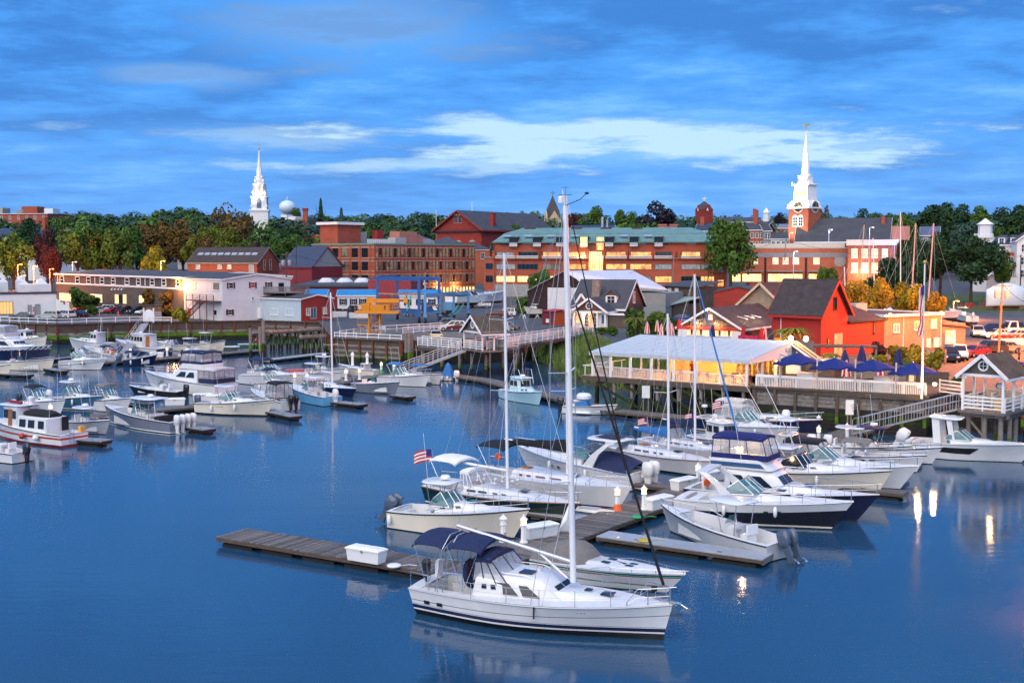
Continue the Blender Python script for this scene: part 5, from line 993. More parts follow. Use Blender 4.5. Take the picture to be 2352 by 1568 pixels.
b=console_boat('center_console','grey white center console with white T-top moored beside the tug',P(243,998),P(168,986),ltgrey,ttop=gel,motors=0,B=2.3,radar=True,ant=2)
b=walkaround('motorboat','slate blue motorboat with white hardtop and leaning fishing rods',P(228,943),P(121,932),tealhull,motors=1,mm=gel,top=gel,radar=True,ant=2,rods=2,stripe=white_pl)
b=walkaround('motorboat','white motorboat with black bimini and a row of upright fishing rods',P(138,953),P(52,942),gel,motors=1,bim=canv_black,ant=2,rods=5)
b=console_boat('center_console','large grey hulled center console with white roof and four white outboards',P(252,970),P(418,993),greyh,ttop=gel,motors=4,mm=gel,msz=.95,B=3.1,fs=1.0,fb=1.65,tz=2.75,radar=True,ant=1,stripe=white_pl)
b.top(b.L*.26,b.L*.60,1.2,1,2.75,gel,name='long_hardtop',pz=.8);b.box('rear_seat',b.L*.2,b.L*.27,.9,.28,1.3,canv_black);b.shield(b.L*.5,b.L*.62,.85,.65,1.3,1.2,.5)
b=console_boat('motorboat','low black hulled open boat with black outboard in front of the flybridge yacht',P(308,904),P(420,912),black,motors=1,mm=motorblk,B=2.3,fs=.65,fb=.95,ant=0,cover=None)
b=flybridge('motor_yacht','big white flybridge yacht with navy canvas enclosure in the left basin',P(350,893),P(520,908),gel,canv_navy,B=3.9,fs=1.3,fb=2.1,ant=2,winm=glass);b.enclosure(b.L*.02,b.L*.22,1.6,1.6,b.zs(.1)+.1,b.zs(.1)+1.7,gel,frm=canv_navy,front=.02,skirt=.5)
b=walkaround('motorboat','cream white walkaround with black pinstripes and white canvas hardtop',P(612,956),P(464,946),cream,motors=1,mm=motorgrey,top=gel,ant=1,B=2.8,fs=1.0,fb=1.7,stripe=black);b.hull([('s-0.35','s-0.31','pin_stripe',black)])
b=walkaround('motorboat','white motorboat with black canvas enclosure and twin black outboards',P(586,928),P(668,944),gel,motors=2,mm=motorblk,canvas=canv_black,ant=0)
b=walkaround('motorboat','light blue hulled dual console with white hardtop and one white outboard',P(668,913),P(764,932),bluehull,motors=1,mm=gel,top=gel,B=2.7,ant=1,msz=1.2)
b=express('motor_yacht','white express cruiser with aqua windshield and oval portholes in left basin',P(690,890),P(566,879),gel,B=3.0,arch=False,ant=1);b.bimini(b.L*.15,b.L*.42,1.1,1.4,3.3,canv_navy)
b=console_boat('center_console','white center console with white T-top near the red covered tender',P(778,879),P(684,870),gel,ttop=gel,motors=0,ant=2,B=2.4)
b=console_boat('center_console','white center console with narrow tower top and radar behind another console boat',P(795,868),P(712,861),gel,ttop=gel,motors=0,ant=1,B=2.2,radar=True,tz=2.6)
b=sailboat('sailboat','small navy hulled sailboat with tall bare mast in left basin',P(809,913),P(712,894),navy,mast=11.5,mastx=.55,boom=2.6,B=2.7,fs=.8,fb=1.1,life=False)
b=console_boat('motorboat','grey hulled motorboat with low windscreen beside the lit dock posts',P(908,906),P(820,897),greyh,motors=1,mm=motorgrey,ant=0,B=2.5,fs=.95,fb=1.5)
b=walkaround('motorboat','white walkaround with blue bimini beside the green hose lamp posts',P(976,889),P(878,881),gel,motors=0,bim=canv_blue,ant=2)
b=console_boat('motorboat','white motorboat with bright blue top at the end of the lit dock',P(1008,884),P(935,873),gel,ttop=canv_blue,motors=0,ant=1,cover=None)
b=console_boat('tender','small tender with white outboard and blue cover on the curved dock',P(1012,873),P(1040,874),gel,motors=1,mm=gel,ant=0,B=1.5,fs=.45,fb=.6,seats=False,rail=False,cover=canv_blue,cat='tender')
b=pilothouse('launch','old white workboat with short funnel masts by the centre bulkhead',P(788,860),P(868,865),cream,B=2.2,hx=(.30,.40),hh=.8,trunkx=.55,radar=False,mast=True,ant=0,fs=.85,fb=1.4,rail=False,cat='workboat',botm=redp)
for x in(.30,.72):MB().lathe([(.22,0),(.18,.2),(.17,1.2),(.24,1.25),(.24,1.5),(.05,1.75)],8,(b.L*x,0,1.3)).o('funnel',white_pl,b.T)
# ---- first group on the far left
b=flybridge('sportfishing_yacht','navy hulled sport yacht with clear vinyl flybridge at far left',P(108,829),P(-45,818),navy,mat('frosted_vinyl',(.5,.52,.55),.4),B=4.2,fs=1.5,fb=2.4,bandm=cream,cat='motor yacht');b.hull([('s-0.5','s','hull_upper',gel)])
b=pilothouse('lobster_boat','white lobster boat with high bow at the left quay',P(102,802),P(15,796),cream,B=3.2,fs=1.1,fb=2.3,hx=(.45,.64),mast=False)
b=console_boat('center_console','long cream white center console with dark glass console at far left',P(116,852),P(-2,846),cream,ttop=ltgrey,motors=0,B=2.9,fs=1.0,fb=1.7,tz=2.9,rods=2)
b=express('motor_yacht','white sport cruiser with teal side stripe at the left docks',P(230,850),P(148,846),gel,B=2.6,arch=False,ant=0,bandm=gel);b.hull([('s-0.62','s-0.35','teal_stripe',teal)])
b=pilothouse('sportfishing_boat','white fishing boat with antennas moored along the left bulkhead',P(168,800),P(262,803),gel,B=3.2,hx=(.30,.52),fs=1.1,fb=1.8,ant=3)
b=pilothouse('sportfishing_boat','navy and white pilothouse boat with orange wooden door',P(272,806),P(378,815),navy,B=3.6,hx=(.30,.62),fs=1.0,fb=2.0,hh=2.1,door=mat('varnished_door',(.55,.17,.03),.4),ant=3);b.hull([('s-0.6','s','hull_upper',gel)])
b=console_boat('center_console','open white center console with red buoys in the left basin',P(196,817),P(276,830),ltgrey,motors=0,B=2.6,ant=1,bim=canv_navy,fb=1.6)
for i,x in enumerate((.2,.3)):MB().lathe([(.05,.5),(.22,.35),(.22,.15),(.05,0)],8,(b.L*x,.2*i,1.0)).o('buoy',orangep,b.T,60)
b=console_boat('center_console','navy hulled center console with dark bimini and raised outboard',P(350,838),P(282,840),navy,motors=1,mm=motorgrey,bim=canv_navy,B=2.5,fs=.95,fb=1.5,tilt=.5,msz=1.2)
b=console_boat('center_console','white center console with flat top and rods near the brown corner bulkhead',P(478,811),P(408,804),cream,ttop=gel,motors=1,mm=motorgrey,tilt=.6,rods=4,B=2.6,fb=1.7)
b=console_boat('center_console','cream center console with tall T-top closest to the green stained wall',P(512,807),P(448,801),cream,ttop=gel,motors=0,rods=4,B=2.5,tz=2.9,fb=1.7)
b=console_boat('skiff','small white skiff with black outboard under the dock light',P(452,812),P(420,825),gel,motors=1,mm=motorblk,B=1.8,fs=.7,fb=1.0,ant=0,cat='skiff',rail=False)
b=console_boat('motorboat','cream motorboat bow entering at the left edge',P(18,866),P(-60,858),cream,motors=0,B=2.6,fb=1.7,ant=0)
b=console_boat('skiff','white open skiff tied between the red buoy boat and the bulkhead',P(215,823),P(172,820),gel,motors=1,mm=motorblk,B=1.9,fs=.7,fb=1.0,ant=0,cat='skiff',rail=False)
b=console_boat('motorboat','white outboard boat with raised slate motor behind the dock light',P(356,797),P(402,800),gel,motors=1,mm=motorgrey,tilt=.6,B=2.2,ant=1,fs=.8,fb=1.2)
b=walkaround('motorboat','white cuddy boat half hidden behind the light blue hull',P(655,903),P(600,897),gel,motors=0,ant=1,bim=canv_navy,B=2.4)
b=console_boat('center_console','small white center console behind the white express cruiser',P(640,868),P(580,862),gel,motors=1,mm=motorgrey,ttop=canv_navy,B=2.2,ant=1)
b=walkaround('motorboat','white sport boat between the tug and the slate blue motorboat',P(290,948),P(222,938),gel,motors=1,mm=motorgrey,bim=canv_grey,B=2.4,ant=1)
# ================================================================ BUILDINGS
brick=mat('red_brick',(.44,.082,.040),.85,.14,.6,pat='brick',ps=2.2,pc=(.22,.12,.09),stain=.15);brick2=mat('orange_brick',(.45,.10,.045),.85,.14,.6,pat='brick',ps=2.2,pc=(.25,.14,.1),stain=.12)
brickd=mat('dark_red_brick',(.32,.04,.03),.85,.14,.6,pat='brick',ps=2.0,stain=.12);pinkb=mat('pink_render',(.42,.17,.13),.8,.08,1);stone=mat('pale_stone',(.42,.37,.31),.85,.12,2)
shing=mat('brown_shingle_wall',(.105,.085,.075),.9,.2,1,pat='shingle',ps=1.6);shing2=mat('red_brown_shingle',(.17,.085,.05),.9,.2,1,pat='shingle',ps=1.8);shingw=mat('weathered_tan_shingle',(.36,.27,.19),.9,.2,1,pat='shingle',ps=1.8,stain=.35)
roofd=mat('slate_grey_roof',(.055,.06,.075),.85,.2,.4,stain=.2);roofb=mat('dark_brown_roof',(.060,.045,.048),.9,.3,1.2,pat='shingle',ps=1.5,bump=.2);roofblue=mat('blue_metal_roof',(.03,.22,.50),.4,.06,1,pat='ribd',ps=3.0);copper=mat('green_copper_roof',(.15,.27,.255),.7,.2,.5,stain=.25,pat='ribx',ps=1.1,pc=(.09,.22,.21))
wmetal=mat('white_corrugated_metal',(.66,.67,.68),.5,.08,.6,pat='ribd',ps=1.6,pc=(.46,.47,.5),stain=.15);pmetal=mat('pale_blue_metal',(.46,.56,.62),.5,.06,.6,pat='ribd',ps=1.6,pc=(.34,.42,.48));rmetal=mat('red_metal_siding',(.30,.035,.025),.6,.1,.6,pat='ribd',ps=1.8,pc=(.2,.02,.015))
maroon=mat('maroon_wall',(.16,.02,.03),.8,.12,.5);redbarn=mat('red_barn_boards',(.42,.028,.018),.75,.12,.8,pat='ribd',ps=2.4,pc=(.33,.02,.012));whitew=mat('white_wall',(.70,.71,.71),.7,.06,.8,stain=.08);conc=mat('concrete',(.30,.31,.30),.9,.12,.8,stain=.2)
darkwood=mat('dark_barn_wood',(.035,.018,.018),.9,.35,1,pat='ribd',ps=1.3);whiteroof=mat('white_metal_roof',(.62,.62,.68),.6,.06,.6,pat='ribx',ps=.8,pc=(.52,.52,.58));greyclap=mat('grey_clapboard',(.25,.29,.30),.8,.08,1,pat='ribz',ps=1.6)
lit=litmat('lit_window_warm',(1.0,.62,.22),(.75,.22,.04),1.7,1.6);litw=litmat('lit_window_bright',(1.0,.72,.30),(1.0,.42,.10),1.5,1.2);lito=litmat('lit_window_orange',(1.0,.45,.12),(.5,.12,.02),1.3,1.2);dimw=litmat('dim_window',(.30,.24,.16),(.03,.03,.04),.5,.8);pale=mat('pale_curtain_glass',(.34,.38,.40),.2,.3,.6)
WM={}
class Bld:
 """front wall from A to B as seen left to right; local x along it, y away from the camera, z up"""
 def __init__(s,name,label,A,B,dep,z0,H,cat='building',group=None):
  s.A,s.B=Vector(A),Vector(B);d=s.B-s.A;s.W=d.length;s.rz=math.atan2(d.y,d.x);s.dep=dep;s.z0=z0;s.H=H
  s.T=thing(name,label,cat,(s.A.x,s.A.y,z0),s.rz,group);s.ux=d.normalized();s.uy=Vector((-s.ux.y,s.ux.x))
 def loc(s,w):q=Vector((w.x,w.y))-s.A;return Vector((q.dot(s.ux),q.dot(s.uy),w.z-s.z0))
 def hit(s,v,face='F'):
  d=ray(*v);o=s.loc(CAMP);e=Vector((Vector((d.x,d.y)).dot(s.ux),Vector((d.x,d.y)).dot(s.uy),d.z))
  k=(0-o.y)/e.y if face=='F' else((s.W-o.x)/e.x if face=='R' else(0-o.x)/e.x);return o+e*k
 def walls(s,m,H=None,name='wall'):MB().bx(0,s.W,0,s.dep,0,H or s.H).o(name,m,s.T);return s
 def flat(s,m,par=.35,parm=None,over=0.0):
  MB().bx(-over,s.W+over,-over,s.dep+over,s.H,s.H+.12).o('roof',m,s.T)
  if par:
   p=MB();q=parm or m
   p.bx(-over-.02,s.W+over+.02,-over-.15,-over,s.H-.1,s.H+par);p.bx(-over-.02,s.W+over+.02,s.dep+over,s.dep+over+.15,s.H-.1,s.H+par);p.bx(-over-.15,-over-.02,-over-.15,s.dep+over+.15,s.H-.1,s.H+par);p.bx(s.W+over+.02,s.W+over+.15,-over-.15,s.dep+over+.15,s.H-.1,s.H+par);p.o('parapet',q,s.T,kind='stuff')
  return s
 def gable(s,rm,h,wm,axis='x',over=.35,t=.14,fascia=None,H=None,x0=0.0,x1=None,y0=0.0,y1=None,fh=.2):
  """roof with its ridge along x (slopes to front and back) or along y (gable faces the front)"""
  H=s.H if H is None else H;x1=s.W if x1 is None else x1;y1=s.dep if y1 is None else y1;e=over
  if axis=='x':
   ym=(y0+y1)/2;k=h/(ym-y0)
   for x in(x0,x1-.12):MB().add([(x,y0,H),(x,y1,H),(x,ym,H+h),(x+.12,y0,H),(x+.12,y1,H),(x+.12,ym,H+h)],[(0,1,2),(5,4,3),(0,3,4,1),(1,4,5,2),(2,5,3,0)]).o('gable_wall',wm,s.T)
   MB().slab([(x0-e,y0-e,H-k*e+t),(x1+e,y0-e,H-k*e+t),(x1+e,ym,H+h+t),(x0-e,ym,H+h+t)],t).o('roof_slope',rm,s.T);MB().slab([(x0-e,y1+e,H-k*e+t),(x1+e,y1+e,H-k*e+t),(x1+e,ym,H+h+t),(x0-e,ym,H+h+t)],t).o('roof_slope',rm,s.T)
   if fascia:
    MB().bar((x0-e,y0-e-.02,H-k*e),(x1+e,y0-e-.02,H-k*e),.06,fh).o('fascia',fascia,s.T)
    for x in(x0-e-.02,x1+e+.02):
     MB().bar((x,y0-e,H-k*e),(x,ym,H+h),.06,fh).o('bargeboard',fascia,s.T);MB().bar((x,y1+e,H-k*e),(x,ym,H+h),.06,fh).o('bargeboard',fascia,s.T)
  else:
   xm=(x0+x1)/2;k=h/(xm-x0)
   for y in(y0,y1-.12):MB().yprism([(x0,H),(x1,H),(xm,H+h)],y,y+.12).o('gable_wall',wm,s.T)
   MB().slab([(x0-e,y0-e,H-k*e+t),(xm,y0-e,H+h+t),(xm,y1+e,H+h+t),(x0-e,y1+e,H-k*e+t)],t).o('roof_slope',rm,s.T);MB().slab([(x1+e,y0-e,H-k*e+t),(xm,y0-e,H+h+t),(xm,y1+e,H+h+t),(x1+e,y1+e,H-k*e+t)],t).o('roof_slope',rm,s.T)
   if fascia:
    for xx in(x0-e,x1+e):MB().bar((xx,y0-e-.03,H-k*e),(xm,y0-e-.03,H+h+.02),.08,fh).o('bargeboard',fascia,s.T);MB().bar((xx,y0-e,H-k*e),(xx,y1+e,H-k*e),.06,fh).o('fascia',fascia,s.T)
  return s
 def hip(s,rm,h,over=.4,ins=None,H=None):
  H=H or s.H;e=over;i=ins if ins is not None else min(s.W,s.dep)/2;b=[(-e,-e,H),(s.W+e,-e,H),(s.W+e,s.dep+e,H),(-e,s.dep+e,H)];ym=s.dep/2
  r0,r1=(i,ym,H+h),(s.W-i,ym,H+h);MB().add(b+[r0,r1],[(0,1,5,4),(1,2,5),(2,3,4,5),(3,0,4),(3,2,1,0)]).o('roof',rm,s.T);return s
 def win(s,x,z,w,h,g=None,f=None,nx=2,nz=2,face='F',fw=.08,name='window',sill=True,y=0.0,par=None):
  """x, z: middle of the bottom edge on the face"""
  g=g or glass;f=f or whitep;key=(round(w*10),round(h*10),f.name,g.name,nx,nz,name,sill)
  if key not in WM:
   m=MB();d=.09
   m.bx(-w/2-fw,-w/2,-d,.0,-fw,h+fw);m.bx(w/2,w/2+fw,-d,.0,-fw,h+fw);m.bx(-w/2,w/2,-d,.0,h,h+fw);m.bx(-w/2,w/2,-d,.0,-fw,0)
   if sill:m.bx(-w/2-fw*1.6,w/2+fw*1.6,-d-.07,-d+.01,-fw-.05,-fw+.02)
   for i in range(1,nx):m.bx(-w/2+w*i/nx-fw*.3,-w/2+w*i/nx+fw*.3,-d*.8,-.02,0,h)
   for i in range(1,nz):m.bx(-w/2,w/2,-d*.8-.003,-.023,h*i/nz-fw*.3,h*i/nz+fw*.3)
   WM[key]=(m.mesh(name,f),MB().add([(-w/2,-.03,0),(w/2,-.03,0),(w/2,-.03,h),(-w/2,-.03,h)],[(0,1,2,3)]).mesh('pane',g))
  fm,pm=WM[key];L_,rz={'F':((x,y,z),0.0),'R':((s.W,x,z),math.pi/2),'L':((0,x,z),-math.pi/2)}[face]
  o=put(name,fm,par or s.T,L_,rz);put('pane',pm,o);return o
 def winpx(s,k,x0,y0,x1,y1,face='F',**kw):
  a,b=s.hit(zv(k,x0,y1),face),s.hit(zv(k,x1,y0),face);i=0 if face=='F' else 1;c=s.hit(zv(k,x0,y0),face)
  w=abs(b[i]-a[i]);h=abs(c.z-a.z);return s.win((a[i]+b[i])/2,a.z,w,h,face=face,**kw)
 def band(s,z,h,m,proud=.06,name='band',x0=0.0,x1=None,face='F'):
  x1=(s.W if face=='F' else s.dep)if x1 is None else x1
  if face=='F':MB().bx(x0,x1,-proud,-.005,z,z+h).o(name,m,s.T)
  elif face=='L':MB().bx(-proud,-.005,x0,x1,z,z+h).o(name,m,s.T)
  else:MB().bx(s.W+.005,s.W+proud,x0,x1,z,z+h).o(name,m,s.T)
  return s
 def chimney(s,x,y,z0,h,w=.9,d=.7,m=None):
  m=m or brick;c=MB().bx(x-w/2,x+w/2,y-d/2,y+d/2,z0,z0+h);c.bx(x-w/2-.08,x+w/2+.08,y-d/2-.08,y+d/2+.08,z0+h,z0+h+.2);c.o('chimney',m,s.T);return s
 def unit(s,x,y,w,d,h,m=None,name='rooftop_unit',z=None):
  z=s.H+.12 if z is None else z;u=MB().bx(x,x+w,y,y+d,z+.06,z+h).bx(x+.1,x+.3,y+.1,y+d-.1,z,z+.06).bx(x+w-.3,x+w-.1,y+.1,y+d-.1,z,z+.06);u.o(name,m or mat('unit_grey',(.38,.39,.40),.6),s.T);return s
def zat(vy,Y):return D(CX,vy,Y).z
def simple(name,label,vxa,Ya,vxb,Yb,dep,z0,vytop,wm,cat='building'):
 A,B=XY(vxa,Ya),XY(vxb,Yb);return Bld(name,label,A,B,dep,z0,zat(vytop,(Ya+Yb)/2)-z0,cat)
# ---- far left: low white building with pyramid skylights
b=simple('low_building','low white painted brick building with pyramid skylights at left edge',-60,236.5,127,243.5,26,ZQ,674.5,whitew);b.walls(whitew).flat(roofd,.3,roofd)
for(x,y,w,h,hh)in((60,1240,9,0,0),):pass
def skyl(px,ptop,pbot,wpx,yd):
 c=b.loc(D(*zv('T1',px,pbot),244+yd));w=wpx*.20313*(244+yd)/2750;t_=b.loc(D(*zv('T1',px,ptop),244+yd)).z
 MB().bx(c.x-w/2,c.x+w/2,yd-w/2,yd+w/2,b.H+.1,t_-w*.55).o('skylight_curb',whitew,b.T);MB().loft([[(c.x-w/2,yd-w/2,t_-w*.55),(c.x+w/2,yd-w/2,t_-w*.55),(c.x+w/2,yd+w/2,t_-w*.55),(c.x-w/2,yd+w/2,t_-w*.55)],[(c.x-.03,yd-.03,t_),(c.x+.03,yd-.03,t_),(c.x+.03,yd+.03,t_),(c.x-.03,yd+.03,t_)]]).o('pyramid_skylight',mat('skylight_white',(.6,.62,.64),.3),b.T)
for a in((245,1070,1230,115,4),(445,1052,1135,115,12),(195,1042,1140,80,12),(5,1050,1120,90,10)):skyl(*a)
a0=b.loc(D(*zv('T1',300,1230),252));a1=b.loc(D(*zv('T1',565,1130),252));MB().bx(a0.x,a1.x,8,14,b.H+.1,a1.z).o('penthouse',whitew,b.T);b.unit(a0.x-14,5,3,2,2.4).unit(a0.x-9.5,6,2,2,1.8)
b.winpx('T1',0,1332,140,1470,g=mat('curtained_lit',(.5,.3,.1),.5,.2,3,emit=(1,.6,.22),es=.55),f=black,nx=4,nz=1)
for x0,x1,y0,y1 in((318,355,1370,1450),(378,400,1390,1440),(402,450,1362,1465)):b.winpx('T1',x0,y0,x1,y1,g=conc,f=conc,nx=1,nz=1,name='electrical_box',sill=False)
t=thing('fence_wall','white stepped fence wall beside the low white building','fence',(*XY(127.5,243),ZQ),math.atan2(-8,5.5))
for i,(x,h)in enumerate(((0,3.6),(2.4,3.2),(4.8,2.8),(7.2,3.4))):MB().bx(x,x+2.3,-.06,.06,.012,h-.25).o('panel',whitew,t);MB().bx(x-.1,x+.1,-.1,.1,.012,h).o('post',whitew,t)
# ---- long brown building and white corrugated block
A,B=Vector((-110.3,290)),Vector((-64.9,236.8));b=Bld('long_building','long two-storey brown shingled building with white trim and lit shop windows',A,B,24,ZQ,7.9);b.walls(shing)
b.gable(roofd,.9,shing,'x',.4,fascia=whitep,fh=.35)
for x0,x1 in((678,727),(852,902),(977,1027),(1130,1180),(1258,1308),(1412,1465),(1543,1593),(1697,1750),(1828,1880),(1990,2035)):k=(x0-678)/1350*36;b.winpx('T1',x0+6,1048+k,x1-6,1112+k,fw=.2,nx=1,nz=2)
z=b.hit(zv('T1',1300,1150)).z;b.band(z-.15,.35,whitep,.08,'trim_band')
for x in(655,1076,1643,2075):p=b.hit(zv('T1',x,1100));MB().bx(max(0,p.x-.12),p.x+.12,-.09,-.01,z+.25,b.H-.1).o('downpipe',whitep,b.T)
for x0,y0,x1,y1 in((678,1235,806,1308),(1030,1245,1155,1325),(1578,1262,1672,1335)):b.winpx('T1',x0,y0,x1,y1,g=litw,fw=.12,nx=3,nz=1)
b.winpx('T1',1305,1250,1343,1345,g=litw,nx=1,nz=1,name='shop_window');b.winpx('T1',1348,1250,1390,1345,g=glass,f=black,nx=2,nz=1,name='shop_door',sill=False);b.winpx('T1',1396,1250,1430,1345,g=litw,nx=1,nz=1,name='shop_window')
for x in(1300,1335,1375,1412):p=b.hit(zv('T1',x,1185));MB().tube([(p.x,-.05,p.z),(p.x,-.5,p.z+.25),(p.x,-.75,p.z)],.03,5).lathe([(.05,.05),(.22,-.2)],8,(p.x,-.75,p.z)).o('gooseneck_lamp',whitep,b.T)
lamp('shop_glow',(12,-1.2,1.6),(1,.6,.2),40,.3,b.T);lamp('wall_floodlight',(b.W-1.0,-1.6,6.3),(1,.36,.07),330,.2,b.T)
C0=Vector((-54.2,224.2));b=Bld('warehouse','white corrugated metal warehouse with shuttered windows and outside stair',C0,Vector((-43.2,233.5)),16.6,ZQ,7.8);b.walls(wmetal).gable(roofd,.9,wmetal,'y',.25,fascia=whitep)
for x0,y0,x1,y1 in((452,1252,483,1296),(640,1248,668,1292),(778,1248,800,1288),(446,1480,472,1522),(646,1372,660,1395)):
 b.winpx('T2',x0,y0,x1,y1,g=redp if x0==640 else glass,nx=1,nz=2)
 if x1-x0>20:
  for u in(x0-9,x1+9):b.winpx('T2',u-6,y0,u+6,y1,g=black,f=black,nx=1,nz=1,name='shutter',sill=False)
for x0,y0,x1,y1,g in((140,1248,166,1295,litw),(318,1248,372,1310,dimw),(325,1482,350,1524,glass),(100,1465,130,1540,redp)):b.winpx('T2',x0,y0,x1,y1,'L',g=g,nx=1,nz=1)
MB().bx(b.W*.82,b.W*.9,-.08,-.005,4.6,7.0).o('loading_door',glass,b.T)
st=thing('fire_escape','rust brown outside staircase with landing on the white warehouse','staircase',(C0.x,C0.y,ZQ),b.rz);rb_=mat('brown_painted_steel',(.16,.045,.02),.7,.2)
MB().bx(-1.7,-.1,.3,12,3.6,3.75).o('landing',rb_,st)
for h in(.4,.75,1.1):MB().bar((-1.7,.3,3.75+h),(-1.7,12,3.75+h),.06).o('rail',rb_,st)
for y in(.3,3.2,6.1,9,12):MB().bx(-1.76,-1.64,y-.06,y+.06,.012,4.9).o('post',rb_,st)
for i in range(16):y=4.2+i*.42;MB().bx(-3.0,-1.85,y,y+.36,3.45-i*.215,3.52-i*.215).o('tread',rb_,st)
for x in(-3.05,-1.8):MB().bar((x,4.0,3.6),(x,11,.1),.06,.22).o('stringer',rb_,st);MB().bar((x,4.0,4.6),(x,11,1.1),.05).o('handrail',rb_,st)
# ---- low red-fronted metal building in front of it
C1=XY(690,222);b=Bld('workshop','low metal workshop with pale blue side and red front',C1,XY(762,228),14.6,ZQ,4.2);b.walls(rmetal).band(0,4.2,pmetal,.05,'pale_siding',face='L');b.gable(roofd,.7,rmetal,'y',.3,fascia=whitep,fh=.22)
b.winpx('T2',1112,1470,1140,1525,nx=2,nz=1,g=dimw);b.winpx('T2',1148,1465,1192,1555,g=tglass,f=pmetal,nx=2,nz=1,name='glass_door',sill=False);b.winpx('T2',1254,1462,1282,1512,nx=2,nz=1,g=dimw)
for x0,y0,x1,y1,g in((810,1470,866,1520,glass),(938,1472,994,1524,lit)):b.winpx('T2',x0,y0,x1,y1,'L',g=g,nx=2,nz=1)
MB().bx(-.7,-.1,11.0,12.2,.3,2.2).o('heat_pump',whitep,b.T)
t=thing('roof_deck','weathered wooden railed deck on the workshop roof','roof deck',(C1.x,C1.y,ZQ+4.95),b.rz);MB().bx(.5,6.5,5,11.5,.2,.35).o('deck',wood_g,t)
for x in(.6,3.4,6.4):
 for y in(5.1,11.4):MB().bx(x-.05,x+.05,y-.05,y+.05,-.2,1.45).o('post',wood_g,t)
for i in range(22):
 x=.6+i*.265;MB().bx(x,x+.1,5.05,5.1,.4,1.3).o('baluster',wood_g,t)
for i in range(24):y=5.1+i*.265;MB().bx(.55,.6,y,y+.1,.4,1.3).o('baluster',wood_g,t)
MB().bx(.5,6.5,5.0,5.12,1.3,1.42).o('top_rail',wood_g,t);MB().bx(.5,.62,5.13,11.5,1.3,1.42).o('top_rail',wood_g,t)
# ---- brick gabled building with skylights
b=simple('brick_mill','red brick gabled building with a row of nine roof skylights',430,322,590,318,15,4.3,603,brick);b.walls(brick).gable(roofb,zat(568.5,326)-b.H-4.3,brick,'x',.35,fascia=stone,fh=.2)
for i in range(9):
 x=b.W*(.10+i*.098);k=(zat(568.5,326)-b.H-4.3)/(b.dep/2);y=3.9;o=MB().bx(-.75,.75,-.6,.6,-.05,.1).o('skylight',mat('skylight_glass',(.3,.36,.42),.2),b.T,loc=(x,y,b.H+k*y+.2));o.rotation_euler=(math.atan(k),0,0)
for x0,x1 in((172,203),(358,388),(440,470),(625,660)):b.winpx('T2',x0,1098,x1,1130 if x0<600 else 1165,nx=1,nz=1,g=pale)
for y,z,w,h in((5,7.8,1.1,2.6),(9,7.8,1.1,2.6),(3.5,1.8,1.1,2.4),(11,1.8,1.1,2.4)):b.win(y,z,w,h,face='R',nx=1,nz=2,g=lit if(y,z)==(11,1.8)else glass)
MB().bx(b.W*.70,b.W*.79,9.5,12,b.H+1,zat(556,330)-4.3).o('roof_vent',darkwood,b.T)
# ---- small maroon house with dark blue roof
b=simple('small_house','small maroon house with dark blue roof behind the lift yard',645,318,716,312,12,4.2,612,maroon);b.walls(maroon).gable(mat('dark_blue_roof',(.03,.05,.10),.8,.15),5.2,greyclap,'x',.3,fascia=maroon)
for x in(.56,.68,.80,.92):b.win(b.W*x,.8,.7,2.2,nx=1,nz=2)
# ---- three-storey brick block
b=Bld('brick_office','three-storey red brick office block with long rows of windows and roof tower',XY(860,323),XY(1090,353),26,4.0,14.9);b.walls(brick).flat(roofd,.3,mat('verdigris_edge',(.12,.3,.26),.7))
rows=[(zat(569.5,323)-4.0,zat(590,323)-4.0),(zat(601,323)-4,zat(620,323)-4),(zat(632,323)-4,zat(651,323)-4),(1.0,2.8)]
for zt,zb in rows:
 if zt<zb:zt,zb=zb,zt
 n=29
 for i in range(n):b.win(b.W*(i+.55)/n,zb,.82,zt-zb,nx=2,nz=2,f=mat('bronze_frame',(.05,.035,.03),.6),g=(dimw if(i*7+int(zt))%4 else glass)if zt>4 else litw if i>16 else glass,fw=.06,sill=False)
 for i in range(6):b.win(b.dep*(.92-i*.155),zb,2.3,zt-zb,face='L',nx=3,nz=2,f=MATS['bronze_frame'],g=glass if i%3 else dimw,fw=.06,sill=False)
 b.band(zt+.06,.22,stone,.08,'lintel_band');b.band(zt+.06,.22,stone,.08,'lintel_band',face='L');b.band(zb-.35,.16,stone,.05,'sill_band');b.band(zb-.35,.16,stone,.05,'sill_band',face='L')
for i in range(30):MB().bx(b.W*(i+.05)/29-.12,b.W*(i+.05)/29+.12,-.14,-.09,.5,b.H-.4).o('pilaster',brick,b.T)
for i in range(7):y=b.dep*(.9975-i*.155);MB().bx(-.14,-.09,min(b.dep-.5,y)-.4,min(b.dep,y)+.1,.5,b.H-.4).o('pilaster',brick,b.T)
MB().bx(1.0,9.5,16,23.5,b.H+.1,zat(518,345)-4).o('stair_tower',brick,b.T);MB().bx(.2,10.3,15.2,24.3,zat(518,345)-4,zat(516,345)-4+.5).o('tower_cornice',whitep,b.T)
MB().bx(17,24,8,12,b.H+.1,zat(532,345)-4).o('roof_block',pinkb,b.T);MB().bx(24,26.5,8.2,12,b.H+.1,zat(543,345)-4).o('roof_block',pinkb,b.T);MB().bx(13,15.5,13,15,b.H+.1,zat(530,350)-4).o('roof_block',brickd,b.T)
b.unit(12.5,5,4.2,3,1.9).unit(28,10,3.5,3,1.8).unit(32,12,3,3,1.5).unit(8.6,18,5,3,3.6)
for i in range(12):MB().bx(3+i*.7,3.5+i*.7,6,6.1,b.H+.1,b.H+1.5).o('screen_slat',whitep,b.T)
for x in(24,31):lamp('loading_floodlight',(x,-1.3,3.6),(1,.66,.25),90,.15,b.T)
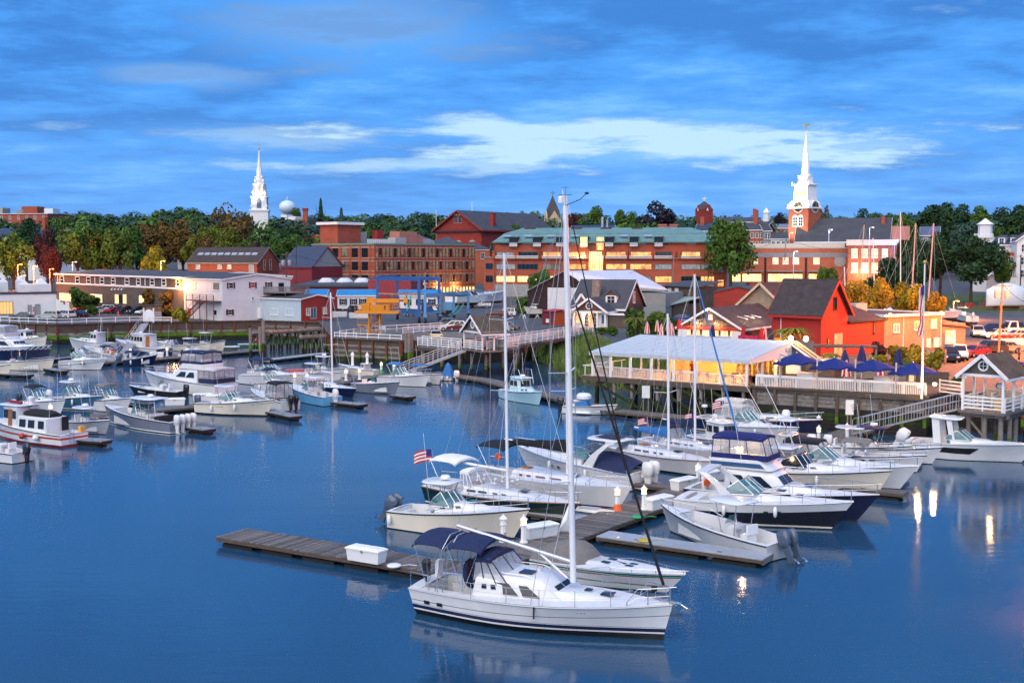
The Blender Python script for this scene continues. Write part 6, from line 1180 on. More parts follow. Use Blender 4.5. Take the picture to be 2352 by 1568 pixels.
# ---- low maroon hall with dome skylights
b=simple('low_hall','low maroon hall with dark flat roof and three faceted skylights',672,280,858,279,38,ZQ,656,maroon);b.walls(maroon)
MB().slab([(-.4,-.4,b.H),(b.W+.4,-.4,b.H),(b.W+.4,38,b.H+1.2),(-.4,38,b.H+1.2)],.3).o('roof',roofd,b.T)
for px in(1278,1434,1585):
 q=b.loc(D(*zv('T2',px,1240),292));z=b.H+.45;MB().lathe([(2.1,0),(2.1,.25),(1.1,1.1),(1.0,1.15)],8,(q.x,13,z)).o('faceted_skylight',mat('skylight_white',(.6,.62,.64),.3),b.T)
MB().bx(b.W-1,b.W+9,-2,20,0,b.H+1.3).o('side_block',mat('red_stucco',(.28,.04,.05),.8,.12),b.T)
# ---- trailers with blue roofs
for i,(va,vb,Y,l)in enumerate(((700,748,262,'left'),(774,862,260,'middle'),(917,1010,258,'right'))):
 b=Bld('office_trailer',['partly hidden white trailer with blue roof behind the red workshop','long white trailer with blue roof and three shuttered windows','white trailer with blue roof behind the blue travel lift'][i],XY(va,Y),XY(vb,Y),5,ZQ+.5,3.2,'trailer','blue roofed trailers');b.walls(whitew).gable(roofblue,1.1,whitew,'x',.25,fascia=whitep)
 for u in((.25,.55,.8),(.15,.42,.66),(.2,.5,.8))[i]:
  b.win(b.W*u,1.2,.8,1.2,nx=2,nz=2)
  for s_ in(-.62,.62):b.win(b.W*u+s_,1.2,.22,1.2,nx=1,nz=1,g=canv_navy,f=canv_navy,name='shutter',sill=False)
 for x in(.5,b.W-.5):MB().bx(x-.2,x+.2,.3,4.6,-.49,0).o('block_support',conc,b.T)
# ---- town hall with pediment
b=Bld('hall','large red brick hall with pedimented gable and arched windows',XY(1002,436),XY(1106,424),46,gz(430),zat(526,430)-gz(430));b.walls(brickd).gable(roofd,zat(484.5,430)-zat(526,430),brickd,'y',1.2,t=.3,fascia=brickd,fh=.5)
b.band(b.H-.9,.7,mat('dark_cornice',(.10,.03,.03),.8),.5,'cornice');b.band(b.H-.9,.7,MATS['dark_cornice'],.5,'cornice',face='R')
for i in range(26):MB().bx(b.W*(i+.3)/26,b.W*(i+.6)/26,-.45,-.02,b.H-1.5,b.H-.92).o('bracket',MATS['dark_cornice'],b.T)
for u in(.44,.54):b.win(b.W*u,b.H+2.2,1.3,2.6,nx=2,nz=2,f=stone);MB().yprism([(b.W*u+.85*math.cos(a),b.H+4.8+.85*math.sin(a))for a in[i*math.pi/8 for i in range(9)]],-.12,-.02).o('arch_head',stone,b.T)
for u in(.2,.5,.8):b.win(b.W*u,b.H-7.5,1.9,2.6,nx=2,nz=2,f=stone);MB().yprism([(b.W*u-1.6,b.H-4.6),(b.W*u+1.6,b.H-4.6),(b.W*u,b.H-3.9)],-.25,-.02).o('window_pediment',stone,b.T)
for y in(6,20,34):b.win(y,b.H-9,1.6,4,face='R',nx=2,nz=3,f=stone)
b.chimney(b.W*.92,9,b.H,5.5,1.5,1.5,brickd);MB().tube([(b.W*.5,8,b.H+6),(b.W*.5,8,b.H+10)],.12,5).o('roof_antenna',whitep,b.T)
MB().tube([(-4,5,0),(-4,5,zat(482,440)-gz(430))],.12,5).o('tall_antenna',whitep,b.T)
# ---- slate roofed houses between the office block and the hall
for l,va,vb,Y,vt,vr,wm,rm in(('hip roofed brick house with slate roof beside the brick office',1045,1125,392,572,556,brick2,roofd),('low house with slate roof behind the brick office tower',918,1000,410,556,538,brick2,roofd),('long slate roofed house right of the pink roof block',985,1062,405,560,543,greyclap,roofd)):
 b=simple('slate_roof_house',l,va,Y,vb,Y,14,gz(Y),vt,wm,'house');b.walls(wm).hip(rm,zat(vr,Y+7)-zat(vt,Y));b.band(b.H-.4,.35,whitep,.1,'cornice')
 for u in(.2,.5,.8):b.win(b.W*u,b.H-3.2,1.1,1.9)
# ---- long condominium block with copper roof
Yc=328;zc=lambda y:zat(404.3+.24615*y,Yc)-4.0
b=Bld('condominium_block','long red brick condominium block with green copper roof and lit windows',XY(1136,331),XY(1640,323),30,4.0,zc(603));b.walls(brick)
MB().bx(0,b.W,-.2,-.005,0,zc(1012)).o('concrete_base',conc,b.T);zb=lambda y:zc(y)
MB().slab([(-.5,-1.0,b.H-.3),(b.W+.5,-1.0,b.H-.3),(b.W-1,6.5,zb(548)+.3),(1.5,6.5,zb(548)+.3)],.35).o('lower_roof_slope',copper,b.T);MB().slab([(1.5,6.5,zb(548)+.45),(b.W-1,6.5,zb(548)+.45),(b.W-6,15,zb(505)+1.0),(6,15,zb(505)+1.0)],.3).o('upper_roof_slope',copper,b.T)
MB().slab([(b.W-1,28,b.H-.3),(1.5,28,b.H-.3),(6,15,zb(505)+1.0),(b.W-6,15,zb(505)+1.0)],.3).o('rear_roof_slope',copper,b.T)
MB().add([(b.W+.5,-1,b.H-.3),(b.W-1,6.5,zb(548)+.3),(b.W-6,15,zb(505)+1),(b.W-1,28,b.H-.3)],[(0,1,2,3)]).o('end_roof_slope',copper,b.T);MB().add([(-.5,-1,b.H-.3),(1.5,6.5,zb(548)+.3),(6,15,zb(505)+1),(1.5,28,b.H-.3)],[(0,1,2,3)]).o('end_roof_slope',copper,b.T)
gf=mat('green_frame',(.05,.12,.09),.6);bays=[]
def px4(x):return b.hit((1065.8+x*.24615,600)).x
def px5(x):return b.hit((1506.8+x*.28121,600)).x
spans=[(300,480,0),(495,692,0),(732,912,1),(945,1138,1),(1322,1518,1),(1548,1752,1),(1780,1940,2)]
bx=[(px4(a),px4(c),k)for a,c,k in spans]+[(px5(205),px5(365),1)]
for i,(x0,x1,k)in enumerate(bx):
 w=x1-x0;m=(x0+x1)/2;zt,z2=zb(705),zb(762)
 b.win(m,z2+.35,w*.92,zt-z2-.5,nx=4,nz=1,f=gf,g=[pale if i==0 else glass,lito,mat('sparkle_window',(.05,.05,.06),.1,.2,2)][k],fw=.12,sill=False,name='balcony_window')
 MB().bx(x0-.1,x1+.1,-1.0,-.15,z2-.25,z2-.05).o('balcony_slab',stone,b.T);MB().bx(x0-.1,x1+.1,-1.05,-.95,z2+.02,z2+.18).o('balcony_rail',whitep,b.T);MB().bx(x0-.1,x1+.1,-1.05,-.95,z2+.4,z2+.55).o('balcony_rail',whitep,b.T)
 b.win(m,zb(868),w*.95,zb(822)-zb(868),nx=5,nz=1,f=gf,g=(pale,glass,dimw,lito,lito,lito,pale,pale)[i],fw=.1,sill=False)
 b.win(m,zb(988),w*.95,zb(935)-zb(988),nx=5,nz=1,f=gf,g=(litw,litw,litw,dimw,lito,dimw,lito,glass)[i],fw=.1,sill=False)
 for e in(x0-.6,x1+.6):MB().bx(e-.35,e+.35,-.9,-.02,z2-.3,zt+.2).o('bay_pier',brick,b.T)
 b.win(m,zb(640),2.6,.9,nx=2,nz=1,f=gf,g=pale if i%2 else glass,sill=False,name='attic_window')
for x in(px5(380),px5(410),px5(440)):
 for y0,y1 in((870,825),(985,935)):b.win(x+.5,zb(y0),1.6,zb(y1)-zb(y0),nx=2,nz=1,f=gf,g=pale if y0<900 else lito,fw=.1,sill=False)
for i,x in enumerate((465,685,900,1120,1355,1585,1815)):
 X=px4(x);MB().bx(X-1.0,X+1.0,-.6,2.5,b.H-1.9,b.H-1.75).o('dormer_floor',stone,b.T);MB().bx(X-1.15,X-.95,-1.1,3.6,b.H-1.7,b.H+1.0).o('dormer_cheek',darkwood,b.T);MB().bx(X+.95,X+1.15,-1.1,3.6,b.H-1.7,b.H+1.0).o('dormer_cheek',darkwood,b.T);MB().bx(X-1.3,X+1.3,-1.2,4.0,b.H+1.0,b.H+1.2).o('dormer_roof',copper,b.T);MB().bx(X-.94,X+.94,-.98,-.9,b.H-1.7,b.H+.95).o('dormer_glass',glass if i!=3 else lit,b.T)
 for h in(.15,.5,.85):MB().bx(X-1.1,X+1.1,-1.3,-1.2,b.H-1.7+h,b.H-1.5+h).o('dormer_rail',whitep,b.T)
for x in(390,590,800,1025,1485,1715):X=px4(x);o=MB().bx(-1.1,1.1,-.8,.8,0,.2).o('skylight',mat('skylight_glass',(.3,.36,.42),.2),b.T,loc=(X,2.7,b.H+(zb(548)+.6-b.H)*.5+.2));o.rotation_euler.x=math.atan((zb(548)+.6-b.H)/7.5)
for x in(560,1010,1297,1598):X=px4(x);MB().bx(X-1.5,X+1.5,13,15.5,zb(520),zb(470)).o('chimney',mat('dark_brown_brick',(.09,.04,.045),.9),b.T)
x0,x1=px4(1170),px4(1300);MB().bx(x0,x1,-2.2,-.02,0,zb(830)).o('atrium_base',brick,b.T)
for i in range(6):
 X=x0+.3+(x1-x0-.6)*i/5;MB().bar((X,-2.25,zb(875)),(X,-2.25,zb(825)),.12).o('atrium_mullion',gf,b.T);MB().bar((X,-2.25,zb(825)),(X,-.4,zb(705)),.12).o('atrium_mullion',gf,b.T);MB().bar((X,-.3,zb(705)),(X,-.3,zb(570)),.12).o('atrium_mullion',gf,b.T)
MB().add([(x0,-2.22,zb(878)),(x1,-2.22,zb(878)),(x1,-2.22,zb(825)),(x0,-2.22,zb(825))],[(0,1,2,3)]).o('atrium_pane',litw,b.T);MB().add([(x0,-2.22,zb(825)),(x1,-2.22,zb(825)),(x1,-.35,zb(705)),(x0,-.35,zb(705))],[(0,1,2,3)]).o('atrium_pane',litw,b.T);MB().add([(x0+2,-.25,zb(690)),(x1,-.25,zb(690)),(x1,-.25,zb(570)),(x0+2,-.25,zb(570))],[(0,1,2,3)]).o('atrium_pane',lit,b.T)
lamp('atrium_lamp',(x0-1.5,-2.5,zb(740)),(1,.55,.2),70,.3,b.T)
# stepped lower wings
w1=Bld('condominium_wing','lower left wing of the brick condominium with sloping copper cap',XY(1112,331),XY(1135.5,330.6),24,4.0,zc(760));w1.walls(brick).flat(copper,.2,copper)
for y0,y1,g in((868,815,glass),(990,930,glass)):w1.win(w1.W*.5,zc(y0),1.9,zc(y1)-zc(y0),nx=2,nz=1,f=gf,g=g,sill=False)
w2=Bld('condominium_wing','right end wing of the brick condominium with glazed lean-to',XY(1641,322.8),XY(1670,324),22,4.0,zat(257.3+.28121*1215,Yc)-4);w2.walls(brick).flat(copper,.2,copper)
for y0,y1 in((1305,1255),(1420,1370)):w2.win(w2.W*.5,zat(257.3+.28121*y0,Yc)-4,1.8,1.7,nx=2,nz=1,f=gf,g=lito if y0>1400 else pale,sill=False)
MB().slab([(-.4,-.6,w2.H+.2),(w2.W+.3,-.6,w2.H+.2),(w2.W+.3,6,w2.H+3.2),(-.4,6,w2.H+3.2)],.2).o('glazed_lean_to',tglass,w2.T)
# ---- dark barn with white metal roof
b=Bld('barn','big dark timber barn with pale metal roof behind the cottage',XY(1211,237),XY(1337,232),20,ZQ,5.2);g_=lambda k,x,y:b.hit(zv(k,x,y))
p=[g_('T4',592,1390),g_('T4',592,1078),g_('T4',930,897),g_('T4',1100,1000),g_('T4',1100,1390)]
MB().yprism([(q.x,max(0,q.z))for q in p],0,.3).o('gable_wall',darkwood,b.T);q0,q1=g_('T4',782,1040),g_('T4',1062,1390);MB().bx(q0.x,q1.x,-.12,-.01,0,q0.z).o('corrugated_panel',wmetal,b.T)
rl=[b.loc(D(1295,622,236)),b.loc(D(1452,620,258)),b.loc(D(1533,664,226)),b.loc(D(1337,648,231))];MB().slab([tuple(v)for v in rl],.2).o('roof_slope',whiteroof,b.T)
MB().slab([tuple(rl[0]),tuple(rl[1]),(rl[1].x-8,rl[1].y+10,rl[1].z-3.5),(p[1].x-.4,.2,p[1].z+.1)],.2).o('roof_slope',whiteroof,b.T);MB().bar((p[1].x,-.1,p[1].z),(p[2].x,-.1,p[2].z),.15,.3).o('bargeboard',darkwood,b.T);MB().bar((p[2].x,-.1,p[2].z),(p[3].x,-.1,p[3].z),.15,.3).o('bargeboard',darkwood,b.T)
MB().prism([(p[3].x,.1),(rl[2].x-.5,rl[2].y+.5),(rl[2].x-.5,rl[2].y+12),(p[3].x,14)],0,5.2).o('side_wall',greyclap,b.T)
b=Bld('annex','low grey annex with pale green roof and white shutters right of the cottage',XY(1468,238),XY(1548,230),12,ZQ,3.0);b.walls(shing);MB().slab([(-.5,-1.2,2.9),(b.W+.5,-1.2,2.9),(b.W+.5,7,4.2),(-.5,7,4.2)],.15).o('porch_roof',mat('pale_green_roof',(.28,.36,.34),.7,.12),b.T);MB().bx(0,b.W,7,12,3,6.2).o('upper_wall',shing,b.T);MB().slab([(-.5,6.4,6.2),(b.W+.6,6.4,6.2),(b.W+.6,13,7.2),(-.5,13,7.2)],.15).o('roof',roofd,b.T)
for u,g in((.15,whitep),(.42,mat('blue_door',(.03,.12,.4),.5)),(.62,whitep),(.85,glass)):b.win(b.W*u,.3 if u==.42 else .9,.9,2.0 if u==.42 else 1.4,g=g,nx=1,nz=1)
for u in(.15,.35):b.win(b.W*u,4.2,.8,1.5,g=whitep,y=7.0,nx=1,nz=1,name='shutter')
for x in(0.1,b.W*.33,b.W*.66,b.W):MB().bx(x-.08,x+.08,-1.1,-.95,.012,2.8).o('porch_post',whitep,b.T)
# ---- shingled cottage
b=Bld('cottage','shingled cottage with steep dark roof, stone chimney and white trim',Vector((10.5,210.5)),Vector((19.3,207)),12.9,ZQ,3.2);b.walls(shing2).gable(roofd,4.6,shing2,'x',.5,t=.2,fascia=whitep,fh=.35)
b.win(6.4,4.0,1.0,1.7,face='R',nx=2,nz=2,fw=.18);b.win(3,.8,1.2,1.4,face='R',nx=2,nz=2);b.win(9,.8,1.2,1.4,face='R',nx=2,nz=2,g=dimw)
MB().loft([[(2.9,1.6,1.8),(4.6,1.6,1.8),(4.6,3.2,1.8),(2.9,3.2,1.8)],[(3.1,2.2,7.9),(4.4,2.2,7.9),(4.4,3.4,7.9),(3.1,3.4,7.9)]]).o('stone_chimney',mat('field_stone',(.22,.17,.14),.95,.4,3,bump=.6),b.T)
d_=MB().bx(5.9,7.9,1.0,5,3.8,5.3);d_.o('dormer',whitep,b.T);b.win(6.9,4.05,1.3,1.1,y=1.0,nx=2,nz=2,fw=.1)
for s_ in(-1,1):MB().slab([(6.9+s_*1.25,.8,5.2),(6.9,.8,6.25),(6.9,5,6.25),(6.9+s_*1.25,5,5.2)],.1).o('dormer_roof',roofd,b.T)
MB().yprism([(5.9,5.28),(7.9,5.28),(6.9,6.15)],1.0,1.1).o('dormer_gable',shing2,b.T)
MB().yprism([(.1,3.2),(2.9,3.2),(1.5,5.4)],.9,4).o('small_gable',shing2,b.T);MB().bar((-.1,.8,3.1),(1.5,.8,5.5),.1,.35).o('bargeboard',whitep,b.T);MB().bar((3.1,.8,3.1),(1.5,.8,5.5),.1,.35).o('bargeboard',whitep,b.T)
b=Bld('entrance_porch','white columned porch gable with round window in front of the cottage',XY(1316,203.5),XY(1392,201.5),5.5,ZQ,2.9,'porch');b.gable(roofd,2.1,shing2,'y',.45,fascia=whitep,fh=.35);MB().bx(0,b.W,1.2,5.4,.02,2.9).o('wall',whitep,b.T)
for u in(.02,.26,.74,.98):MB().bx(b.W*u-.14,b.W*u+.14,-.02,.26,.012,2.9).o('column',whitep,b.T)
MB().bx(-.2,b.W+.2,-.05,.3,2.6,2.9).o('entablature',whitep,b.T)
for u in(.38,.5,.62):b.win(b.W*u,.15,.75,2.2,y=1.2,nx=2,nz=4,name='glass_door',sill=False,g=lito if u==.5 else glass)
b.win(b.W*.13,.8,.8,1.3,y=1.2,nx=2,nz=3,g=lito);b.win(b.W*.88,.7,.7,1.5,y=1.2,nx=1,nz=1,g=canv_blue,name='blue_poster')
r=MB();n=18;c=(b.W/2,3.75)
r.loft([[(c[0]+k*math.cos(6.2832*i/n),y,c[1]+k*math.sin(6.2832*i/n))for i in range(n)]for k,y in((.62,-.02),(.62,-.1),(.45,-.1),(.45,-.02))],cap=False);w_=r.o('round_window',whitep,b.T,50);MB().poly([(c[0]+.45*math.cos(6.2832*i/n),-.03,c[1]+.45*math.sin(6.2832*i/n))for i in range(n)]).o('pane',glass,w_);MB().bar((c[0]-.45,-.06,c[1]),(c[0]+.45,-.06,c[1]),.04).bar((c[0],-.065,c[1]-.45),(c[0],-.065,c[1]+.45),.04).o('muntin',whitep,w_)
lamp('porch_lamp',(b.W*.3,.6,2.4),(1,.55,.2),40,.1,b.T)
MB().bx(b.W+.3,b.W+3.6,.8,3.5,.012,2.2).o('shingled_side',shing,b.T);MB().bx(b.W+.2,b.W+3.8,.5,3.7,2.2,2.4).o('side_roof',whitep,b.T)
b=Bld('kiosk','small maroon hut with orange side and a white notice',XY(1246,213),XY(1271,210.5),2.6,ZQ,2.5,'hut');b.walls(maroon);MB().bx(b.W+.005,b.W+.06,0,2.6,0,2.4).o('orange_side',mat('orange_paint',(.50,.09,.03),.7),b.T);MB().slab([(-.2,-.3,2.45),(b.W+.3,-.3,2.45),(b.W+.3,2.9,2.75),(-.2,2.9,2.75)],.08).o('roof',redp,b.T);b.win(b.W*.5,.5,.7,.5,g=whitep,nx=1,nz=1,name='notice',sill=False)
# ---- shingled restaurant with lit gable
b=Bld('restaurant','shingled restaurant with brightly lit white gable front and red umbrellas',Vector((24.2,170.4)),Vector((31.6,165.6)),20,ZQ,2.3);b.walls(shing).gable(roofb,2.5,shing,'y',.7,t=.15,fascia=whitep,fh=.28)
b.band(1.75,.5,mat('awning_red',(.5,.05,.03),.7),.5,'awning');b.band(.9,.12,whitep,.1,'counter')
for i in range(6):b.win(b.W*(.1+.16*i),1.0,1.0,.7,g=litw,nx=2,nz=1,f=whitep)
b.band(.02,.88,whitew,.04,'lower_panel');b.win(b.W*.5,3.3,.5,.6,g=whitep,nx=1,nz=3,name='louvre')
for u in(.3,.62):MB().tube([(b.W*u,-.05,3.0),(b.W*u,-.6,3.2),(b.W*u,-.8,2.9)],.03,5).lathe([(.04,.05),(.25,-.2)],8,(b.W*u,-.8,2.9)).o('gooseneck_lamp',whitep,b.T);lamp('gable_light',(b.W*u,-.85,2.6),(1,.58,.22),40,.12,b.T)
lamp('apex_light',(b.W*.5,-1.1,4.6),(1,.7,.4),15,.1,b.T)
for i in range(3):
 y=3.2+i*2.6;z=2.3+2.5*.5;o=MB().tube([(b.W*.80,y,3.6),(b.W*.97,y+.1,3.3)],.05,5);o.o('roof_spot',whitep,b.T);lamp('roof_spot_light',(b.W*.97,y,3.55),(1,.75,.35),12,.06,b.T)
# ---- red barn, extension, lit shingled building
b=Bld('red_barn','tall red board barn with steep dark shingled roof',XY(1778,147),XY(1889,142),5.8,ZQ,zat(716,142)-ZQ);b.walls(redbarn).gable(roofb,zat(652,145)-zat(716,142)+.4,redbarn,'x',.55,t=.2,fascia=redbarn,fh=.3)
b.win(2.9,b.H+.2,.5,1.4,face='R',nx=1,nz=2,f=black);b.win(1.6,1.3,.35,.9,face='R',nx=1,nz=2,f=black,g=lito);b.win(3.7,.1,1.6,2.6,face='R',nx=5,nz=4,f=stone,g=lito,name='barn_door',sill=False)
MB().tube([(1.2,-.08,2),(1.2,-.08,b.H-.3)],.06,5).o('drainpipe',whitep,b.T)
rx,ry=b.B,b.uy
E0=b.B+b.uy*5.85;E1=XY(2034,152);b2=Bld('red_annex','lower red wing attached to the tall red barn',E0,E1,11,ZQ,zat(737,147)-ZQ);b2.walls(redbarn);MB().slab([(-.1,-.45,b2.H),(b2.W+.3,-.45,b2.H),(b2.W+.3,7,b2.H+2.2),(-.1,7,b2.H+2.2)],.2).o('roof_slope',roofb,b2.T);b2.winpx('B5',1046,372,1062,456,nx=2,nz=4,f=black,g=lito)
b3=Bld('lit_building','two-storey weathered shingled building lit orange with flat roof',XY(2034.6,152.1),XY(2163,158),13,ZQ,zat(724,155)-ZQ);b3.walls(shingw).flat(roofd,.25,whitep,.25)
for x0,y0,x1,y1,g in((1224,382,1270,448,pale),(1406,360,1446,428,lito),(1548,345,1590,412,litw),(1510,512,1536,572,litw),(1572,505,1612,570,litw)):b3.winpx('B5',x0,y0,x1,y1,nx=2,nz=1,g=g,fw=.1)
for x in(1305,1630):p=b3.hit(zv('B5',x,400));MB().tube([(p.x,-.08,.3),(p.x,-.08,b3.H-.2)],.06,5).o('drainpipe',whitep,b3.T)
b3.unit(1.5,6,2.2,1.5,1.3).unit(-2.5,8,1.6,1.4,1.1);sod=(1.0,.27,.035)
for x,e in((.6,190),(b3.W-.3,230)):lamp('sodium_floodlight',(x,-3.0,b3.H+.5),sod,e,.15,b3.T);MB().bx(x-.15,x+.15,-.5,-.25,b3.H+.1,b3.H+.4).o('floodlight',glowm,b3.T)
b4=Bld('lean_to','small cream lean-to with orange lit roof beside the flat roofed building',XY(2163.6,158.3),XY(2222,160),8,ZQ,zat(742,159)-ZQ);b4.walls(shingw);MB().slab([(-.1,-.4,b4.H),(b4.W+.5,-.4,b4.H-.5),(b4.W+.5,8,b4.H+.7),(-.1,8,b4.H+1.3)],.15).o('roof',mat('tan_roof',(.25,.13,.07),.9,.2),b4.T);b4.win(b4.W*.4,.6,1.6,1.6,g=litw,nx=1,nz=1)
# ---- brick low block and tan shingled gable behind restaurant
b=Bld('brick_shed','low windowless red brick building behind the restaurant roof',XY(1641,216),XY(1752,214),14,ZQ,zat(671,215)-ZQ);b.walls(brickd).gable(roofd,1.0,brickd,'y',.2,fascia=roofd)
b=Bld('shingled_gable_house','tan shingled gable house with pale trim left of the red barn',XY(1702,186),XY(1800,180),14,ZQ,zat(690,183)-ZQ-.5);b.walls(shingw).gable(roofb,zat(651,183)-zat(690,183)+.5,shingw,'y',.5,fascia=mat('cream_trim',(.6,.48,.33),.6),fh=.35)
# ---- right brick commercial building
Yr=340;b=Bld('brick_store','long two-storey orange brick building with lit storefront windows',XY(1722,342),XY(1947,338),22,gz(340),zat(257.3+.28121*1112,Yr)-gz(340));b.walls(brick2).flat(roofd,.2,stone);b.band(b.H-2.6,1.3,mat('grey_fascia',(.20,.20,.22),.7),.15,'fascia_band')
MB().bx(0,b.W*.98,2.5,3,b.H,zat(257.3+.28121*1072,Yr)-gz(340)).o('roof_parapet',mat('cream_parapet',(.55,.50,.42),.7),b.T)
for x0,x1 in((955,997),(1037,1080),(1120,1165),(1288,1333),(800,830)):b.winpx('T5',x0,1168,x1,1240,nx=3,nz=2,g=litmat('lit_pale',(1,.72,.35),(.5,.4,.25),1.0,.8),fw=.12)
for x0,x1 in((600,690),(705,860),(915,1195),(1247,1350)):b.winpx('T5',x0,1322,x1,1384,nx=4 if x1-x0>100 else 2,nz=1,g=litw,f=gf,fw=.1)
for x0,x1 in((700,868),(905,1200),(1240,1360)):p,q=b.hit(zv('T5',x0,1300)),b.hit(zv('T5',x1,1300));MB().bx(p.x,q.x,-1.6,-.02,p.z-.15,p.z+.15).o('canopy',mat('grey_fascia',(.2,.2,.22),.7),b.T)
p=b.hit(zv('T5',1503,1217));MB().loft([[(p.x+1.6*math.cos(6.2832*i/16),y,p.z+1.6*math.sin(6.2832*i/16))for i in range(16)]for y in(-.1,-.02)]).o('round_vent',conc,b.T)
for x in(893,1225):p=b.hit(zv('T5',x,1250));MB().bx(p.x-.3,p.x+.3,-.12,-.01,0,b.H-2.7).o('control_joint',darkwood,b.T)
b=Bld('brick_corner_store','taller orange brick corner block lit cream at its cornice',XY(1947.4,331),XY(2060,327),22,gz(330),zat(422.6+.23443*602,329)-gz(330));b.walls(brick2).flat(roofd,0);MB().bx(-.5,b.W+.5,-.6,22,b.H,b.H+1.6).o('cornice',mat('cream_parapet',(.55,.50,.42),.7),b.T)
for x0,x1 in((350,403),(448,505),(548,603),(650,700)):
 b.winpx('T6',x0,638,x1,722,nx=3,nz=3,g=litmat('lit_pale',(1,.72,.35),(.5,.4,.25),1.0,.8),fw=.15);b.winpx('T6',x0,775,x1,865,nx=3,nz=3,g=litmat('lit_pale',(1,.72,.35),(.5,.4,.25),1.0,.8),fw=.15)
MB().bx(b.W*.88,b.W*1.25,8,14,b.H+1.6,b.H+5.4).o('roof_block',pinkb,b.T);lamp('facade_floodlight',(b.W*.3,-2.5,6.5),(1,.66,.28),260,.3,b.T)
# ---- church with clock tower and white spire (right)
def lathe_sq(mb,prof,c,rot):return mb.lathe(prof,4,c,rot+math.pi/4)
Yh=400;ch=Bld('church','red brick church with floodlit white clock belfry and tall spire',XY(1810,404),XY(1855,398),7.0,gz(400),zat(257.3+.28121*790,Yh)-gz(400),'church');T=ch.T;ch.walls(brick2);w=ch.W;cx,cy=w/2,3.5;z5=lambda y:zat(257.3+.28121*y,Yh)-gz(400)
for u in(.34,.62):ch.win(w*u,z5(928),w*.2,z5(860)-z5(928),nx=2,nz=3,fw=.22,g=glass);MB().yprism([(w*u+w*.13*math.cos(a),z5(860)+w*.11*math.sin(a))for a in[i*math.pi/8 for i in range(9)]],-.14,-.03).o('arch_head',whitep,T)
wsp=mat('white_steeple',(.76,.76,.74),.55,.05,1)
def ring(x,y,h,s_):return[(cx-w/2*s_,cy-3.5*s_,h),(cx+w/2*s_,cy-3.5*s_,h),(cx+w/2*s_,cy+3.5*s_,h),(cx-w/2*s_,cy+3.5*s_,h)]
def sq(name,prof,m=None):MB().loft([ring(0,0,z5(y),s_)for y,s_ in prof]).o(name,m or wsp,T)
sq('clock_cornice',((790,1.02),(788,1.14),(778,1.14),(776,1.04)));sq('clock_stage',((776,1.0),(735,.94),(722,.80),(720,.78)));sq('belfry',((720,.74),(640,.70),(600,.68),(598,.70)));sq('belfry_cornice',((598,.82),(588,.86),(584,.72)));sq('upper_stage',((584,.6),(572,.48),(520,.44),(517,.50),(512,.50),(510,.42)))
MB().loft([[(cx+r_*math.cos(a),cy+r_*math.sin(a),z5(y))for a in[6.2832*(i+.5)/8 for i in range(8)]]for y,r_ in((510,1.75),(500,1.5),(140,.08))]).o('spire',wsp,T)
sf=MB().tube([(cx,cy,z5(140)),(cx,cy,z5(88))],.08,5);sf.bar((cx-1.5,cy,z5(97)),(cx+1.5,cy,z5(97)),.12,.5);sf.bar((cx-.8,cy,z5(120)),(cx+.8,cy,z5(120)),.1);sf.o('weather_vane',mat('gilded',(.6,.42,.12),.4,metal=.6),T)
for X,Y_,rz in((cx,cy-3.5*.98-.1,0),(cx+w*.5+.0,cy,math.pi/2)):
 k=MB();n=24;rr=1.75
 o=MB().loft([[(rr*1.15*math.cos(6.2832*i/n),y,rr*1.15*math.sin(6.2832*i/n))for i in range(n)]for y in(-.25,.1)]).o('clock_surround',wsp,T,loc=(X,Y_,z5(778)+.2),rz=rz);o2=MB().loft([[(rr*math.cos(6.2832*i/n),y,rr*math.sin(6.2832*i/n))for i in range(n)]for y in(-.30,-.2)]).o('clock_face',black,o)
 hn=MB()
 for i in range(12):a=i*math.pi/6;hn.bar((rr*.7*math.cos(a),-.33,rr*.7*math.sin(a)),(rr*.9*math.cos(a),-.33,rr*.9*math.sin(a)),.16)
 hn.bar((0,-.34,0),(rr*.45,-.34,rr*.15),.14);hn.bar((0,-.34,0),(rr*.2,-.34,rr*.65),.12);hn.o('clock_numerals',MATS['gilded'],o,kind='stuff')
for u in(.3,.5,.7):MB().bx(w*u-.32,w*u+.32,cy-3.5*.74-.1,cy-3.5*.74+.35,z5(700),z5(645)).o('belfry_louvre',mat('louvre_warm',(.25,.16,.08),.7),T)
for sx in(-1,1):MB().lathe([(.25,0),(.4,.5),(.1,1.3)],8,(cx+sx*w*.55,cy-3.4,z5(776))).o('finial',wsp,T);MB().lathe([(.2,0),(.3,.4),(.08,1.0)],8,(cx+sx*w*.42,cy-2.7,z5(586))).o('finial',wsp,T)
for x,y,z,aim,e in((cx-3,cy-12,z5(990),(cx,cy,z5(850)),6000),(cx,cy-9,z5(800),(cx,cy,z5(560)),16000),(cx-9,cy-2,z5(800),(cx,cy,z5(560)),9000),(cx+4,cy-11,z5(790),(cx,cy,z5(330)),22000)):lamp('steeple_floodlight',(x,y,z),(1,.87,.66),e,.5,T,'SPOT',84 if e<20000 else 34,aim)
nv=Bld('church_nave','long grey slate roofed nave behind the brick church tower',XY(1828,396),XY(2040,386),18,gz(395),zat(257.3+.28121*1052,392)-gz(395),'church');nv.walls(brickd).gable(roofd,zat(502,402)-zat(553,392),brickd,'x',.6,fascia=whitep,fh=.4);nv.chimney(nv.W*.18,9,nv.H+5,4,1.4,1.4).chimney(nv.W*.93,7,nv.H+3,5,1.2,1.2)
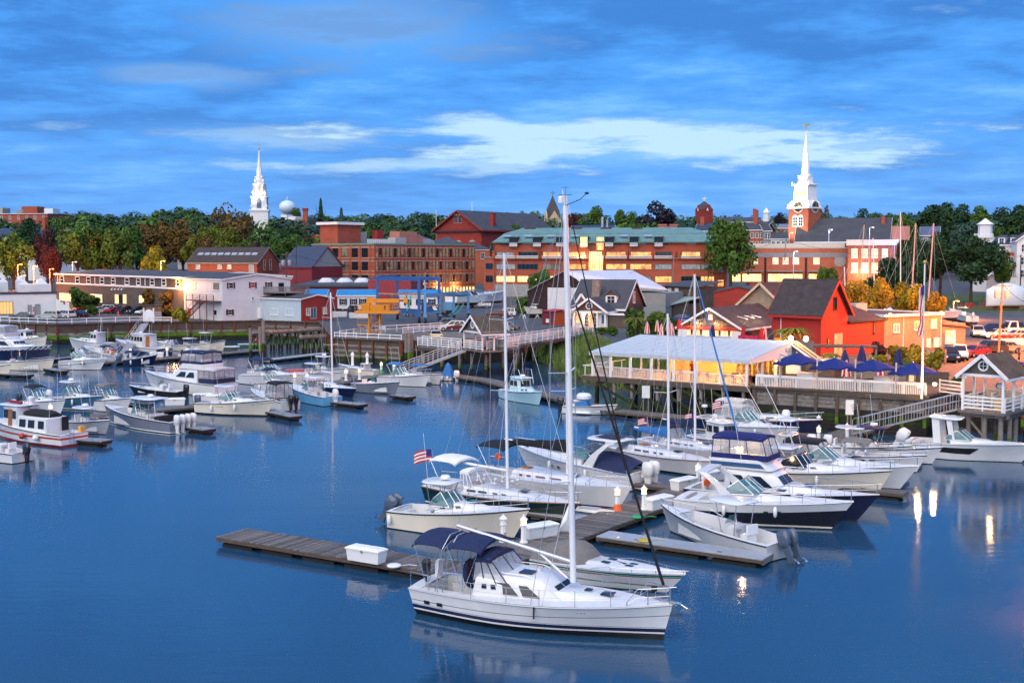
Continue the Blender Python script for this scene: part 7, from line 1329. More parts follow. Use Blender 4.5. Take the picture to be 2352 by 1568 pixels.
# ---- church with white steeple (left)
Yl=500;z2=lambda y:zat(312.4+.26947*y,Yl)-gz(500);st=Bld('meetinghouse','white wooden church with tall tiered steeple above the trees',XY(576,500),XY(606,498.5),7,gz(500),z2(640),'church');T=st.T;w=st.W;cx,cy=w/2,3.0;rot=math.radians(20)
def oct_(name,prof,n=4,m=None,r0=rot):MB().lathe([(s_*1.6 if n==4 else s_*1.2,z2(y))for y,s_ in prof],n,(cx,cy,0),r0+math.pi/4).o(name,m or wsp,T)
oct_('tower',((900,3.3),(640,3.25)));oct_('tower_cornice',((640,3.6),(630,3.6),(628,3.0)));oct_('belfry',((628,2.75),(525,2.7)));oct_('belfry_cornice',((525,3.05),(516,3.05),(514,2.4)));oct_('lantern',((514,2.5),(412,2.1)),8);oct_('lantern_cornice',((412,2.5),(406,2.5),(404,2.0)),8);oct_('upper_lantern',((404,1.5),(350,1.4)),8);oct_('upper_cornice',((350,1.75),(345,1.75),(343,1.3)),8);oct_('spire',((343,1.15),(115,.1)),8)
MB().tube([(cx,cy,z2(118)),(cx,cy,z2(30))],.12,5).lathe([(.05,0),(.45,.4),(.05,.8)],8,(cx,cy,z2(112))).o('weather_vane',mat('gilded',(.6,.42,.12),.4),T)
for i in range(4):
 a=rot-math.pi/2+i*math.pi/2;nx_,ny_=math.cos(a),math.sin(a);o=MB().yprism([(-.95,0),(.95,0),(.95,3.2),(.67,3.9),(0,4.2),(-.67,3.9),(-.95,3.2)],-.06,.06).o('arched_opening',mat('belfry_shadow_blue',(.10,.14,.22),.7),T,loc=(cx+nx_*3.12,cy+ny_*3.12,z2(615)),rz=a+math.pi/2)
for i in range(4):
 a=rot+math.pi/4+i*math.pi/2
 for rr,y,s_ in((3.4*1.3,628,1.0),(2.75*1.3,514,1.1),(2.3*1.05,404,.9)):MB().lathe([(.2*s_,0),(.2*s_,.8*s_),(.42*s_,1.1*s_),(.42*s_,1.5*s_),(.06,2.3*s_)],7,(cx+rr*math.cos(a)*.98,cy+rr*math.sin(a)*.98,z2(y))).o('urn',wsp,T)
for i in range(8):a=rot+i*math.pi/4;o=MB().bx(-.4,.4,-.05,.05,0,3.4).o('lantern_louvre',stone,T,loc=(cx+2.7*math.cos(a),cy+2.7*math.sin(a),z2(498)),rz=a+math.pi/2)
for x,y,z,aim,e in((cx,cy-12,z2(640),(cx,cy,z2(440)),9000),(cx-10,cy-5,z2(640),(cx,cy,z2(420)),5000)):lamp('steeple_floodlight',(x,y,z),(1,.86,.62),e,.5,T,'SPOT',42,aim)
b=Bld('church_hall','white church hall with dark roof below the left steeple',XY(560,506),XY(640,496),24,gz(500),z2(870));b.walls(whitew).gable(roofd,7.5,whitew,'x',.5,fascia=whitep)
for u in(.2,.5,.8):b.win(b.W*u,1.5,1.6,3.5,nx=3,nz=4)
# ---- background houses
def house(label,va,Ya,vb,Yb,dep,vt,vr,wm,rm,axis='x',wins=3,rows=1,chim=(),trim=None,name='house',lit_i=None,wh=1.8):
 b=simple(name,label,va,Ya,vb,Yb,dep,gz((Ya+Yb)/2),vt,wm,'house');Y=(Ya+Yb)/2;b.walls(wm);h=zat(vr,Y+dep/2)-zat(vt,Y)
 if h>.3:b.gable(rm,h,wm,axis,.4,fascia=trim or whitep,fh=.3)
 else:b.flat(rm,.3,trim or stone)
 for r in range(rows):
  for i in range(wins):b.win(b.W*(i+.5)/wins,b.H-2.6-r*3.3-.3,1.0,wh,nx=2,nz=2,g=lito if(lit_i==i and r==0)else glass,fw=.14)
 for u,hh in chim:b.chimney(b.W*u,dep*.4,b.H+max(0,h*.5),hh,1.6,1.2)
 return b
b=house('brick apartment block with rooftop plant at far left skyline',-60,655,112,650,30,491,491,brick,roofd,wins=9,rows=3,wh=1.6)
for x,wd,hh,m in((8,6,3.5,stone),(22,4,2.2,conc),(25,9,4.2,brick),(38,5,3,whitep)):MB().bx(x,x+wd,6,14,b.H+.1,b.H+hh).o('roof_plant',m,b.T)
house('left row house with dark blue roof and brick chimney',-30,425,55,420,18,546,525,whitew,mat('dark_blue_roof',(.03,.05,.10),.8,.15),wins=5,chim=((.55,4.5),));house('right row house with dark blue roof and white gable',52,412,104,405,16,545,524,whitew,MATS['dark_blue_roof'],wins=5,chim=((.3,5),))
b=house('white gabled house with tall brick chimney behind the orange trees',436,482,492,478,16,530,505,whitew,roofb,'y',wins=3);MB().bx(b.W*.50,b.W*.66,-1.2,0,0,zat(499,480)-gz(480)).o('tall_chimney',brick,b.T)
house('brown roofed house left of the tall brick chimney',408,492,450,490,18,528,505,whitew,roofb,'x',wins=2)
b=house('long brick block with dark mansard and rooftop units beside the steeple',617,525,700,520,30,518,518,brick2,roofd,wins=0);MB().bx(0,b.W,-.3,30,b.H+.1,b.H+2.4).o('mansard',shing,b.T)
for i in range(12):b.win(b.W*(i+.5)/12,b.H+.6,.5,1.2,y=-.32,g=lito if i==7 else glass,nx=1,nz=1)
for x,wd,hh in((2,3,5),(5.5,4,4.2),(9,6,3.8),(13,2,4.4)):MB().bx(x,x+wd,8,14,b.H+2.4,b.H+hh).o('roof_plant',whitep if x<6 else conc,b.T)
house('low brick block in front of the chimney stack',680,470,752,465,16,540,540,brick2,roofd,wins=0);house('white house with dark roof behind the brick tower',712,480,752,478,14,534,518,whitew,MATS['dark_blue_roof'],'x',wins=3)
t=thing('chimney_stack','tall square red brick chimney stack on the left skyline','chimney',(*XY(702.5,480),gz(480)));hh=zat(478,480)-gz(480);lathe_sq(MB(),[(1.45,0),(1.25,hh-1),(1.25,hh-.9)],(0,0,0),0).o('shaft',brick,t);lathe_sq(MB(),[(1.5,hh-1),(1.5,hh)],(0,0,0),0).o('cap',brickd,t)
t=thing('water_tower','pale blue bulbous water tower on the left horizon','water tower',(*XY(661.5,1500),30));zt_=zat(463,1500)-30;zb_=zat(489,1500)-30;MB().lathe([(2.5,0),(2.5,zb_-6)],16).o('column',paleblue,t,60);zm=(zt_+zb_)/2;rr=10.3;hh=(zt_-zb_)/2+1.5
MB().lathe([(2.6,zb_-6)]+[(rr*math.cos(a),zm+hh*math.sin(a))for a in[(-1.2+2.65*i/14)for i in range(15)]],24).o('tank',mat('tank_blue',(.60,.70,.76),.5,.04),t,60);MB().tube([(0,0,zt_),(0,0,zt_+7)],.25,5).tube([(-2,0,zt_),(-2,0,zt_+4)],.2,5).o('antenna',whitep,t)
# yellow stone church
Yy=620;t=thing('stone_church','pale yellow church tower with dark pointed spire','church',(*XY(1269,Yy),gz(Yy)));z4=lambda y:zat(404.3+.24615*y,Yy)-gz(Yy);ys_=mat('pale_yellow_stone',(.55,.46,.26),.8,.1)
lathe_sq(MB(),[(5.2,0),(5.0,z4(400))],(0,0,0),.25).o('tower',ys_,t)
for i in range(4):
 a=.25+i*math.pi/2;n_=Vector((math.cos(a),math.sin(a)));o=MB().yprism([(-2.6,z4(400)),(2.6,z4(400)),(0,z4(325))],-.3,.3).o('gablet',ys_,t,loc=(n_.x*3.5,n_.y*3.5,0),rz=a+math.pi/2);o=MB().yprism([(-.5,z4(450)),(.5,z4(450)),(.5,z4(405)),(0,z4(385)),(-.5,z4(405))],-.1,.1).o('lancet',brickd,t,loc=(n_.x*3.75,n_.y*3.75,0),rz=a+math.pi/2)
lathe_sq(MB(),[(4.9,z4(395)),(4.2,z4(335)),(.1,z4(185))],(0,0,0),.25).o('spire',mat('brown_slate',(.075,.06,.065),.8,.2),t);MB().tube([(0,0,z4(186)),(0,0,z4(140))],.25,5).bar((-1.2,0,z4(158)),(1.2,0,z4(158)),.4).o('cross',copper,t)
Yy=700;t=thing('brick_church_tower','small red brick church tower with cross on the skyline','church',(*XY(1616,Yy),gz(Yy)));z5b=lambda y:zat(257.3+.28121*y,Yy)-gz(Yy);lathe_sq(MB(),[(5.3,0),(5.3,z5b(800))],(0,0,0),.35).o('tower',brickd,t);lathe_sq(MB(),[(5.6,z5b(800)),(3.2,z5b(760)),(.2,z5b(728))],(0,0,0),.35).o('roof',roofd,t);MB().tube([(0,0,z5b(730)),(0,0,z5b(693))],.35,5).bar((-1.2,0,z5b(708)),(1.2,0,z5b(708)),.6).o('cross',whitep,t)
for i in range(4):a=.35+i*math.pi/2;n_=(math.cos(a),math.sin(a));MB().yprism([(-2.7,z5b(802)),(2.7,z5b(802)),(0,z5b(756))],-.3,.3).o('gablet',brickd,t,loc=(n_[0]*3.7,n_[1]*3.7,0),rz=a+math.pi/2);MB().yprism([(-.7,z5b(808)),(.7,z5b(808)),(0,z5b(782))],-.15,.15).o('gablet_window',whitep,t,loc=(n_[0]*4.0,n_[1]*4.0,0),rz=a+math.pi/2)
house('brick house with two chimneys left of the bushy tree',1596,470,1632,468,14,530,514,brick,MATS['dark_blue_roof'],wins=3,chim=((.3,4),));house('red brick house with white corner trim behind the bushy tree',1700,450,1755,446,16,528,512,brick,roofd,wins=5,rows=2,chim=((.45,6),));house('grey clapboard house left of the church tower',1754,444,1770,444,12,530,516,greyclap,roofd,wins=2,rows=2);house('long low brick house behind the church tower',1766,520,1812,518,12,524,515,brick2,mat('grey_blue_roof',(.16,.19,.24),.8),wins=3,lit_i=0)
b=house('large brick block with dark mansard roof on the right skyline',1652,560,1745,556,18,510,500,brick,roofd,wins=6,chim=((.85,5),));b=house('house with pale octagonal cupola on the skyline',1738,500,1764,498,12,516,508,brickd,roofb,wins=2);MB().lathe([(1.4,b.H+1),(1.4,b.H+5),(1.7,b.H+5.1),(.1,b.H+7.3)],8,(b.W*.5,6,0)).o('cupola',whitep,b.T)
house('white cottages with dark roofs below the church tower',1770,440,1816,438,10,548,535,whitew,roofd,'x',wins=4)
house('dark roofed building behind the copper roof with steel flue',1312,400,1408,398,14,526,518,greyclap,MATS['dark_blue_roof'],wins=0);t=thing('flue','twin steel flues above the copper roof','chimney',(*XY(1383,400),gz(400)));MB().lathe([(.5,8),(.5,zat(498,400)-gz(400))],10).o('flue_pipe',chrome,t,50);MB().lathe([(.4,8),(.4,zat(505,400)-gz(400))],10,(1.6,0,0)).o('flue_pipe',chrome,t,50)
for l,v in(('pink twin chimney left of the copper roof end',1523),('pink twin chimney right above the copper roof',1543)):t=thing('rooftop_chimney',l,'chimney',(*XY(v,372),gz(372)),0,'twin chimneys');zt_=zat(518,372)-gz(372);MB().bx(-1.5,1.5,-1,1,0,zt_).o('stack',pinkb,t);MB().bx(-1.7,1.7,-1.2,1.2,zt_,zt_+.4).o('cap',pinkb,t)
# right edge houses
b=house('house with dark mansard roof and white dormers at right edge',2278,330,2345,326,14,562,545,whitew,MATS['dark_blue_roof'],'x',wins=0)
for u in(.3,.72):MB().bx(b.W*u-.9,b.W*u+.9,1,4,b.H-.2,b.H+2.2).o('dormer',whitep,b.T);b.win(b.W*u,b.H+.3,1.1,1.4,y=1.0,nx=2,nz=2);MB().slab([(b.W*u-1.2,.7,b.H+2.2),(b.W*u+1.2,.7,b.H+2.2),(b.W*u+1.2,4.5,b.H+2.7),(b.W*u-1.2,4.5,b.H+2.7)],.12).o('dormer_roof',roofd,b.T)
b=house('white house with glazed cupola and roof balustrade at right',2236,352,2282,350,10,548,547,whitew,roofd,wins=3);MB().lathe([(2.0,b.H),(2.0,b.H+4),(2.5,b.H+4.2),(.1,b.H+6.0)],8,(b.W*.55,4,0)).o('cupola',whitep,b.T)
for i in range(14):MB().bx(b.W*i/14,b.W*i/14+.2,-.1,.0,b.H+.1,b.H+1.5).o('baluster',whitep,b.T)
b=house('orange brick house wall with sash window at right edge',2308,318,2336,317,10,580,580,brick2,roofd,wins=1,rows=2);b=house('tall white house cut off by the right edge',2335,312,2400,310,14,552,530,whitew,roofd,'y',wins=2,rows=3)
t=thing('boundary_wall','pale rendered wall beside the lawn at right','wall',(*XY(2268,312),gz(312)),0);MB().bx(0,8.5,0,.4,0,zat(636,312)-gz(312)).o('wall_face',whitew,t);MB().bx(-.1,8.6,-.1,.5,zat(636,312)-gz(312),zat(634,312)-gz(312)).o('coping',stone,t)
house('blue roofed house gable among the right trees',2114,420,2156,418,12,540,521,greyclap,mat('slate_blue_roof',(.09,.11,.20),.8),'x',wins=2)
# ================================================================ TENT RESTAURANT ON PILES
TA,TB=XY(1367,121),XY(1723,111);tn=Bld('tent_restaurant','open restaurant tent with white sloping roof on a pile platform, lit gold inside',TA,TB,9.6,ZQ,2.4,'restaurant');T=tn.T;W_=tn.W;H=2.42;dp=9.6
for i in range(1,15):x=W_*i/15;MB().slab([(x-.03,-.56,H+.075),(x+.03,-.56,H+.075),(x+.03,dp,H+1.275),(x-.03,dp,H+1.275)],.02).o('roof_seam',mat('seam_grey',(.42,.49,.54),.6),T)
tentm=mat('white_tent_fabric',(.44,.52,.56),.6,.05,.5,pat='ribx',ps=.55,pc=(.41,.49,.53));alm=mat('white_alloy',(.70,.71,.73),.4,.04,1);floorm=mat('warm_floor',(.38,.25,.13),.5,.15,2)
MB().bx(-1.3,W_+.6,-.5,dp+.2,-.12,0).o('platform_floor',floorm,T);MB().bx(-1.2,W_+.5,-.62,-.5,-.5,0).o('edge_beam',wood_d,T)
for i in range(3):MB().bx(-1.2,W_+.5,1+i*3.4,1.4+i*3.4,-.5,-.13).o('floor_joist',wood_d,T)
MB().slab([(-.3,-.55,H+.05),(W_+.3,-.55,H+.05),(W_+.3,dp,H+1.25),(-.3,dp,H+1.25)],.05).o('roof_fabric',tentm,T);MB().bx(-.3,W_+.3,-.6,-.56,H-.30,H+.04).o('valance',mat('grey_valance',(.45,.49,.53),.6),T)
MB().add([(W_+.27,-.5,H),(W_+.27,dp,H),(W_+.27,dp,H+1.18),(W_+.27,-.5,H)],[(0,1,2)]).add([(W_+.27,-.5,H-.3),(W_+.27,dp,H-.3),(W_+.27,dp,H),(W_+.27,-.5,H)],[(0,1,2,3)]).o('side_fabric',canv_white,T)
o=put('side_lettering',text_mesh('BCD',.55,mat('letter_grey',(.16,.18,.22),.6)),T,(W_+.29,dp-1.9,H+.25));o.rotation_euler=(math.pi/2,0,math.pi/2)
posts=[0.0,.125,.26,.40,.545,.69,.845,1.0]
for u in posts:MB().bx(W_*u-.11,W_*u+.11,-.45,-.25,0,H-.3).o('post',alm,T);MB().bx(W_*u-.08,W_*u+.08,dp-.3,dp-.14,0,H+1.1).o('rear_post',alm,T)
for y in(3.0,6.2):MB().bx(W_-.1,W_+.1,y-.1,y+.1,0,H+.02).o('side_post',alm,T)
for i in range(len(posts)-1):a,c=W_*posts[i]+.12,W_*posts[i+1]-.12;MB().bx(a,c,-.42,-.36,.98,1.05).o('handrail',alm,T);MB().bx(a,c,-.42,-.36,.08,.13).o('bottom_rail',alm,T)
bal=MB().bx(-.014,.014,-.014,.014,.13,.98).mesh('baluster',alm)
for i in range(150):put('baluster',bal,T,(W_*(i+.5)/150,-.39,0))
for i in range(5):MB().bx(-1.2,-1.12,0+i*1.8,.06+i*1.8,0,1.05).o('side_rail_post',alm,T)
MB().bx(-1.2,-1.12,-.4,8,.98,1.05).o('side_handrail',alm,T);MB().bx(-1.15,-.1,-.42,-.36,.98,1.05).o('handrail',alm,T)
cw=mat('cream_panel',(.62,.50,.33),.7,.1,1);MB().bx(W_*.22,W_,dp-.12,dp-.05,0,H+1.05).o('rear_wall',cw,T);MB().bx(W_*.26,W_*.30,dp-2.2,dp-.2,0,2.3).o('screen_panel',cw,T)
MB().add([(.12,-.35,1.05),(W_*.125-.12,-.35,1.05),(W_*.125-.12,-.35,H-.3),(.12,-.35,H-.3)],[(0,1,2,3)]).o('vinyl_curtain',clear,T)
shelfm=mat('bar_wood',(.30,.15,.05),.5,.2,3)
for i in range(9):
 x=W_*(.68+.035*i);MB().bx(x-.04,x+.04,dp-1.0,dp-.4,0,2.3).o('shelf_upright',cw,T)
 if i<8:
  for z in(.5,1.0,1.5,2.0):MB().bx(x+.05,x+W_*.035-.05,dp-.95,dp-.4,z,z+.05).o('shelf',shelfm,T)
def table(x,y,lab,loc,rz=0.0,n=2):
 t=thing('dining_table',lab,'table',loc,rz,'restaurant tables');MB().bx(-.45,.45,-.45,.45,.72,.76).o('table_top',shelfm,t);MB().bx(-.04,.04,-.04,.04,.05,.72).o('pedestal',black,t);MB().bx(-.3,.3,-.3,.3,.012,.05).o('foot',black,t);return t
def chair(lab,loc,rz):
 c=thing('chair',lab,'chair',loc,rz,'restaurant chairs');MB().bx(-.22,.22,-.22,.22,.44,.48).o('seat',black,c);MB().bx(-.22,.22,.19,.22,.55,.9).o('backrest',black,c)
 for a in(-.2,.2):
  for q in(-.2,.2):MB().bx(a-.018,a+.018,q-.018,q+.018,.012,.44 if q<0 else .9).o('leg',black,c)
def tloc(x,y,z=0.0):p=TA+tn.ux*x+tn.uy*y;return(p.x,p.y,ZQ+z)
for i,(u,y)in enumerate(((.05,1.4),(.17,1.5),(.31,1.3),(.47,1.6),(.60,1.4),(.76,1.5),(.92,1.4))):
 wd=('first','second','third','fourth','fifth','sixth','seventh')[i];table(0,0,'square dining table, %s from the left inside the tent'%wd,tloc(W_*u,y),tn.rz)
 for s_ in(-1,1):chair('black chair %s of the %s table from the left in the tent'%('left' if s_<0 else 'right',wd),tloc(W_*u+s_*.75,y),tn.rz+(-math.pi/2 if s_>0 else math.pi/2))
for u,e in((.32,90),(.5,130),(.66,130),(.82,130),(.96,110),(.14,25)):
 lp=MB().lathe([(.02,.5),(.02,.12),(.16,.1),(.2,-.08)],10,(W_*u,4.5,H-.25));o=lp.o('pendant_lamp',glowm,T);lamp('pendant_light',(W_*u,4.5,H-.45),(1,.44,.08),e*1.05,.2,T)
for u in(.15,.27,.44,.58,.72,.86,.98):
 for y in(-.3,4,8.5):MB().lathe([(.19,-ZQ-.5),(.17,-.5)],8,(W_*u,y,0)).o('pile',wood_d if y>0 else wood_g,T,50);MB().lathe([(.195,-ZQ-.5),(.195,-2.0)],8,(W_*u,y,0)).o('wet_pile_foot',rowm['dgreen' if y<0 else 'wet'],T,50)
for i in range(5):x=W_*(.03+.19*i);MB().bar((x,-.42,-.7),(x+5.2,-.42,-3.0),.12,.24).o('diagonal_brace',rowm['dgreen'],T);MB().bx(x,x+.25,-.4,9,-.75,-.52).o('pile_cap',wood_d,T)
piles(lambda i:('rust red steel pile at the left end of the tent','rust red steel pile between the tent and patio')[i],[tuple(xy(P(1371,930))),tuple(xy(P(1735,930)))],.22,(4.4,4.3),name='steel_pile',grp='red steel piles',m=rust)
t=thing('dock_sign','white notice on two posts on the walkway below the tent','sign',(*xy(P(1483,944,.5)),.5));MB().bx(-.3,-.2,-.04,.04,.012,2.2).o('post',wood_g,t);MB().bx(.2,.3,-.04,.04,.012,2.2).o('post',wood_g,t);MB().bx(-.38,.38,-.09,-.045,1.3,2.5).o('board',whitep,t)
t=thing('dock_sign','white notice on posts near the foot of the long gangway','sign',(*xy(P(1950,986,.5)),.5));MB().bx(-.2,-.1,-.04,.04,.012,1.5).o('post',wood_g,t);MB().bx(.1,.2,-.04,.04,.012,1.5).o('post',wood_g,t);MB().bx(-.35,.35,-.09,-.045,1.3,2.6).o('board',whitep,t)
# ================================================================ STAIR HOUSE AND PATIO
sh=Bld('stair_house','shingled stair enclosure with pale sloping trim between tent and patio',XY(1789,119),XY(1920,116.5),3.2,ZQ,3);hp=lambda x,y:sh.hit((x,y));q=[hp(1789,870),hp(1789,787),hp(1815,790),hp(1866,827),hp(1916,829),hp(1916,860)]
MB().yprism([(p.x,max(.0,p.z))for p in q[:1]+q[1:5]+[hp(1916,870)]],0,.25).o('front_wall',shing,sh.T);MB().yprism([(p.x,max(.0,p.z-.1))for p in q[:1]+q[1:5]+[hp(1916,870)]],2.9,3.1).o('rear_wall',shing2,sh.T)
for y in(-.02,1.5,3.0):
 for a,c in((1,2),(2,3),(3,4)):MB().bar((q[a].x,y,q[a].z+.04),(q[c].x,y,q[c].z+.04),.3 if y==1.5 else .34,.12).o('sloping_trim',whitep if y<1 else mat('cream_trim',(.6,.48,.33),.6),sh.T)
for u in(.15,.42):o=MB().lathe([(.05,0),(.2,.12),(.26,.28),(.2,.44),(.05,.54)],10,(q[1].x+sh.W*u,1.5,q[1].z+.1)).o('globe_lamp',mat('globe_glow',(1,.8,.5),.4,emit=(1,.70,.32),es=18),sh.T,60);lamp('globe_light',(q[1].x+sh.W*u,1.2,q[1].z+1.0),(1,.55,.16),60,.25,sh.T)
MB().bx(1.0,2.4,-.5,-.05,.5,1.5).o('electrical_cabinet',whitep,sh.T)
PA,PB=xy(P(1737,889,ZQ)),xy(P(2126,911,ZQ));pd=Bld('patio_railing','long white picket railing with broad cap along the patio deck',PA,PB,1,ZQ,1,'railing');L=pd.W;MB().bx(0,L,-.12,.22,.98,1.2).o('cap_board',whitep,pd.T);MB().bx(0,L,-.1,-.02,.05,.15).o('bottom_rail',whitep,pd.T);MB().bx(0,L,-.45,.3,-.35,.0).o('deck_edge',wood_d,pd.T)
pk=MB().bx(-.035,.035,-.08,-.05,-.02,.98).mesh('picket',whitep)
for i in range(100):put('picket',pk,pd.T,(L*(i+.5)/100,0,0))
for i in range(9):MB().bx(L*i/8-.08,L*i/8+.08,-.02,.14,.012,.98).o('post',whitep,pd.T)
patch('patio_deck',mat('patio_boards',(.16,.095,.06),.8,.2,1,stain=.3),[tuple(PA+pd.uy*.3),tuple(PB+pd.uy*.3),tuple(PB+pd.uy*11+Vector((-1,0))),tuple(PA+pd.uy*11+Vector((2,0)))],.02)
blue_u=mat('blue_umbrella_fabric',(.007,.018,.15),.75,.12,2,bump=.1)
def cant_umbrella(lab,px,ptop,pbot,cx_,cy_):
 p0=PA+pd.ux*pd.hit(zv('B5',px,pbot-60)).x+pd.uy*-.2;t=thing('cantilever_umbrella',lab,'umbrella',(p0.x,p0.y,ZQ),pd.rz+.15,'blue umbrellas on the patio');zt=D(*zv('B5',px,ptop),p0.y).z-ZQ
 MB().lathe([(.07,-.45),(.07,zt)],8).o('pole',mat('steel_pole',(.55,.52,.50),.4),t,50);c=Vector((1.35,1.0,zt-.02));MB().tube([(0,0,zt-.1),(.5,.35,zt-.35),tuple(c-Vector((0,0,.3)))],.035,5).o('arm',chrome,t);MB().tube([(0,0,zt-1.4),(.4,.25,zt-1.15),(.1,.1,zt-1.0)],.03,4).o('brace',whitep,t)
 r=2.2;n=8;pts=[]
 for i in range(n*2):
  a=6.2832*i/(n*2)+.35;k=1.0 if i%2==0 else .86;pts.append((c.x+r*k*math.cos(a),c.y+r*k*math.sin(a),c.z-.85+(.10 if i%2 else 0)+.12*math.cos(a)))
 mid=[(c.x+(x-c.x)*.5,c.y+(y-c.y)*.5,c.z-.36)for x,y,z in pts]
 for i in range(0,n*2,2):
  j,k2=(i+1)%(n*2),(i+2)%(n*2);m=MB();m.add([tuple(c),mid[i],mid[j],mid[k2],pts[i],pts[j],pts[k2]],[(0,1,2),(0,2,3),(1,4,5,2),(2,5,6,3)]);m.add([pts[i],pts[j],pts[k2],tuple(Vector(pts[k2])-Vector((0,0,.16))),tuple(Vector(pts[j])-Vector((0,0,.16))),tuple(Vector(pts[i])-Vector((0,0,.16)))],[(0,1,4,5),(1,2,3,4)]);m.o('canopy_panel',blue_u,t,fix=False)
 MB().lathe([(.05,0),(.05,.12)],6,tuple(c)).o('finial',whitep,t)
cant_umbrella('open blue umbrella nearest the tent on the patio',245,632,930,330,640);cant_umbrella('open blue umbrella second from the tent',566,672,960,650,680);cant_umbrella('open blue umbrella third from the tent',896,684,985,985,690);cant_umbrella('open blue umbrella nearest the flagpole',1246,715,1010,1330,720)
UM={'red':mat('red_umbrella_cloth',(.50,.015,.02),.8),'white':mat('white_umbrella_cloth',(.7,.66,.64),.8),'blue':mat('navy_umbrella_cloth',(.015,.022,.10),.8)}
def closed_umbrella(lab,p,z,h=2.6,c1='red',c2=None,s=1.0):
 t=thing('closed_umbrella',lab,'umbrella',(p[0],p[1],z),random.random(),'closed patio umbrellas');MB().lathe([(.03,.012),(.03,h)],6).o('pole',alm,t)
 for i in range(8):
  m=MB();a0,a1=6.2832*i/8,6.2832*(i+1)/8;am=(a0+a1)/2;rows=[(.05,h-.02),(.16*s,h-.5),(.24*s,h-1.1),(.27*s,h-1.55)]
  m.loft([[(r*math.cos(a0),r*math.sin(a0),zz),(r*1.25*math.cos(am),r*1.25*math.sin(am),zz),(r*math.cos(a1),r*math.sin(a1),zz)]for r,zz in rows],closed=False);m.o('fold',UM[c2 if(c2 and i%2)else c1],t,fix=False)
zd=4.35
ud=thing('upper_deck','raised timber deck with umbrellas in front of the restaurant','deck',(*XY(1450,150),0));o_=ud.location;poly_=rel([XY(1445,152),XY(1800,138),XY(1812,152),XY(1720,160),XY(1560,166),XY(1480,168)],o_);MB().prism([tuple(p)for p in poly_],ZQ,zd).o('deck_boards',mat('deck_timber',(.20,.12,.075),.8,.2,2),ud);railing(ud,rel([XY(1445,152),XY(1800,138)],o_),zd,h=.95,rails=3,post=2.0,m=mat('deck_timber',(.20,.12,.075),.8))
for lab,x,yb,c1,c2,Y in(('red and white striped umbrella leftmost by the shrubs',965,360,'red','white',156),('red and white umbrella second from the shrubs',1067,350,'red','white',160),('red and white umbrella lower of the middle group',1108,390,'red','white',151),('red and white umbrella behind the tent mast',1180,335,'red','white',162),('red and white umbrella with red top beside the mast',1213,380,'red','white',152),('plain red umbrella left of the lit gable',1287,320,'red',None,164),('dark navy umbrella in front of the lit counter',1627,420,'blue',None,150),('plain red umbrella left of the pink banner',1938,405,'red',None,148),('red umbrella right of the pink banner',2122,436,'red',None,143),('red and white umbrella beside the navy one',2162,420,'red','white',144),('navy umbrella with red base near the yellow banner',2220,450,'blue',None,141)):p=DZ('B4',x,yb,Y);closed_umbrella(lab,p,zd,2.75,c1,c2,1.1)
for lab,x,Y,h in(('closed dark blue umbrella tallest behind the third open one',945,114,3.6),('closed dark blue umbrella behind the fourth open one',1262,111,3.5),('closed blue umbrella behind the second open one',800,117,3.0)):p=DZ('B5',x,800,Y);closed_umbrella(lab,p,ZQ+.02,h,'blue',None,1.35)
for lab,x,Y in(('red and white umbrella under the blue canopies left',815,112.5),('red and white umbrella under the blue canopies right',1108,110)):p=DZ('B5',x,820,Y);closed_umbrella(lab,p,ZQ+.02,2.3,'red','white',1.4)
t=thing('banner','pink and red printed banner on the upper deck','banner',tuple(DZ('B4',2025,440,146).xy)+(zd,));MB().bx(-1.7,1.7,-.03,.03,.1,1.6).o('cloth',mat('pink_print',(.5,.03,.08),.8,.7,2.5),t);MB().bx(-1.75,-1.68,-.04,.04,.012,1.7).o('post',alm,t);MB().bx(1.68,1.75,-.04,.04,.012,1.7).o('post',alm,t)
t=thing('banner','yellow and grey banner on the upper deck fence','banner',tuple(DZ('B4',2280,440,142).xy)+(zd-.02,));MB().bx(-1.2,1.2,-.03,.03,.85,1.6).o('yellow_panel',mat('yellow_cloth',(.6,.36,.02),.8),t);MB().bx(-1.2,1.2,-.03,.03,.2,.84).o('grey_panel',greyclap,t);MB().bx(-1.26,-1.2,-.04,.04,0,1.7).o('post',alm,t);MB().bx(1.2,1.26,-.04,.04,0,1.7).o('post',alm,t)
# notice boards
for lab,x,Y in(('white menu board at the left of the lit counter',1322,160),('white menu board at the right of the lit counter',1870,155)):t=thing('menu_board',lab,'sign',tuple(DZ('B4',x,400,Y).xy)+(zd,));MB().bx(-.6,.6,-.03,.03,.3,1.5).o('board',whitep,t);MB().bx(-.5,-.42,-.02,.02,.012,.3).o('leg',alm,t);MB().bx(.42,.5,-.02,.02,.012,.3).o('leg',alm,t)
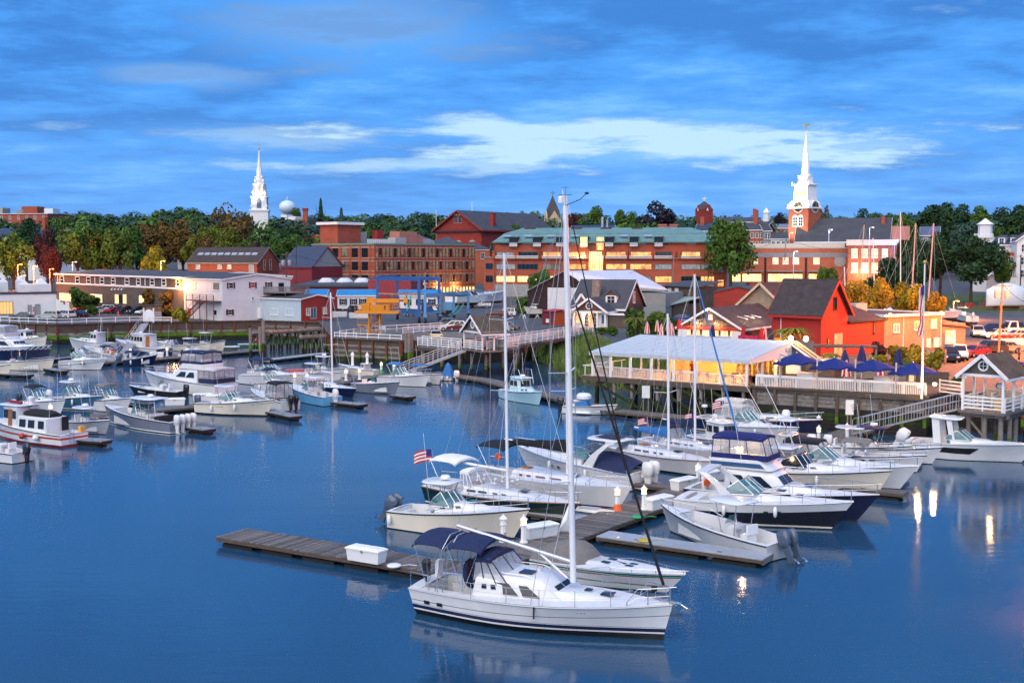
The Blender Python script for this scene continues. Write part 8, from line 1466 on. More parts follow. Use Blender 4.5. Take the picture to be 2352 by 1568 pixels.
# wooden fences behind the patio
def plank_fence(lab,a,b_,h,z=ZQ,m=None,pw=.16):
 a,b_=Vector(a[:2]),Vector(b_[:2]);d=b_-a;t=thing('wooden_fence',lab,'fence',(a.x,a.y,z),math.atan2(d.y,d.x));n=int(d.length/pw);m=m or wood_g;me=MB().bx(.01,pw-.01,-.02,.02,.05,h).mesh('board',m)
 for i in range(n):put('board',me,t,(i*pw,0,random.random()*.04))
 for zz in(.3,h-.3):MB().bx(0,d.length,.022,.08,zz,zz+.1).o('rail',m,t)
plank_fence('weathered board fence left of the red barn',XY(1800,136),XY(1874,132),2.2,zd-.3);plank_fence('dark lattice fence at the parking lot edge of the patio',XY(2110,112.5),XY(2190,112),1.2,m=wood_d,pw=.3);plank_fence('low wooden fence behind the blue umbrellas',XY(1905,121),XY(2095,114),1.0,pw=.3)
pg=thing('pergola','brown timber pergola against the red barn','pergola',(*XY(1872,126),ZQ),-.25);MB().bx(0,6.5,0,3,2.5,2.65).o('pergola_roof',wood_d,pg)
for x in(.1,3.2,6.3):MB().bx(x,x+.15,.05,.2,.012,2.5).o('post',wood_g,pg);MB().bx(x,x+.15,2.8,2.95,.012,2.5).o('post',wood_g,pg)
for i,(x,y)in enumerate(((930,830),(1000,850),(1080,845),(1150,850),(1010,820),(860,840),(1200,860))):wd=('first','second','third','fourth','fifth','sixth','seventh')[i];p=DZ('B5',x,y,109+1.1*(i%3));t=thing('picnic_table','brown wooden patio table, %s of those under the blue umbrellas'%wd,'table',(p.x,p.y,ZQ+.02),.3*i,'patio tables');MB().bx(-.8,.8,-.4,.4,.7,.76).o('table_top',mat('deck_timber',(.2,.12,.075),.8),t);[MB().bx(-.8,.8,s_*.75-.13,s_*.75+.13,.42,.47).o('bench',MATS['deck_timber'],t)for s_ in(-1,1)];[MB().bx(x_-.05,x_+.05,-.7,.7,.012,.42).bx(x_-.04,x_+.04,-.05,.05,.42,.7).o('trestle',MATS['deck_timber'],t)for x_ in(-.6,.6)]
for lab,x,y in(('white cabinet behind the patio railing near the tent',432,850),('white cabinet behind the patio railing near the flagpole',1105,905)):p=PA+pd.ux*pd.hit(zv('B5',x,y)).x+pd.uy*1.3;t=thing('patio_cabinet',lab,'cabinet',(p.x,p.y,ZQ+.02),pd.rz);MB().bx(-.75,.75,-.4,.4,.05,1.35).o('cabinet_body',white_pl,t);MB().bx(-.8,.8,-.45,.45,1.35,1.45).o('lid',white_pl,t)
for lab,x,y,e in(('patio wall floodlight left at the corner',1445,940,50),('patio corner floodlight right',1580,925,50)):p=PZ('B5',x,y,ZQ+1.1);t=thing('corner_floodlight',lab,'lamp',(p.x,p.y,ZQ+1.2),0,'patio corner floodlights');MB().lathe([(.06,0),(.15,.1),(.15,.25)],10).o('bulb',MATS['globe_glow'],t);MB().lathe([(.05,-.1),(.05,0)],8).o('bracket',black,t);lamp('floodlight',(0,-.3,.5),(1,.6,.2),e,.12,t)
p=PZ('B5',1335,810,ZQ+1.0);lamp('patio_globe',(p.x,p.y,ZQ+1.6),(1,.55,.2),120,.15);t=thing('patio_globe_lamp','glowing globe lamp under the fourth blue umbrella','lamp',(p.x,p.y,ZQ+.02));MB().lathe([(.03,0),(.03,1.4)],6).o('stem',black,t);MB().lathe([(.05,1.4),(.18,1.5),(.18,1.65),(.05,1.75)],10).o('globe',MATS['globe_glow'],t,60)
# ================================================================ CRANE, TRAVEL LIFTS
yel=mat('crane_yellow',(.62,.26,.012),.5,.08,1.5,stain=.15);Yk=184.0;K=.23443*Yk/2750
t=thing('crane','yellow fixed crane on lattice legs above the centre bulkhead','crane',(*XY(863,Yk),ZQ),0);cx3=lambda x:(x-702)*K;cz3=lambda y:(1478-y)*K
for x in(635,740):
 for y in(-.9,.9):MB().bx(cx3(x)-.09,cx3(x)+.09,y-.09,y+.09,.012,cz3(1262)).o('leg',yel,t)
x1=(cx3(635),cx3(740))
for k in range(3):
 z0,z1_=cz3(1262)*k/3,cz3(1262)*(k+1)/3
 for y in(-.9,.9):MB().bar((x1[0],y,z0),(x1[1],y,z1_),.07).bar((x1[1],y,z0),(x1[0],y,z1_),.07).o('lattice_brace',yel,t)
 for x in x1:MB().bar((x,-.9,z0),(x,.9,z1_),.07).o('lattice_brace',yel,t)
MB().bx(cx3(505),cx3(930),-1.9,1.9,cz3(1262),cz3(1240)).o('platform',yel,t);MB().bx(cx3(565),cx3(645),-1.2,1.2,cz3(1240),cz3(1170)).o('engine_house',yel,t);MB().bx(cx3(650),cx3(832),-1.3,1.3,cz3(1240),cz3(1180)).o('machine_house',yel,t);MB().bx(cx3(790),cx3(803),-1.33,-1.28,cz3(1222),cz3(1185)).o('cab_slit',black,t)
MB().loft([[(cx3(605),-.5,cz3(1168)),(cx3(605),.5,cz3(1168)),(cx3(620),.5,cz3(1105)),(cx3(620),-.5,cz3(1105))],[(cx3(700),-.45,cz3(1165)),(cx3(700),.45,cz3(1165)),(cx3(700),.45,cz3(1120)),(cx3(700),-.45,cz3(1120))]]).o('boom_foot',yel,t);MB().bx(cx3(695),cx3(930),-.35,.35,cz3(1160),cz3(1122)).o('boom',yel,t);MB().bx(cx3(930),cx3(975),-.22,.22,cz3(1150),cz3(1128)).o('boom_extension',mat('crane_brown',(.22,.11,.05),.6),t);MB().loft([[(cx3(970),-.35,cz3(1150)),(cx3(970),.35,cz3(1150)),(cx3(970),.35,cz3(1118)),(cx3(970),-.35,cz3(1118))],[(cx3(1005),-.35,cz3(1175)),(cx3(1005),.35,cz3(1175)),(cx3(1012),.35,cz3(1115)),(cx3(1012),-.35,cz3(1115))]]).o('boom_head',yel,t)
for y in(-1.85,1.85):
 for z in(.5,1.0):MB().bar((cx3(508),y,cz3(1240)+z),(cx3(928),y,cz3(1240)+z),.05).o('guard_rail',yel,t)
 for i in range(9):x=cx3(508)+(cx3(928)-cx3(508))*i/8;MB().bar((x,y,cz3(1240)),(x,y,cz3(1240)+1.0),.05).o('guard_post',yel,t)
MB().bx(cx3(525),cx3(635)-.1,-1.0,1.0,cz3(1382),cz3(1372)).o('lower_platform',yel,t)
for z in(.5,1.0):MB().bar((cx3(525),-1.0,cz3(1382)+z),(cx3(625),-1.0,cz3(1382)+z),.05).o('guard_rail',yel,t)
MB().bar((cx3(528),-1,cz3(1375)),(cx3(528),-1,cz3(1375)+1),.05).o('guard_post',yel,t);MB().bar((cx3(530),-.95,cz3(1385)),(cx3(630),-.95,cz3(1440)),.06).o('platform_strut',yel,t)
MB().tube([(cx3(992),0,cz3(1170)),(cx3(992),0,cz3(1250))],.025,4).o('hoist_cable',rubber,t)
for x in(750,765,785):MB().bx(cx3(x)-.15,cx3(x)+.18,-1.35,-1.1,cz3(1420),cz3(1380)).bx(cx3(x),cx3(x)+.05,-1.25,-1.2,.012,cz3(1420)).o('electrical_box',pmetal,t)
lbl=mat('lift_blue',(.03,.10,.30),.5,.1,1,stain=.15);lb2=mat('lift_light_blue',(.10,.28,.48),.5,.1,1,stain=.15)
def travel_lift(lab,pts,ztop,m,w,cross=(0,2)):
 o0=XY(*pts[0]);t=thing('travel_lift',lab,'boat lift',(o0.x,o0.y,ZQ));q=[XY(*p)-o0 for p in pts];h=ztop-ZQ
 for p in q:
  MB().bx(p.x-w/2,p.x+w/2,p.y-w/2,p.y+w/2,1.5,h).o('leg',m,t);MB().bx(p.x-w*.8,p.x+w*.8,p.y-.5,p.y+.5,1.2,1.55).o('wheel_fork',m,t)
  o=MB().lathe([(.35,-.22),(.68,-.2),(.72,0),(.68,.2),(.35,.22)],14).o('tyre',rubber,t,50,loc=(p.x,p.y,.72));o.rotation_euler=(0,R(90),.2);MB().lathe([(.1,-.24),(.34,-.23),(.34,.23),(.1,.24)],10).o('rim',m,o)
 for a,c in((0,1),(2,3)):MB().bar((q[a].x,q[a].y,h-w*.6),(q[c].x,q[c].y,h-w*.6),w*.9,w*1.25).o('top_beam',m,t);MB().bar((q[a].x,q[a].y,1.95),(q[c].x,q[c].y,1.95),w*.7,w*.9).o('bottom_beam',m,t);MB().bar((q[a].x,q[a].y,h*.62),(q[c].x,q[c].y,h*.62),w*.35,w*.5).o('trolley_beam',rustp,t)
 a,c=cross;MB().bar((q[a].x,q[a].y,h-w*.4),(q[c].x,q[c].y,h-w*.4),w,w*1.5).o('cross_beam',m,t)
 MB().bx(q[1].x+.3,q[1].x+2.2,q[1].y+1,q[1].y+3,2.2,3.7).o('engine_box',m,t)
 gs=mat('green_sling',(.04,.30,.22),.7)
 for u in(.35,.7):
  A_,C_=q[0].lerp(q[1],u),q[2].lerp(q[3],u);n=8;pts_=[(A_.lerp(C_,i/n).x,A_.lerp(C_,i/n).y,h*.6-(h*.6-1.0)*math.sin(math.pi*i/n)**.7)for i in range(n+1)]
  for i in range(n):pass
  mm=MB();mm.loft([[(p[0]-.12,p[1],p[2]),(p[0]+.12,p[1],p[2])]for p in pts_],closed=False);mm.o('sling',gs,t,fix=False)
travel_lift('tall dark blue travel lift straddling the yard lane',[(866.6,226),(962,216),(912,231),(1008,220)],11.8,lbl,.52);travel_lift('smaller light blue travel lift in front of the stored yacht',[(976,214),(1010,219),(1042,228),(1075,231)],8.8,lb2,.44)
# ================================================================ CARS
PAINT={k:mat('car_paint_'+k,c,.3,.04,1,coat=.7)for k,c in dict(white=(.72,.73,.74),silver=(.42,.45,.48),grey=(.14,.15,.17),black=(.012,.012,.015),navy=(.012,.02,.06),red=(.36,.012,.015),maroon=(.13,.01,.018),cream=(.62,.56,.30),beige=(.38,.31,.22),brown=(.06,.045,.035),teal=(.03,.20,.28),blue=(.03,.08,.25)).items()}
tail=mat('tail_light',(.45,.01,.01),.3,.05,1,emit=(1,.05,.03),es=.15);headl=mat('head_light',(.75,.76,.78),.2);cglass=mat('car_glass',(.015,.02,.03),.06,.1,1);rimm=mat('alloy_rim',(.42,.43,.45),.3,metal=.5)
CT={'suv':dict(L=4.6,w=.92,prof=[(-2.3,.38),(-2.32,.95),(-2.2,1.02),(1.0,1.05),(2.1,.92),(2.28,.75),(2.28,.4)],cab=[(-2.2,1.02),(-1.95,1.68),(.1,1.72),(1.1,1.05)]),'sedan':dict(L=4.6,w=.90,prof=[(-2.3,.35),(-2.3,.85),(-2.2,.95),(.95,.95),(2.1,.82),(2.28,.65),(2.28,.35)],cab=[(-1.7,.95),(-.95,1.42),(.15,1.44),(1.05,.95)]),'pickup':dict(L=5.8,w=.98,prof=[(-2.9,.5),(-2.9,1.15),(1.3,1.18),(2.7,1.12),(2.85,.9),(2.85,.5)],cab=[(-.75,1.16),(-.55,1.88),(.75,1.9),(1.55,1.17)]),'truck':dict(L=5.6,w=1.0,prof=[(-2.8,.5),(-2.8,1.0),(1.2,1.0),(2.75,1.0),(2.8,.5)],cab=[(.9,1.0),(1.0,2.1),(2.2,2.1),(2.75,1.0)])}
CM={}
def car_meshes(kind):
 if kind in CM:return CM[kind]
 c=CT[kind];w=c['w'];r={}
 def sect(poly,ww):return[(x,ww,z)for x,z in poly]
 m=MB();p=c['prof'];m.loft([[(x,-w*.93,z)for x,z in p],[(x,-w,z*.98+.01)for x,z in p],[(x,w,z*.98+.01)for x,z in p],[(x,w*.93,z)for x,z in p]]);r['body']=m.mesh('body',None,40)
 q=c['cab'];m=MB();m.loft([[(x,-w*(.9 if i in(0,3)else .72),z)for i,(x,z)in enumerate(q)],[(x,w*(.9 if i in(0,3)else .72),z)for i,(x,z)in enumerate(q)]]);r['roof']=m.mesh('roof',None,40)
 for sg,nm in((1,'side_window'),(-1,'side_window2')):
  def pt(i,u,v):
   a=Vector((q[0][0]+(q[3][0]-q[0][0])*u,w*.9,q[0][1]+(q[3][1]-q[0][1])*u));b=Vector((q[1][0]+(q[2][0]-q[1][0])*u,w*.72,q[1][1]+(q[2][1]-q[1][1])*u));return a.lerp(b,v)
  m=MB()
  for u0,u1 in((.06,.30),(.33,.60),(.63,.93))if kind!='truck' else((.15,.85),):m.add([(v.x,sg*(v.y+.012),v.z)for v in(pt(0,u0,.12),pt(0,u1,.12),pt(0,u1,.9),pt(0,u0,.9))],[(0,1,2,3)])
  r[nm]=m.mesh('side_windows',cglass)
 def cross(i,j,dx):
  a,b=q[i],q[j];f=lambda t,s_:(a[0]+(b[0]-a[0])*t+dx,s_*w*(.9+(.72-.9)*t)*.9,a[1]+(b[1]-a[1])*t+.012);return MB().add([f(.1,-1),f(.1,1),f(.9,1),f(.9,-1)],[(0,1,2,3)])
 r['windshield']=cross(3,2,.02).mesh('windshield',cglass);r['rear_window']=cross(0,1,-.02).mesh('rear_window',cglass)
 r['tyre']=MB().lathe([(.19,-.12),(.33,-.11),(.35,0),(.33,.11),(.19,.12)],14).mesh('tyre',rubber,50);r['rim']=MB().lathe([(.03,-.125),(.2,-.125),(.2,.125),(.03,.125)],10).mesh('rim',rimm)
 x0,x1=p[1][0],p[-2][0];hz=p[-2][1];r['hl']=MB().bx(x1-.12,x1+.012,-.16,.16,hz-.12,hz+.05).mesh('headlight',headl);r['tl']=MB().bx(x0-.012,x0+.1,-.12,.12,p[1][1]-.22,p[1][1]-.02).mesh('tail_light',tail);r['bump']=MB().bx(x1-.2,x1+.04,-w*.85,w*.85,p[-1][1]-.08,p[-1][1]+.12).bx(x0-.04,x0+.2,-w*.85,w*.85,p[0][1]-.06,p[0][1]+.12).mesh('bumpers',rubber)
 CM[kind]=r;return r
def car(kind,paint,lab,p,hd,z=None,grp='parked cars',s=1.0):
 r=car_meshes(kind);c=CT[kind];w=c['w'];t=thing('parked_'+{'suv':'suv','sedan':'car','pickup':'pickup','truck':'truck'}[kind],lab,{'suv':'suv','sedan':'car','pickup':'pickup','truck':'truck'}[kind],(p[0],p[1],ZQ+.012 if z is None else z),R(hd),grp);pm=PAINT[paint]
 for k in('body','roof'):
  o=put(k,r[k],t)
  if not r[k].materials:r[k].materials.append(pm)
  o.material_slots[0].link='OBJECT';o.material_slots[0].material=pm
 for k in('side_window','side_window2','windshield','rear_window'):put('side_window' if k=='side_window2' else k,r[k],t)
 put('bumper',r['bump'],t)
 for x in(c['L']*.30,-c['L']*.30):
  for sg in(1,-1):
   o=put('wheel',r['tyre'],t,(x,sg*(w-.1),.35));o.rotation_euler=(R(90),0,0);put('rim',r['rim'],o)
 for sg in(1,-1):put('headlight',r['hl'],t,(0,sg*w*.68,0));put('tail_light',r['tl'],t,(0,sg*w*.75,0))
 return t
def cpx(k,x,y):return PZ(k,x,y,ZQ)
for kind,col,lab,k,x,y,hd in(
 ('suv','white','white suv leftmost in front of the brown shop','T1',1175,1455,205),('sedan','red','red hatchback in front of the shop door','T1',1315,1462,60),('suv','navy','dark blue suv right of the red hatchback','T1',1435,1466,60),('suv','black','black suv right of the dark blue one at the shop','T1',1560,1472,230),('sedan','white','white car half hidden by the dark shed at the shop','T1',1660,1478,230),('pickup','grey','dark grey pickup under the orange shrubs','T1',1850,1490,230),('sedan','white','white car beside the round green shrub','T1',1095,1464,240),('sedan','red','red car behind the white fence','T1',965,1440,220),
 ('sedan','grey','dark grey sedan leftmost along the left quay rail','T1',250,1528,190),('suv','silver','silver suv along the left quay rail','T1',545,1532,175),('suv','white','white suv with red tail lights by the left quay rail','T1',730,1522,150),('sedan','black','black sedan right of the white suv on the left quay','T1',885,1516,150),
 ('suv','navy','navy suv behind the white planter box','T3',475,1268,110),('sedan','grey','dark sedan under the tall travel lift','T3',1075,1296,190),('suv','black','black suv beside the small travel lift','T3',1395,1298,70),('pickup','white','white pickup in front of the stored yacht','T3',1715,1212,175),('suv','maroon','maroon suv in the middle of the boat yard','T3',1885,1318,172),('suv','white','white suv behind the maroon suv','T4',390,1310,165),('suv','black','dark suv behind the white suv in the yard','T4',430,1290,165),('suv','white','white crossover beside the small pavilion','T3',1450,1440,182),('suv','grey','dark crossover left of the white crossover','T3',1370,1415,190),('sedan','maroon','maroon car hidden behind the small pavilion','T3',1530,1440,185),('sedan','cream','pale yellow car on the gravel behind the railing','B3',1085,445,100),('suv','silver','pale suv right of the small pavilion','B3',1705,372,170),('sedan','grey','dark car right of the small pavilion','B3',1800,345,170),
 ('sedan','blue','blue grey car behind the red umbrellas','B4',1310,262,150),('pickup','teal','teal pickup beside the utility pole','B4',1325,95,100),
 ('suv','black','black suv nearest the yellow hedge in right lot','B5',1715,705,255),('suv','white','white suv beside the hedge in right lot','B5',1795,688,250),('sedan','red','red car in the lit right parking lot','B5',1920,665,215),('suv','brown','dark brown suv left of the leaning utility pole','B5',2035,640,190),('sedan','beige','beige car behind the leaning utility pole','B5',2175,630,190),('suv','silver','silver suv with red lights in the back row','B5',1952,492,255),('suv','navy','navy suv left of two dark ones in back row','B5',2075,470,200),('suv','black','dark suv right of two in the back row','B5',2225,455,200),('truck','white','white box cab truck at right edge','B5',2330,470,185),('sedan','white','white car left behind the flower planter','B5',2120,508,190),('sedan','silver','silver blue car right behind the flower planter','B5',2290,515,190),('sedan','red','red car cut off by right edge behind pavilion','B5',2345,830,190)):
 car(kind,col,lab,cpx(k,x,y),hd)
# planters
for lab,p,L in(('white planter box with purple flowers behind the crane',cpx('T3',553,1312),4.4),('white planter box left of the blue suv',cpx('T3',350,1300),3.0),('long white planter with red flowers in right lot',cpx('B5',2270,575),6.0)):
 t=thing('planter',lab,'planter',(p[0],p[1],ZQ));MB().loft([[(-L/2+.1,-.5,.012),(L/2-.1,-.5,.012),(L/2-.1,.5,.012),(-L/2+.1,.5,.012)],[(-L/2,-.6,1.1),(L/2,-.6,1.1),(L/2,.6,1.1),(-L/2,.6,1.1)]]).o('box',whitep,t);f=MB()
 for i in range(160):
  x,y=random.uniform(-L/2+.1,L/2-.1),random.uniform(-.5,.5);z=1.1+random.random()*.45;f.add([(x-.12,y,z-.1),(x+.12,y+.05,z-.05),(x+.1,y,z+.12),(x-.1,y-.05,z+.1)],[(0,1,2,3)])
 f.o('flowers',mat('flower_'+('red' if 'red' in lab else 'violet'),(.30,.05,.03)if 'red' in lab else(.06,.02,.05),.9,.5,3),t,fix=False,kind='stuff')
# ================================================================ TREES
def leafmat(name,c,var=.38,tr=.25):
 if name in MATS:return MATS[name]
 m=mat(name,c,.75,var,2.6);nt=m.node_tree;b=nt.nodes['Principled BSDF'];gi=nt.nodes.new('ShaderNodeNewGeometry');nz=nt.nodes.new('ShaderNodeTexNoise');nt.links.new(gi.outputs['Position'],nz.inputs[0]);nz.inputs['Scale'].default_value=.45;nz.inputs['Detail'].default_value=3
 l=b.inputs['Base Color'].links[0].from_socket;mx=nt.nodes.new('ShaderNodeMix');mx.data_type='RGBA';mx.blend_type='MULTIPLY';mx.inputs[0].default_value=1;nt.links.new(l,mx.inputs[6]);mr=nt.nodes.new('ShaderNodeMapRange');nt.links.new(nz.outputs['Fac'],mr.inputs[0]);mr.inputs[1].default_value=.3;mr.inputs[2].default_value=.7;mr.inputs[3].default_value=.55;mr.inputs[4].default_value=1.45;cb=nt.nodes.new('ShaderNodeCombineColor');[nt.links.new(mr.outputs[0],cb.inputs[i])for i in range(3)];nt.links.new(cb.outputs[0],mx.inputs[7]);nt.links.new(mx.outputs[2],b.inputs['Base Color'])
 b.inputs['Specular IOR Level'].default_value=.2;return m
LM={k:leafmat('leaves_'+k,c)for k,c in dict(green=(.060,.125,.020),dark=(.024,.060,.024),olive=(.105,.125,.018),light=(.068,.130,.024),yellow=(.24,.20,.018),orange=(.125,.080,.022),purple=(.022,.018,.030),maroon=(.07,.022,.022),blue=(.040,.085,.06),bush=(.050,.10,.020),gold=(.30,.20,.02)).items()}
barkm=mat('bark',(.06,.045,.035),.9,.3,3,bump=.4)
def crown_mesh(seed,lobes=16,n=2600,flat=1.0,size=.062,sparse=0.0):
 r=random.Random(seed);C_=[]
 for i in range(lobes):
  while True:
   p=Vector((r.uniform(-1,1),r.uniform(-1,1),r.uniform(-1,1)))
   if p.length<1:break
  p=p*.68;C_.append((p,r.uniform(.26,.46)*(1-.25*abs(p.z))))
 m=MB()
 for i in range(n):
  c,rad=C_[r.randrange(lobes)];d=Vector((r.gauss(0,1),r.gauss(0,1),r.gauss(0,1)+.25)).normalized();p=c+d*rad*(r.random()**.25)
  if sparse and r.random()<sparse:continue
  p.z*=flat;nrm=(d+Vector((r.gauss(0,.6),r.gauss(0,.6),r.gauss(0,.6)))).normalized();a=nrm.cross(Vector((r.random()-.5,r.random()-.5,r.random()+.1))).normalized();b=nrm.cross(a);s_=size*r.uniform(.6,1.35)
  m.add([p-a*s_-b*s_*.6,p+a*s_-b*s_*.5,p+a*s_*.8+b*s_*.7,p-a*s_*.7+b*s_*.8],[(0,1,2,3)])
 zmin=min(v[2]for v in m.v);zmax=max(v[2]for v in m.v);xm=max(abs(v[0])for v in m.v);m.v=[(v[0]/xm,v[1]/xm,(v[2]-zmin)/(zmax-zmin))for v in m.v]
 return m.mesh('crown')
def conifer_mesh(seed):
 r=random.Random(seed);m=MB()
 for i in range(2200):
  z=r.random()**.8;k=(1-z)*(1.0 if int(z*14)%2 else .78)+.02;a=r.random()*6.2832;rr=k*r.random()**.35;p=Vector((rr*math.cos(a),rr*math.sin(a),z));t=Vector((-math.sin(a),math.cos(a),0));o=Vector((math.cos(a),math.sin(a),-.25));s_=.09*r.uniform(.5,1.2);m.add([p-t*s_*.5,p+t*s_*.5,p+o*s_*1.4+t*s_*.3,p+o*s_*1.4-t*s_*.3],[(0,1,2,3)])
 return m.mesh('crown')
def bark_mesh(seed,n=7):
 r=random.Random(seed);m=MB();m.tube([(0,0,0),(.02,.01,.35),(.0,.03,.7)],.045,7,.022)
 for i in range(n):
  a=6.2832*i/n+r.random();z=.3+.35*r.random();m.tube([(0,0,z),(.16*math.cos(a),.16*math.sin(a),z+.14),(.34*math.cos(a),.34*math.sin(a),z+.34)],.02,5,.006)
 return m.mesh('trunk',barkm,60)
CR=[crown_mesh(i,15+3*(i%3),5200,size=.044)for i in range(6)];CS=[crown_mesh(20+i,12,1500,sparse=.25,size=.05)for i in range(2)];CF=[conifer_mesh(3),conifer_mesh(4)];TRK=[bark_mesh(i)for i in range(3)];SHB=[crown_mesh(40+i,12,1500,size=.09)for i in range(3)]
for me in CR+CS+CF+SHB:me.materials.append(LM['green'])
tc=[0]
def tree(lab,vx,Y,vtop,wpx,col,kind='tree',vbase=None,z0=None,cat='tree',grp=None):
 tc[0]+=1;i=tc[0];g=gz(Y)if z0 is None else z0;top=zat(vtop,Y);h=top-g;w=wpx*Y/2750/2;p=XY(vx,Y);r=random.Random(i*13)
 t=thing({'tree':'leafy_tree','sparse':'leafy_tree','conifer':'conifer','shrub':'shrub'}[kind],lab,cat,(p.x,p.y,g),r.random()*6.28,grp);pool={'tree':CR,'sparse':CS,'conifer':CF,'shrub':SHB}[kind]
 o=put('crown',pool[i%len(pool)],t);o.material_slots[0].link='OBJECT';o.material_slots[0].material=LM[col]
 cb=h*.03 if kind=='shrub' else(h*.1 if kind=='conifer' else max(h*.14,min(h*.35,h-2.1*w)))
 if vbase is not None:cb=zat(vbase,Y)-g
 o.location=(0,0,cb);o.scale=(w,w,h-cb)
 if kind!='shrub':k=put('trunk',TRK[i%3],t);k.scale=(h*(.55 if kind!='conifer' else .3),)*2+(h*.95,)
 else:k=put('stem',TRK[i%3],t);k.scale=(h*.4,h*.4,h*.6)
 return t
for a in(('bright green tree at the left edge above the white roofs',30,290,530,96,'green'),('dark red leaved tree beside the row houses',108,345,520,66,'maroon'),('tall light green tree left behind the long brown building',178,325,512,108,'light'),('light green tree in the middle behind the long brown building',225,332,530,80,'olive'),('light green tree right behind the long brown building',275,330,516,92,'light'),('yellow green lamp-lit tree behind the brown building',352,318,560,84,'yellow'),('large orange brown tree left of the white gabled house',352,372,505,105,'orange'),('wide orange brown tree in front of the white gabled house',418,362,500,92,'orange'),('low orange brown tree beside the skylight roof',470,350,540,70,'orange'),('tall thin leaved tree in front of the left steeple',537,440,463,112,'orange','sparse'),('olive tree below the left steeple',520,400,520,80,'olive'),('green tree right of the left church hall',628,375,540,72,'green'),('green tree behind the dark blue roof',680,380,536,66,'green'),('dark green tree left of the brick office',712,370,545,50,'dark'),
 ('tall dark conifer on the left skyline',738,700,454,34,'dark','conifer'),('pointed green conifer right of the tallest one',785,640,476,38,'blue','conifer'),('green tree right of the water tower',682,900,476,30,'green'),('round green tree behind the brick office roof',850,480,524,66,'green'),('bright green tree behind the pink roof block',920,500,517,62,'light'),('dark blue green tree left of the red hall',985,620,488,60,'dark'),
 ('green tree with reddish top right of the red hall',1220,470,482,78,'olive'),('green tree behind the copper roof left',1180,440,515,60,'green'),('reddish tree left of the centre skyline trees',1322,540,488,50,'maroon'),('big green tree in the centre skyline',1362,530,471,86,'green'),('round green tree left of the purple beech',1437,530,480,64,'green'),('dark purple beech standing above the copper roof',1512,490,459,106,'purple'),('green tree right of the purple beech',1552,460,500,60,'blue'),('low green tree under the purple beech',1480,450,512,60,'green'),
 ('large bushy green tree at the right end of the condominium',1680,316,502,126,'green','tree',638),('dark purple tree left of the clock tower',1785,600,487,54,'purple'),('thin tree right of the clock tower',1885,520,470,40,'orange','sparse'),('dark green tree behind the nave roof',1983,520,477,66,'dark'),('small round green tree in front of the brick store',1902,238,610,60,'green'),
 ('dark tree left of the yard masts',2030,312,590,80,'dark'),('large dark tree behind the yard masts',2090,305,550,110,'dark'),('big dark tree in the middle of the lawn edge',2160,306,530,110,'dark'),('big round dark tree on the lawn right',2232,300,540,136,'dark','tree',655),('green tree beside the right brick house',2306,306,572,50,'green'),('green tree above the nave end',2070,420,488,100,'green'),('tall dark skyline tree left on the right ridge',2140,470,470,90,'dark'),('broad dark skyline tree on the right ridge',2190,460,463,110,'dark'),('dark skyline tree in the middle of the right ridge',2255,480,470,96,'green'),('dark skyline tree near the right edge',2320,470,468,90,'dark'),('dark tree cut off by the right edge on the ridge',2365,460,482,80,'dark'),('blue grey tree below the right ridge',2215,430,505,90,'blue'),('green tree behind the white cupola house',2290,420,520,80,'green'),
 ('yellow locust tree left above the flat roof',1975,186,640,74,'gold'),('yellow locust tree in the middle above the flat roof',2030,184,634,84,'gold'),('yellow locust tree right above the flat roof',2090,184,645,80,'yellow'),('yellow locust tree right of the flagpole',2150,182,668,60,'gold'),('bright green tree in the boat yard',1235,252,617,68,'light'),('tall green tree behind the yellow lamp-lit tree',312,350,520,80,'green'),('dark green tree behind the red leaved tree',135,360,515,70,'dark'),('green tree filling the gap left of the skylight roof',440,345,535,66,'olive'),('low dark tree behind the corner of the brown building',118,318,560,56,'maroon'),('green tree between the steeple and brick mill',585,390,535,70,'green'),('olive tree behind the white gabled house',485,430,512,66,'olive'),('dark tree beside the row houses at far left',60,400,500,70,'dark'),('green tree left of the brick apartment block trees',145,480,495,80,'green')):tree(*a)
for a in(('orange lit shrub left of the shop door',186,270,657,52,'bush'),('grey green rounded shrub in front of the shop',205,262,676,50,'bush'),('dark green round shrub beside the white fence',207,246,701,32,'bush'),('orange lit shrub left at the warehouse corner',345,249,661,56,'orange'),('orange lit shrub right at the warehouse corner',388,242,663,54,'orange'),('yellow shrub at the foot of the fire escape',410,214,704,44,'yellow'),('green shrub behind the stored wooden boat',1200,240,678,30,'light'),('dense green shrubs left of the striped umbrellas',1462,172,705,58,'bush'),('tall green shrubs behind the striped umbrellas',1505,174,712,66,'green'),('green shrubs right of the striped umbrellas',1545,176,718,50,'bush'),('green shrub below the cottage railing left',1385,186,750,40,'light'),('green shrub below the cottage railing right',1405,182,748,34,'green'),('red flowering bush at the red annex',2030,134,782,48,'maroon'),('clipped yellow hedge left beside the lit building',2070,128,790,56,'gold'),('clipped yellow hedge middle beside the lit building',2112,126,788,56,'gold'),('clipped yellow hedge right beside the lot posts',2150,124,795,46,'yellow'),('ornamental grass clump behind the blue umbrellas',2020,120,812,52,'yellow'),('ornamental grass clump near the flagpole',2085,116,818,40,'olive'),('green shrub behind the right pavilion fence',2205,112,858,30,'bush'),('green shrub under the condominium left',1195,262,682,28,'light')):tree(*a,kind='shrub',cat='shrub')
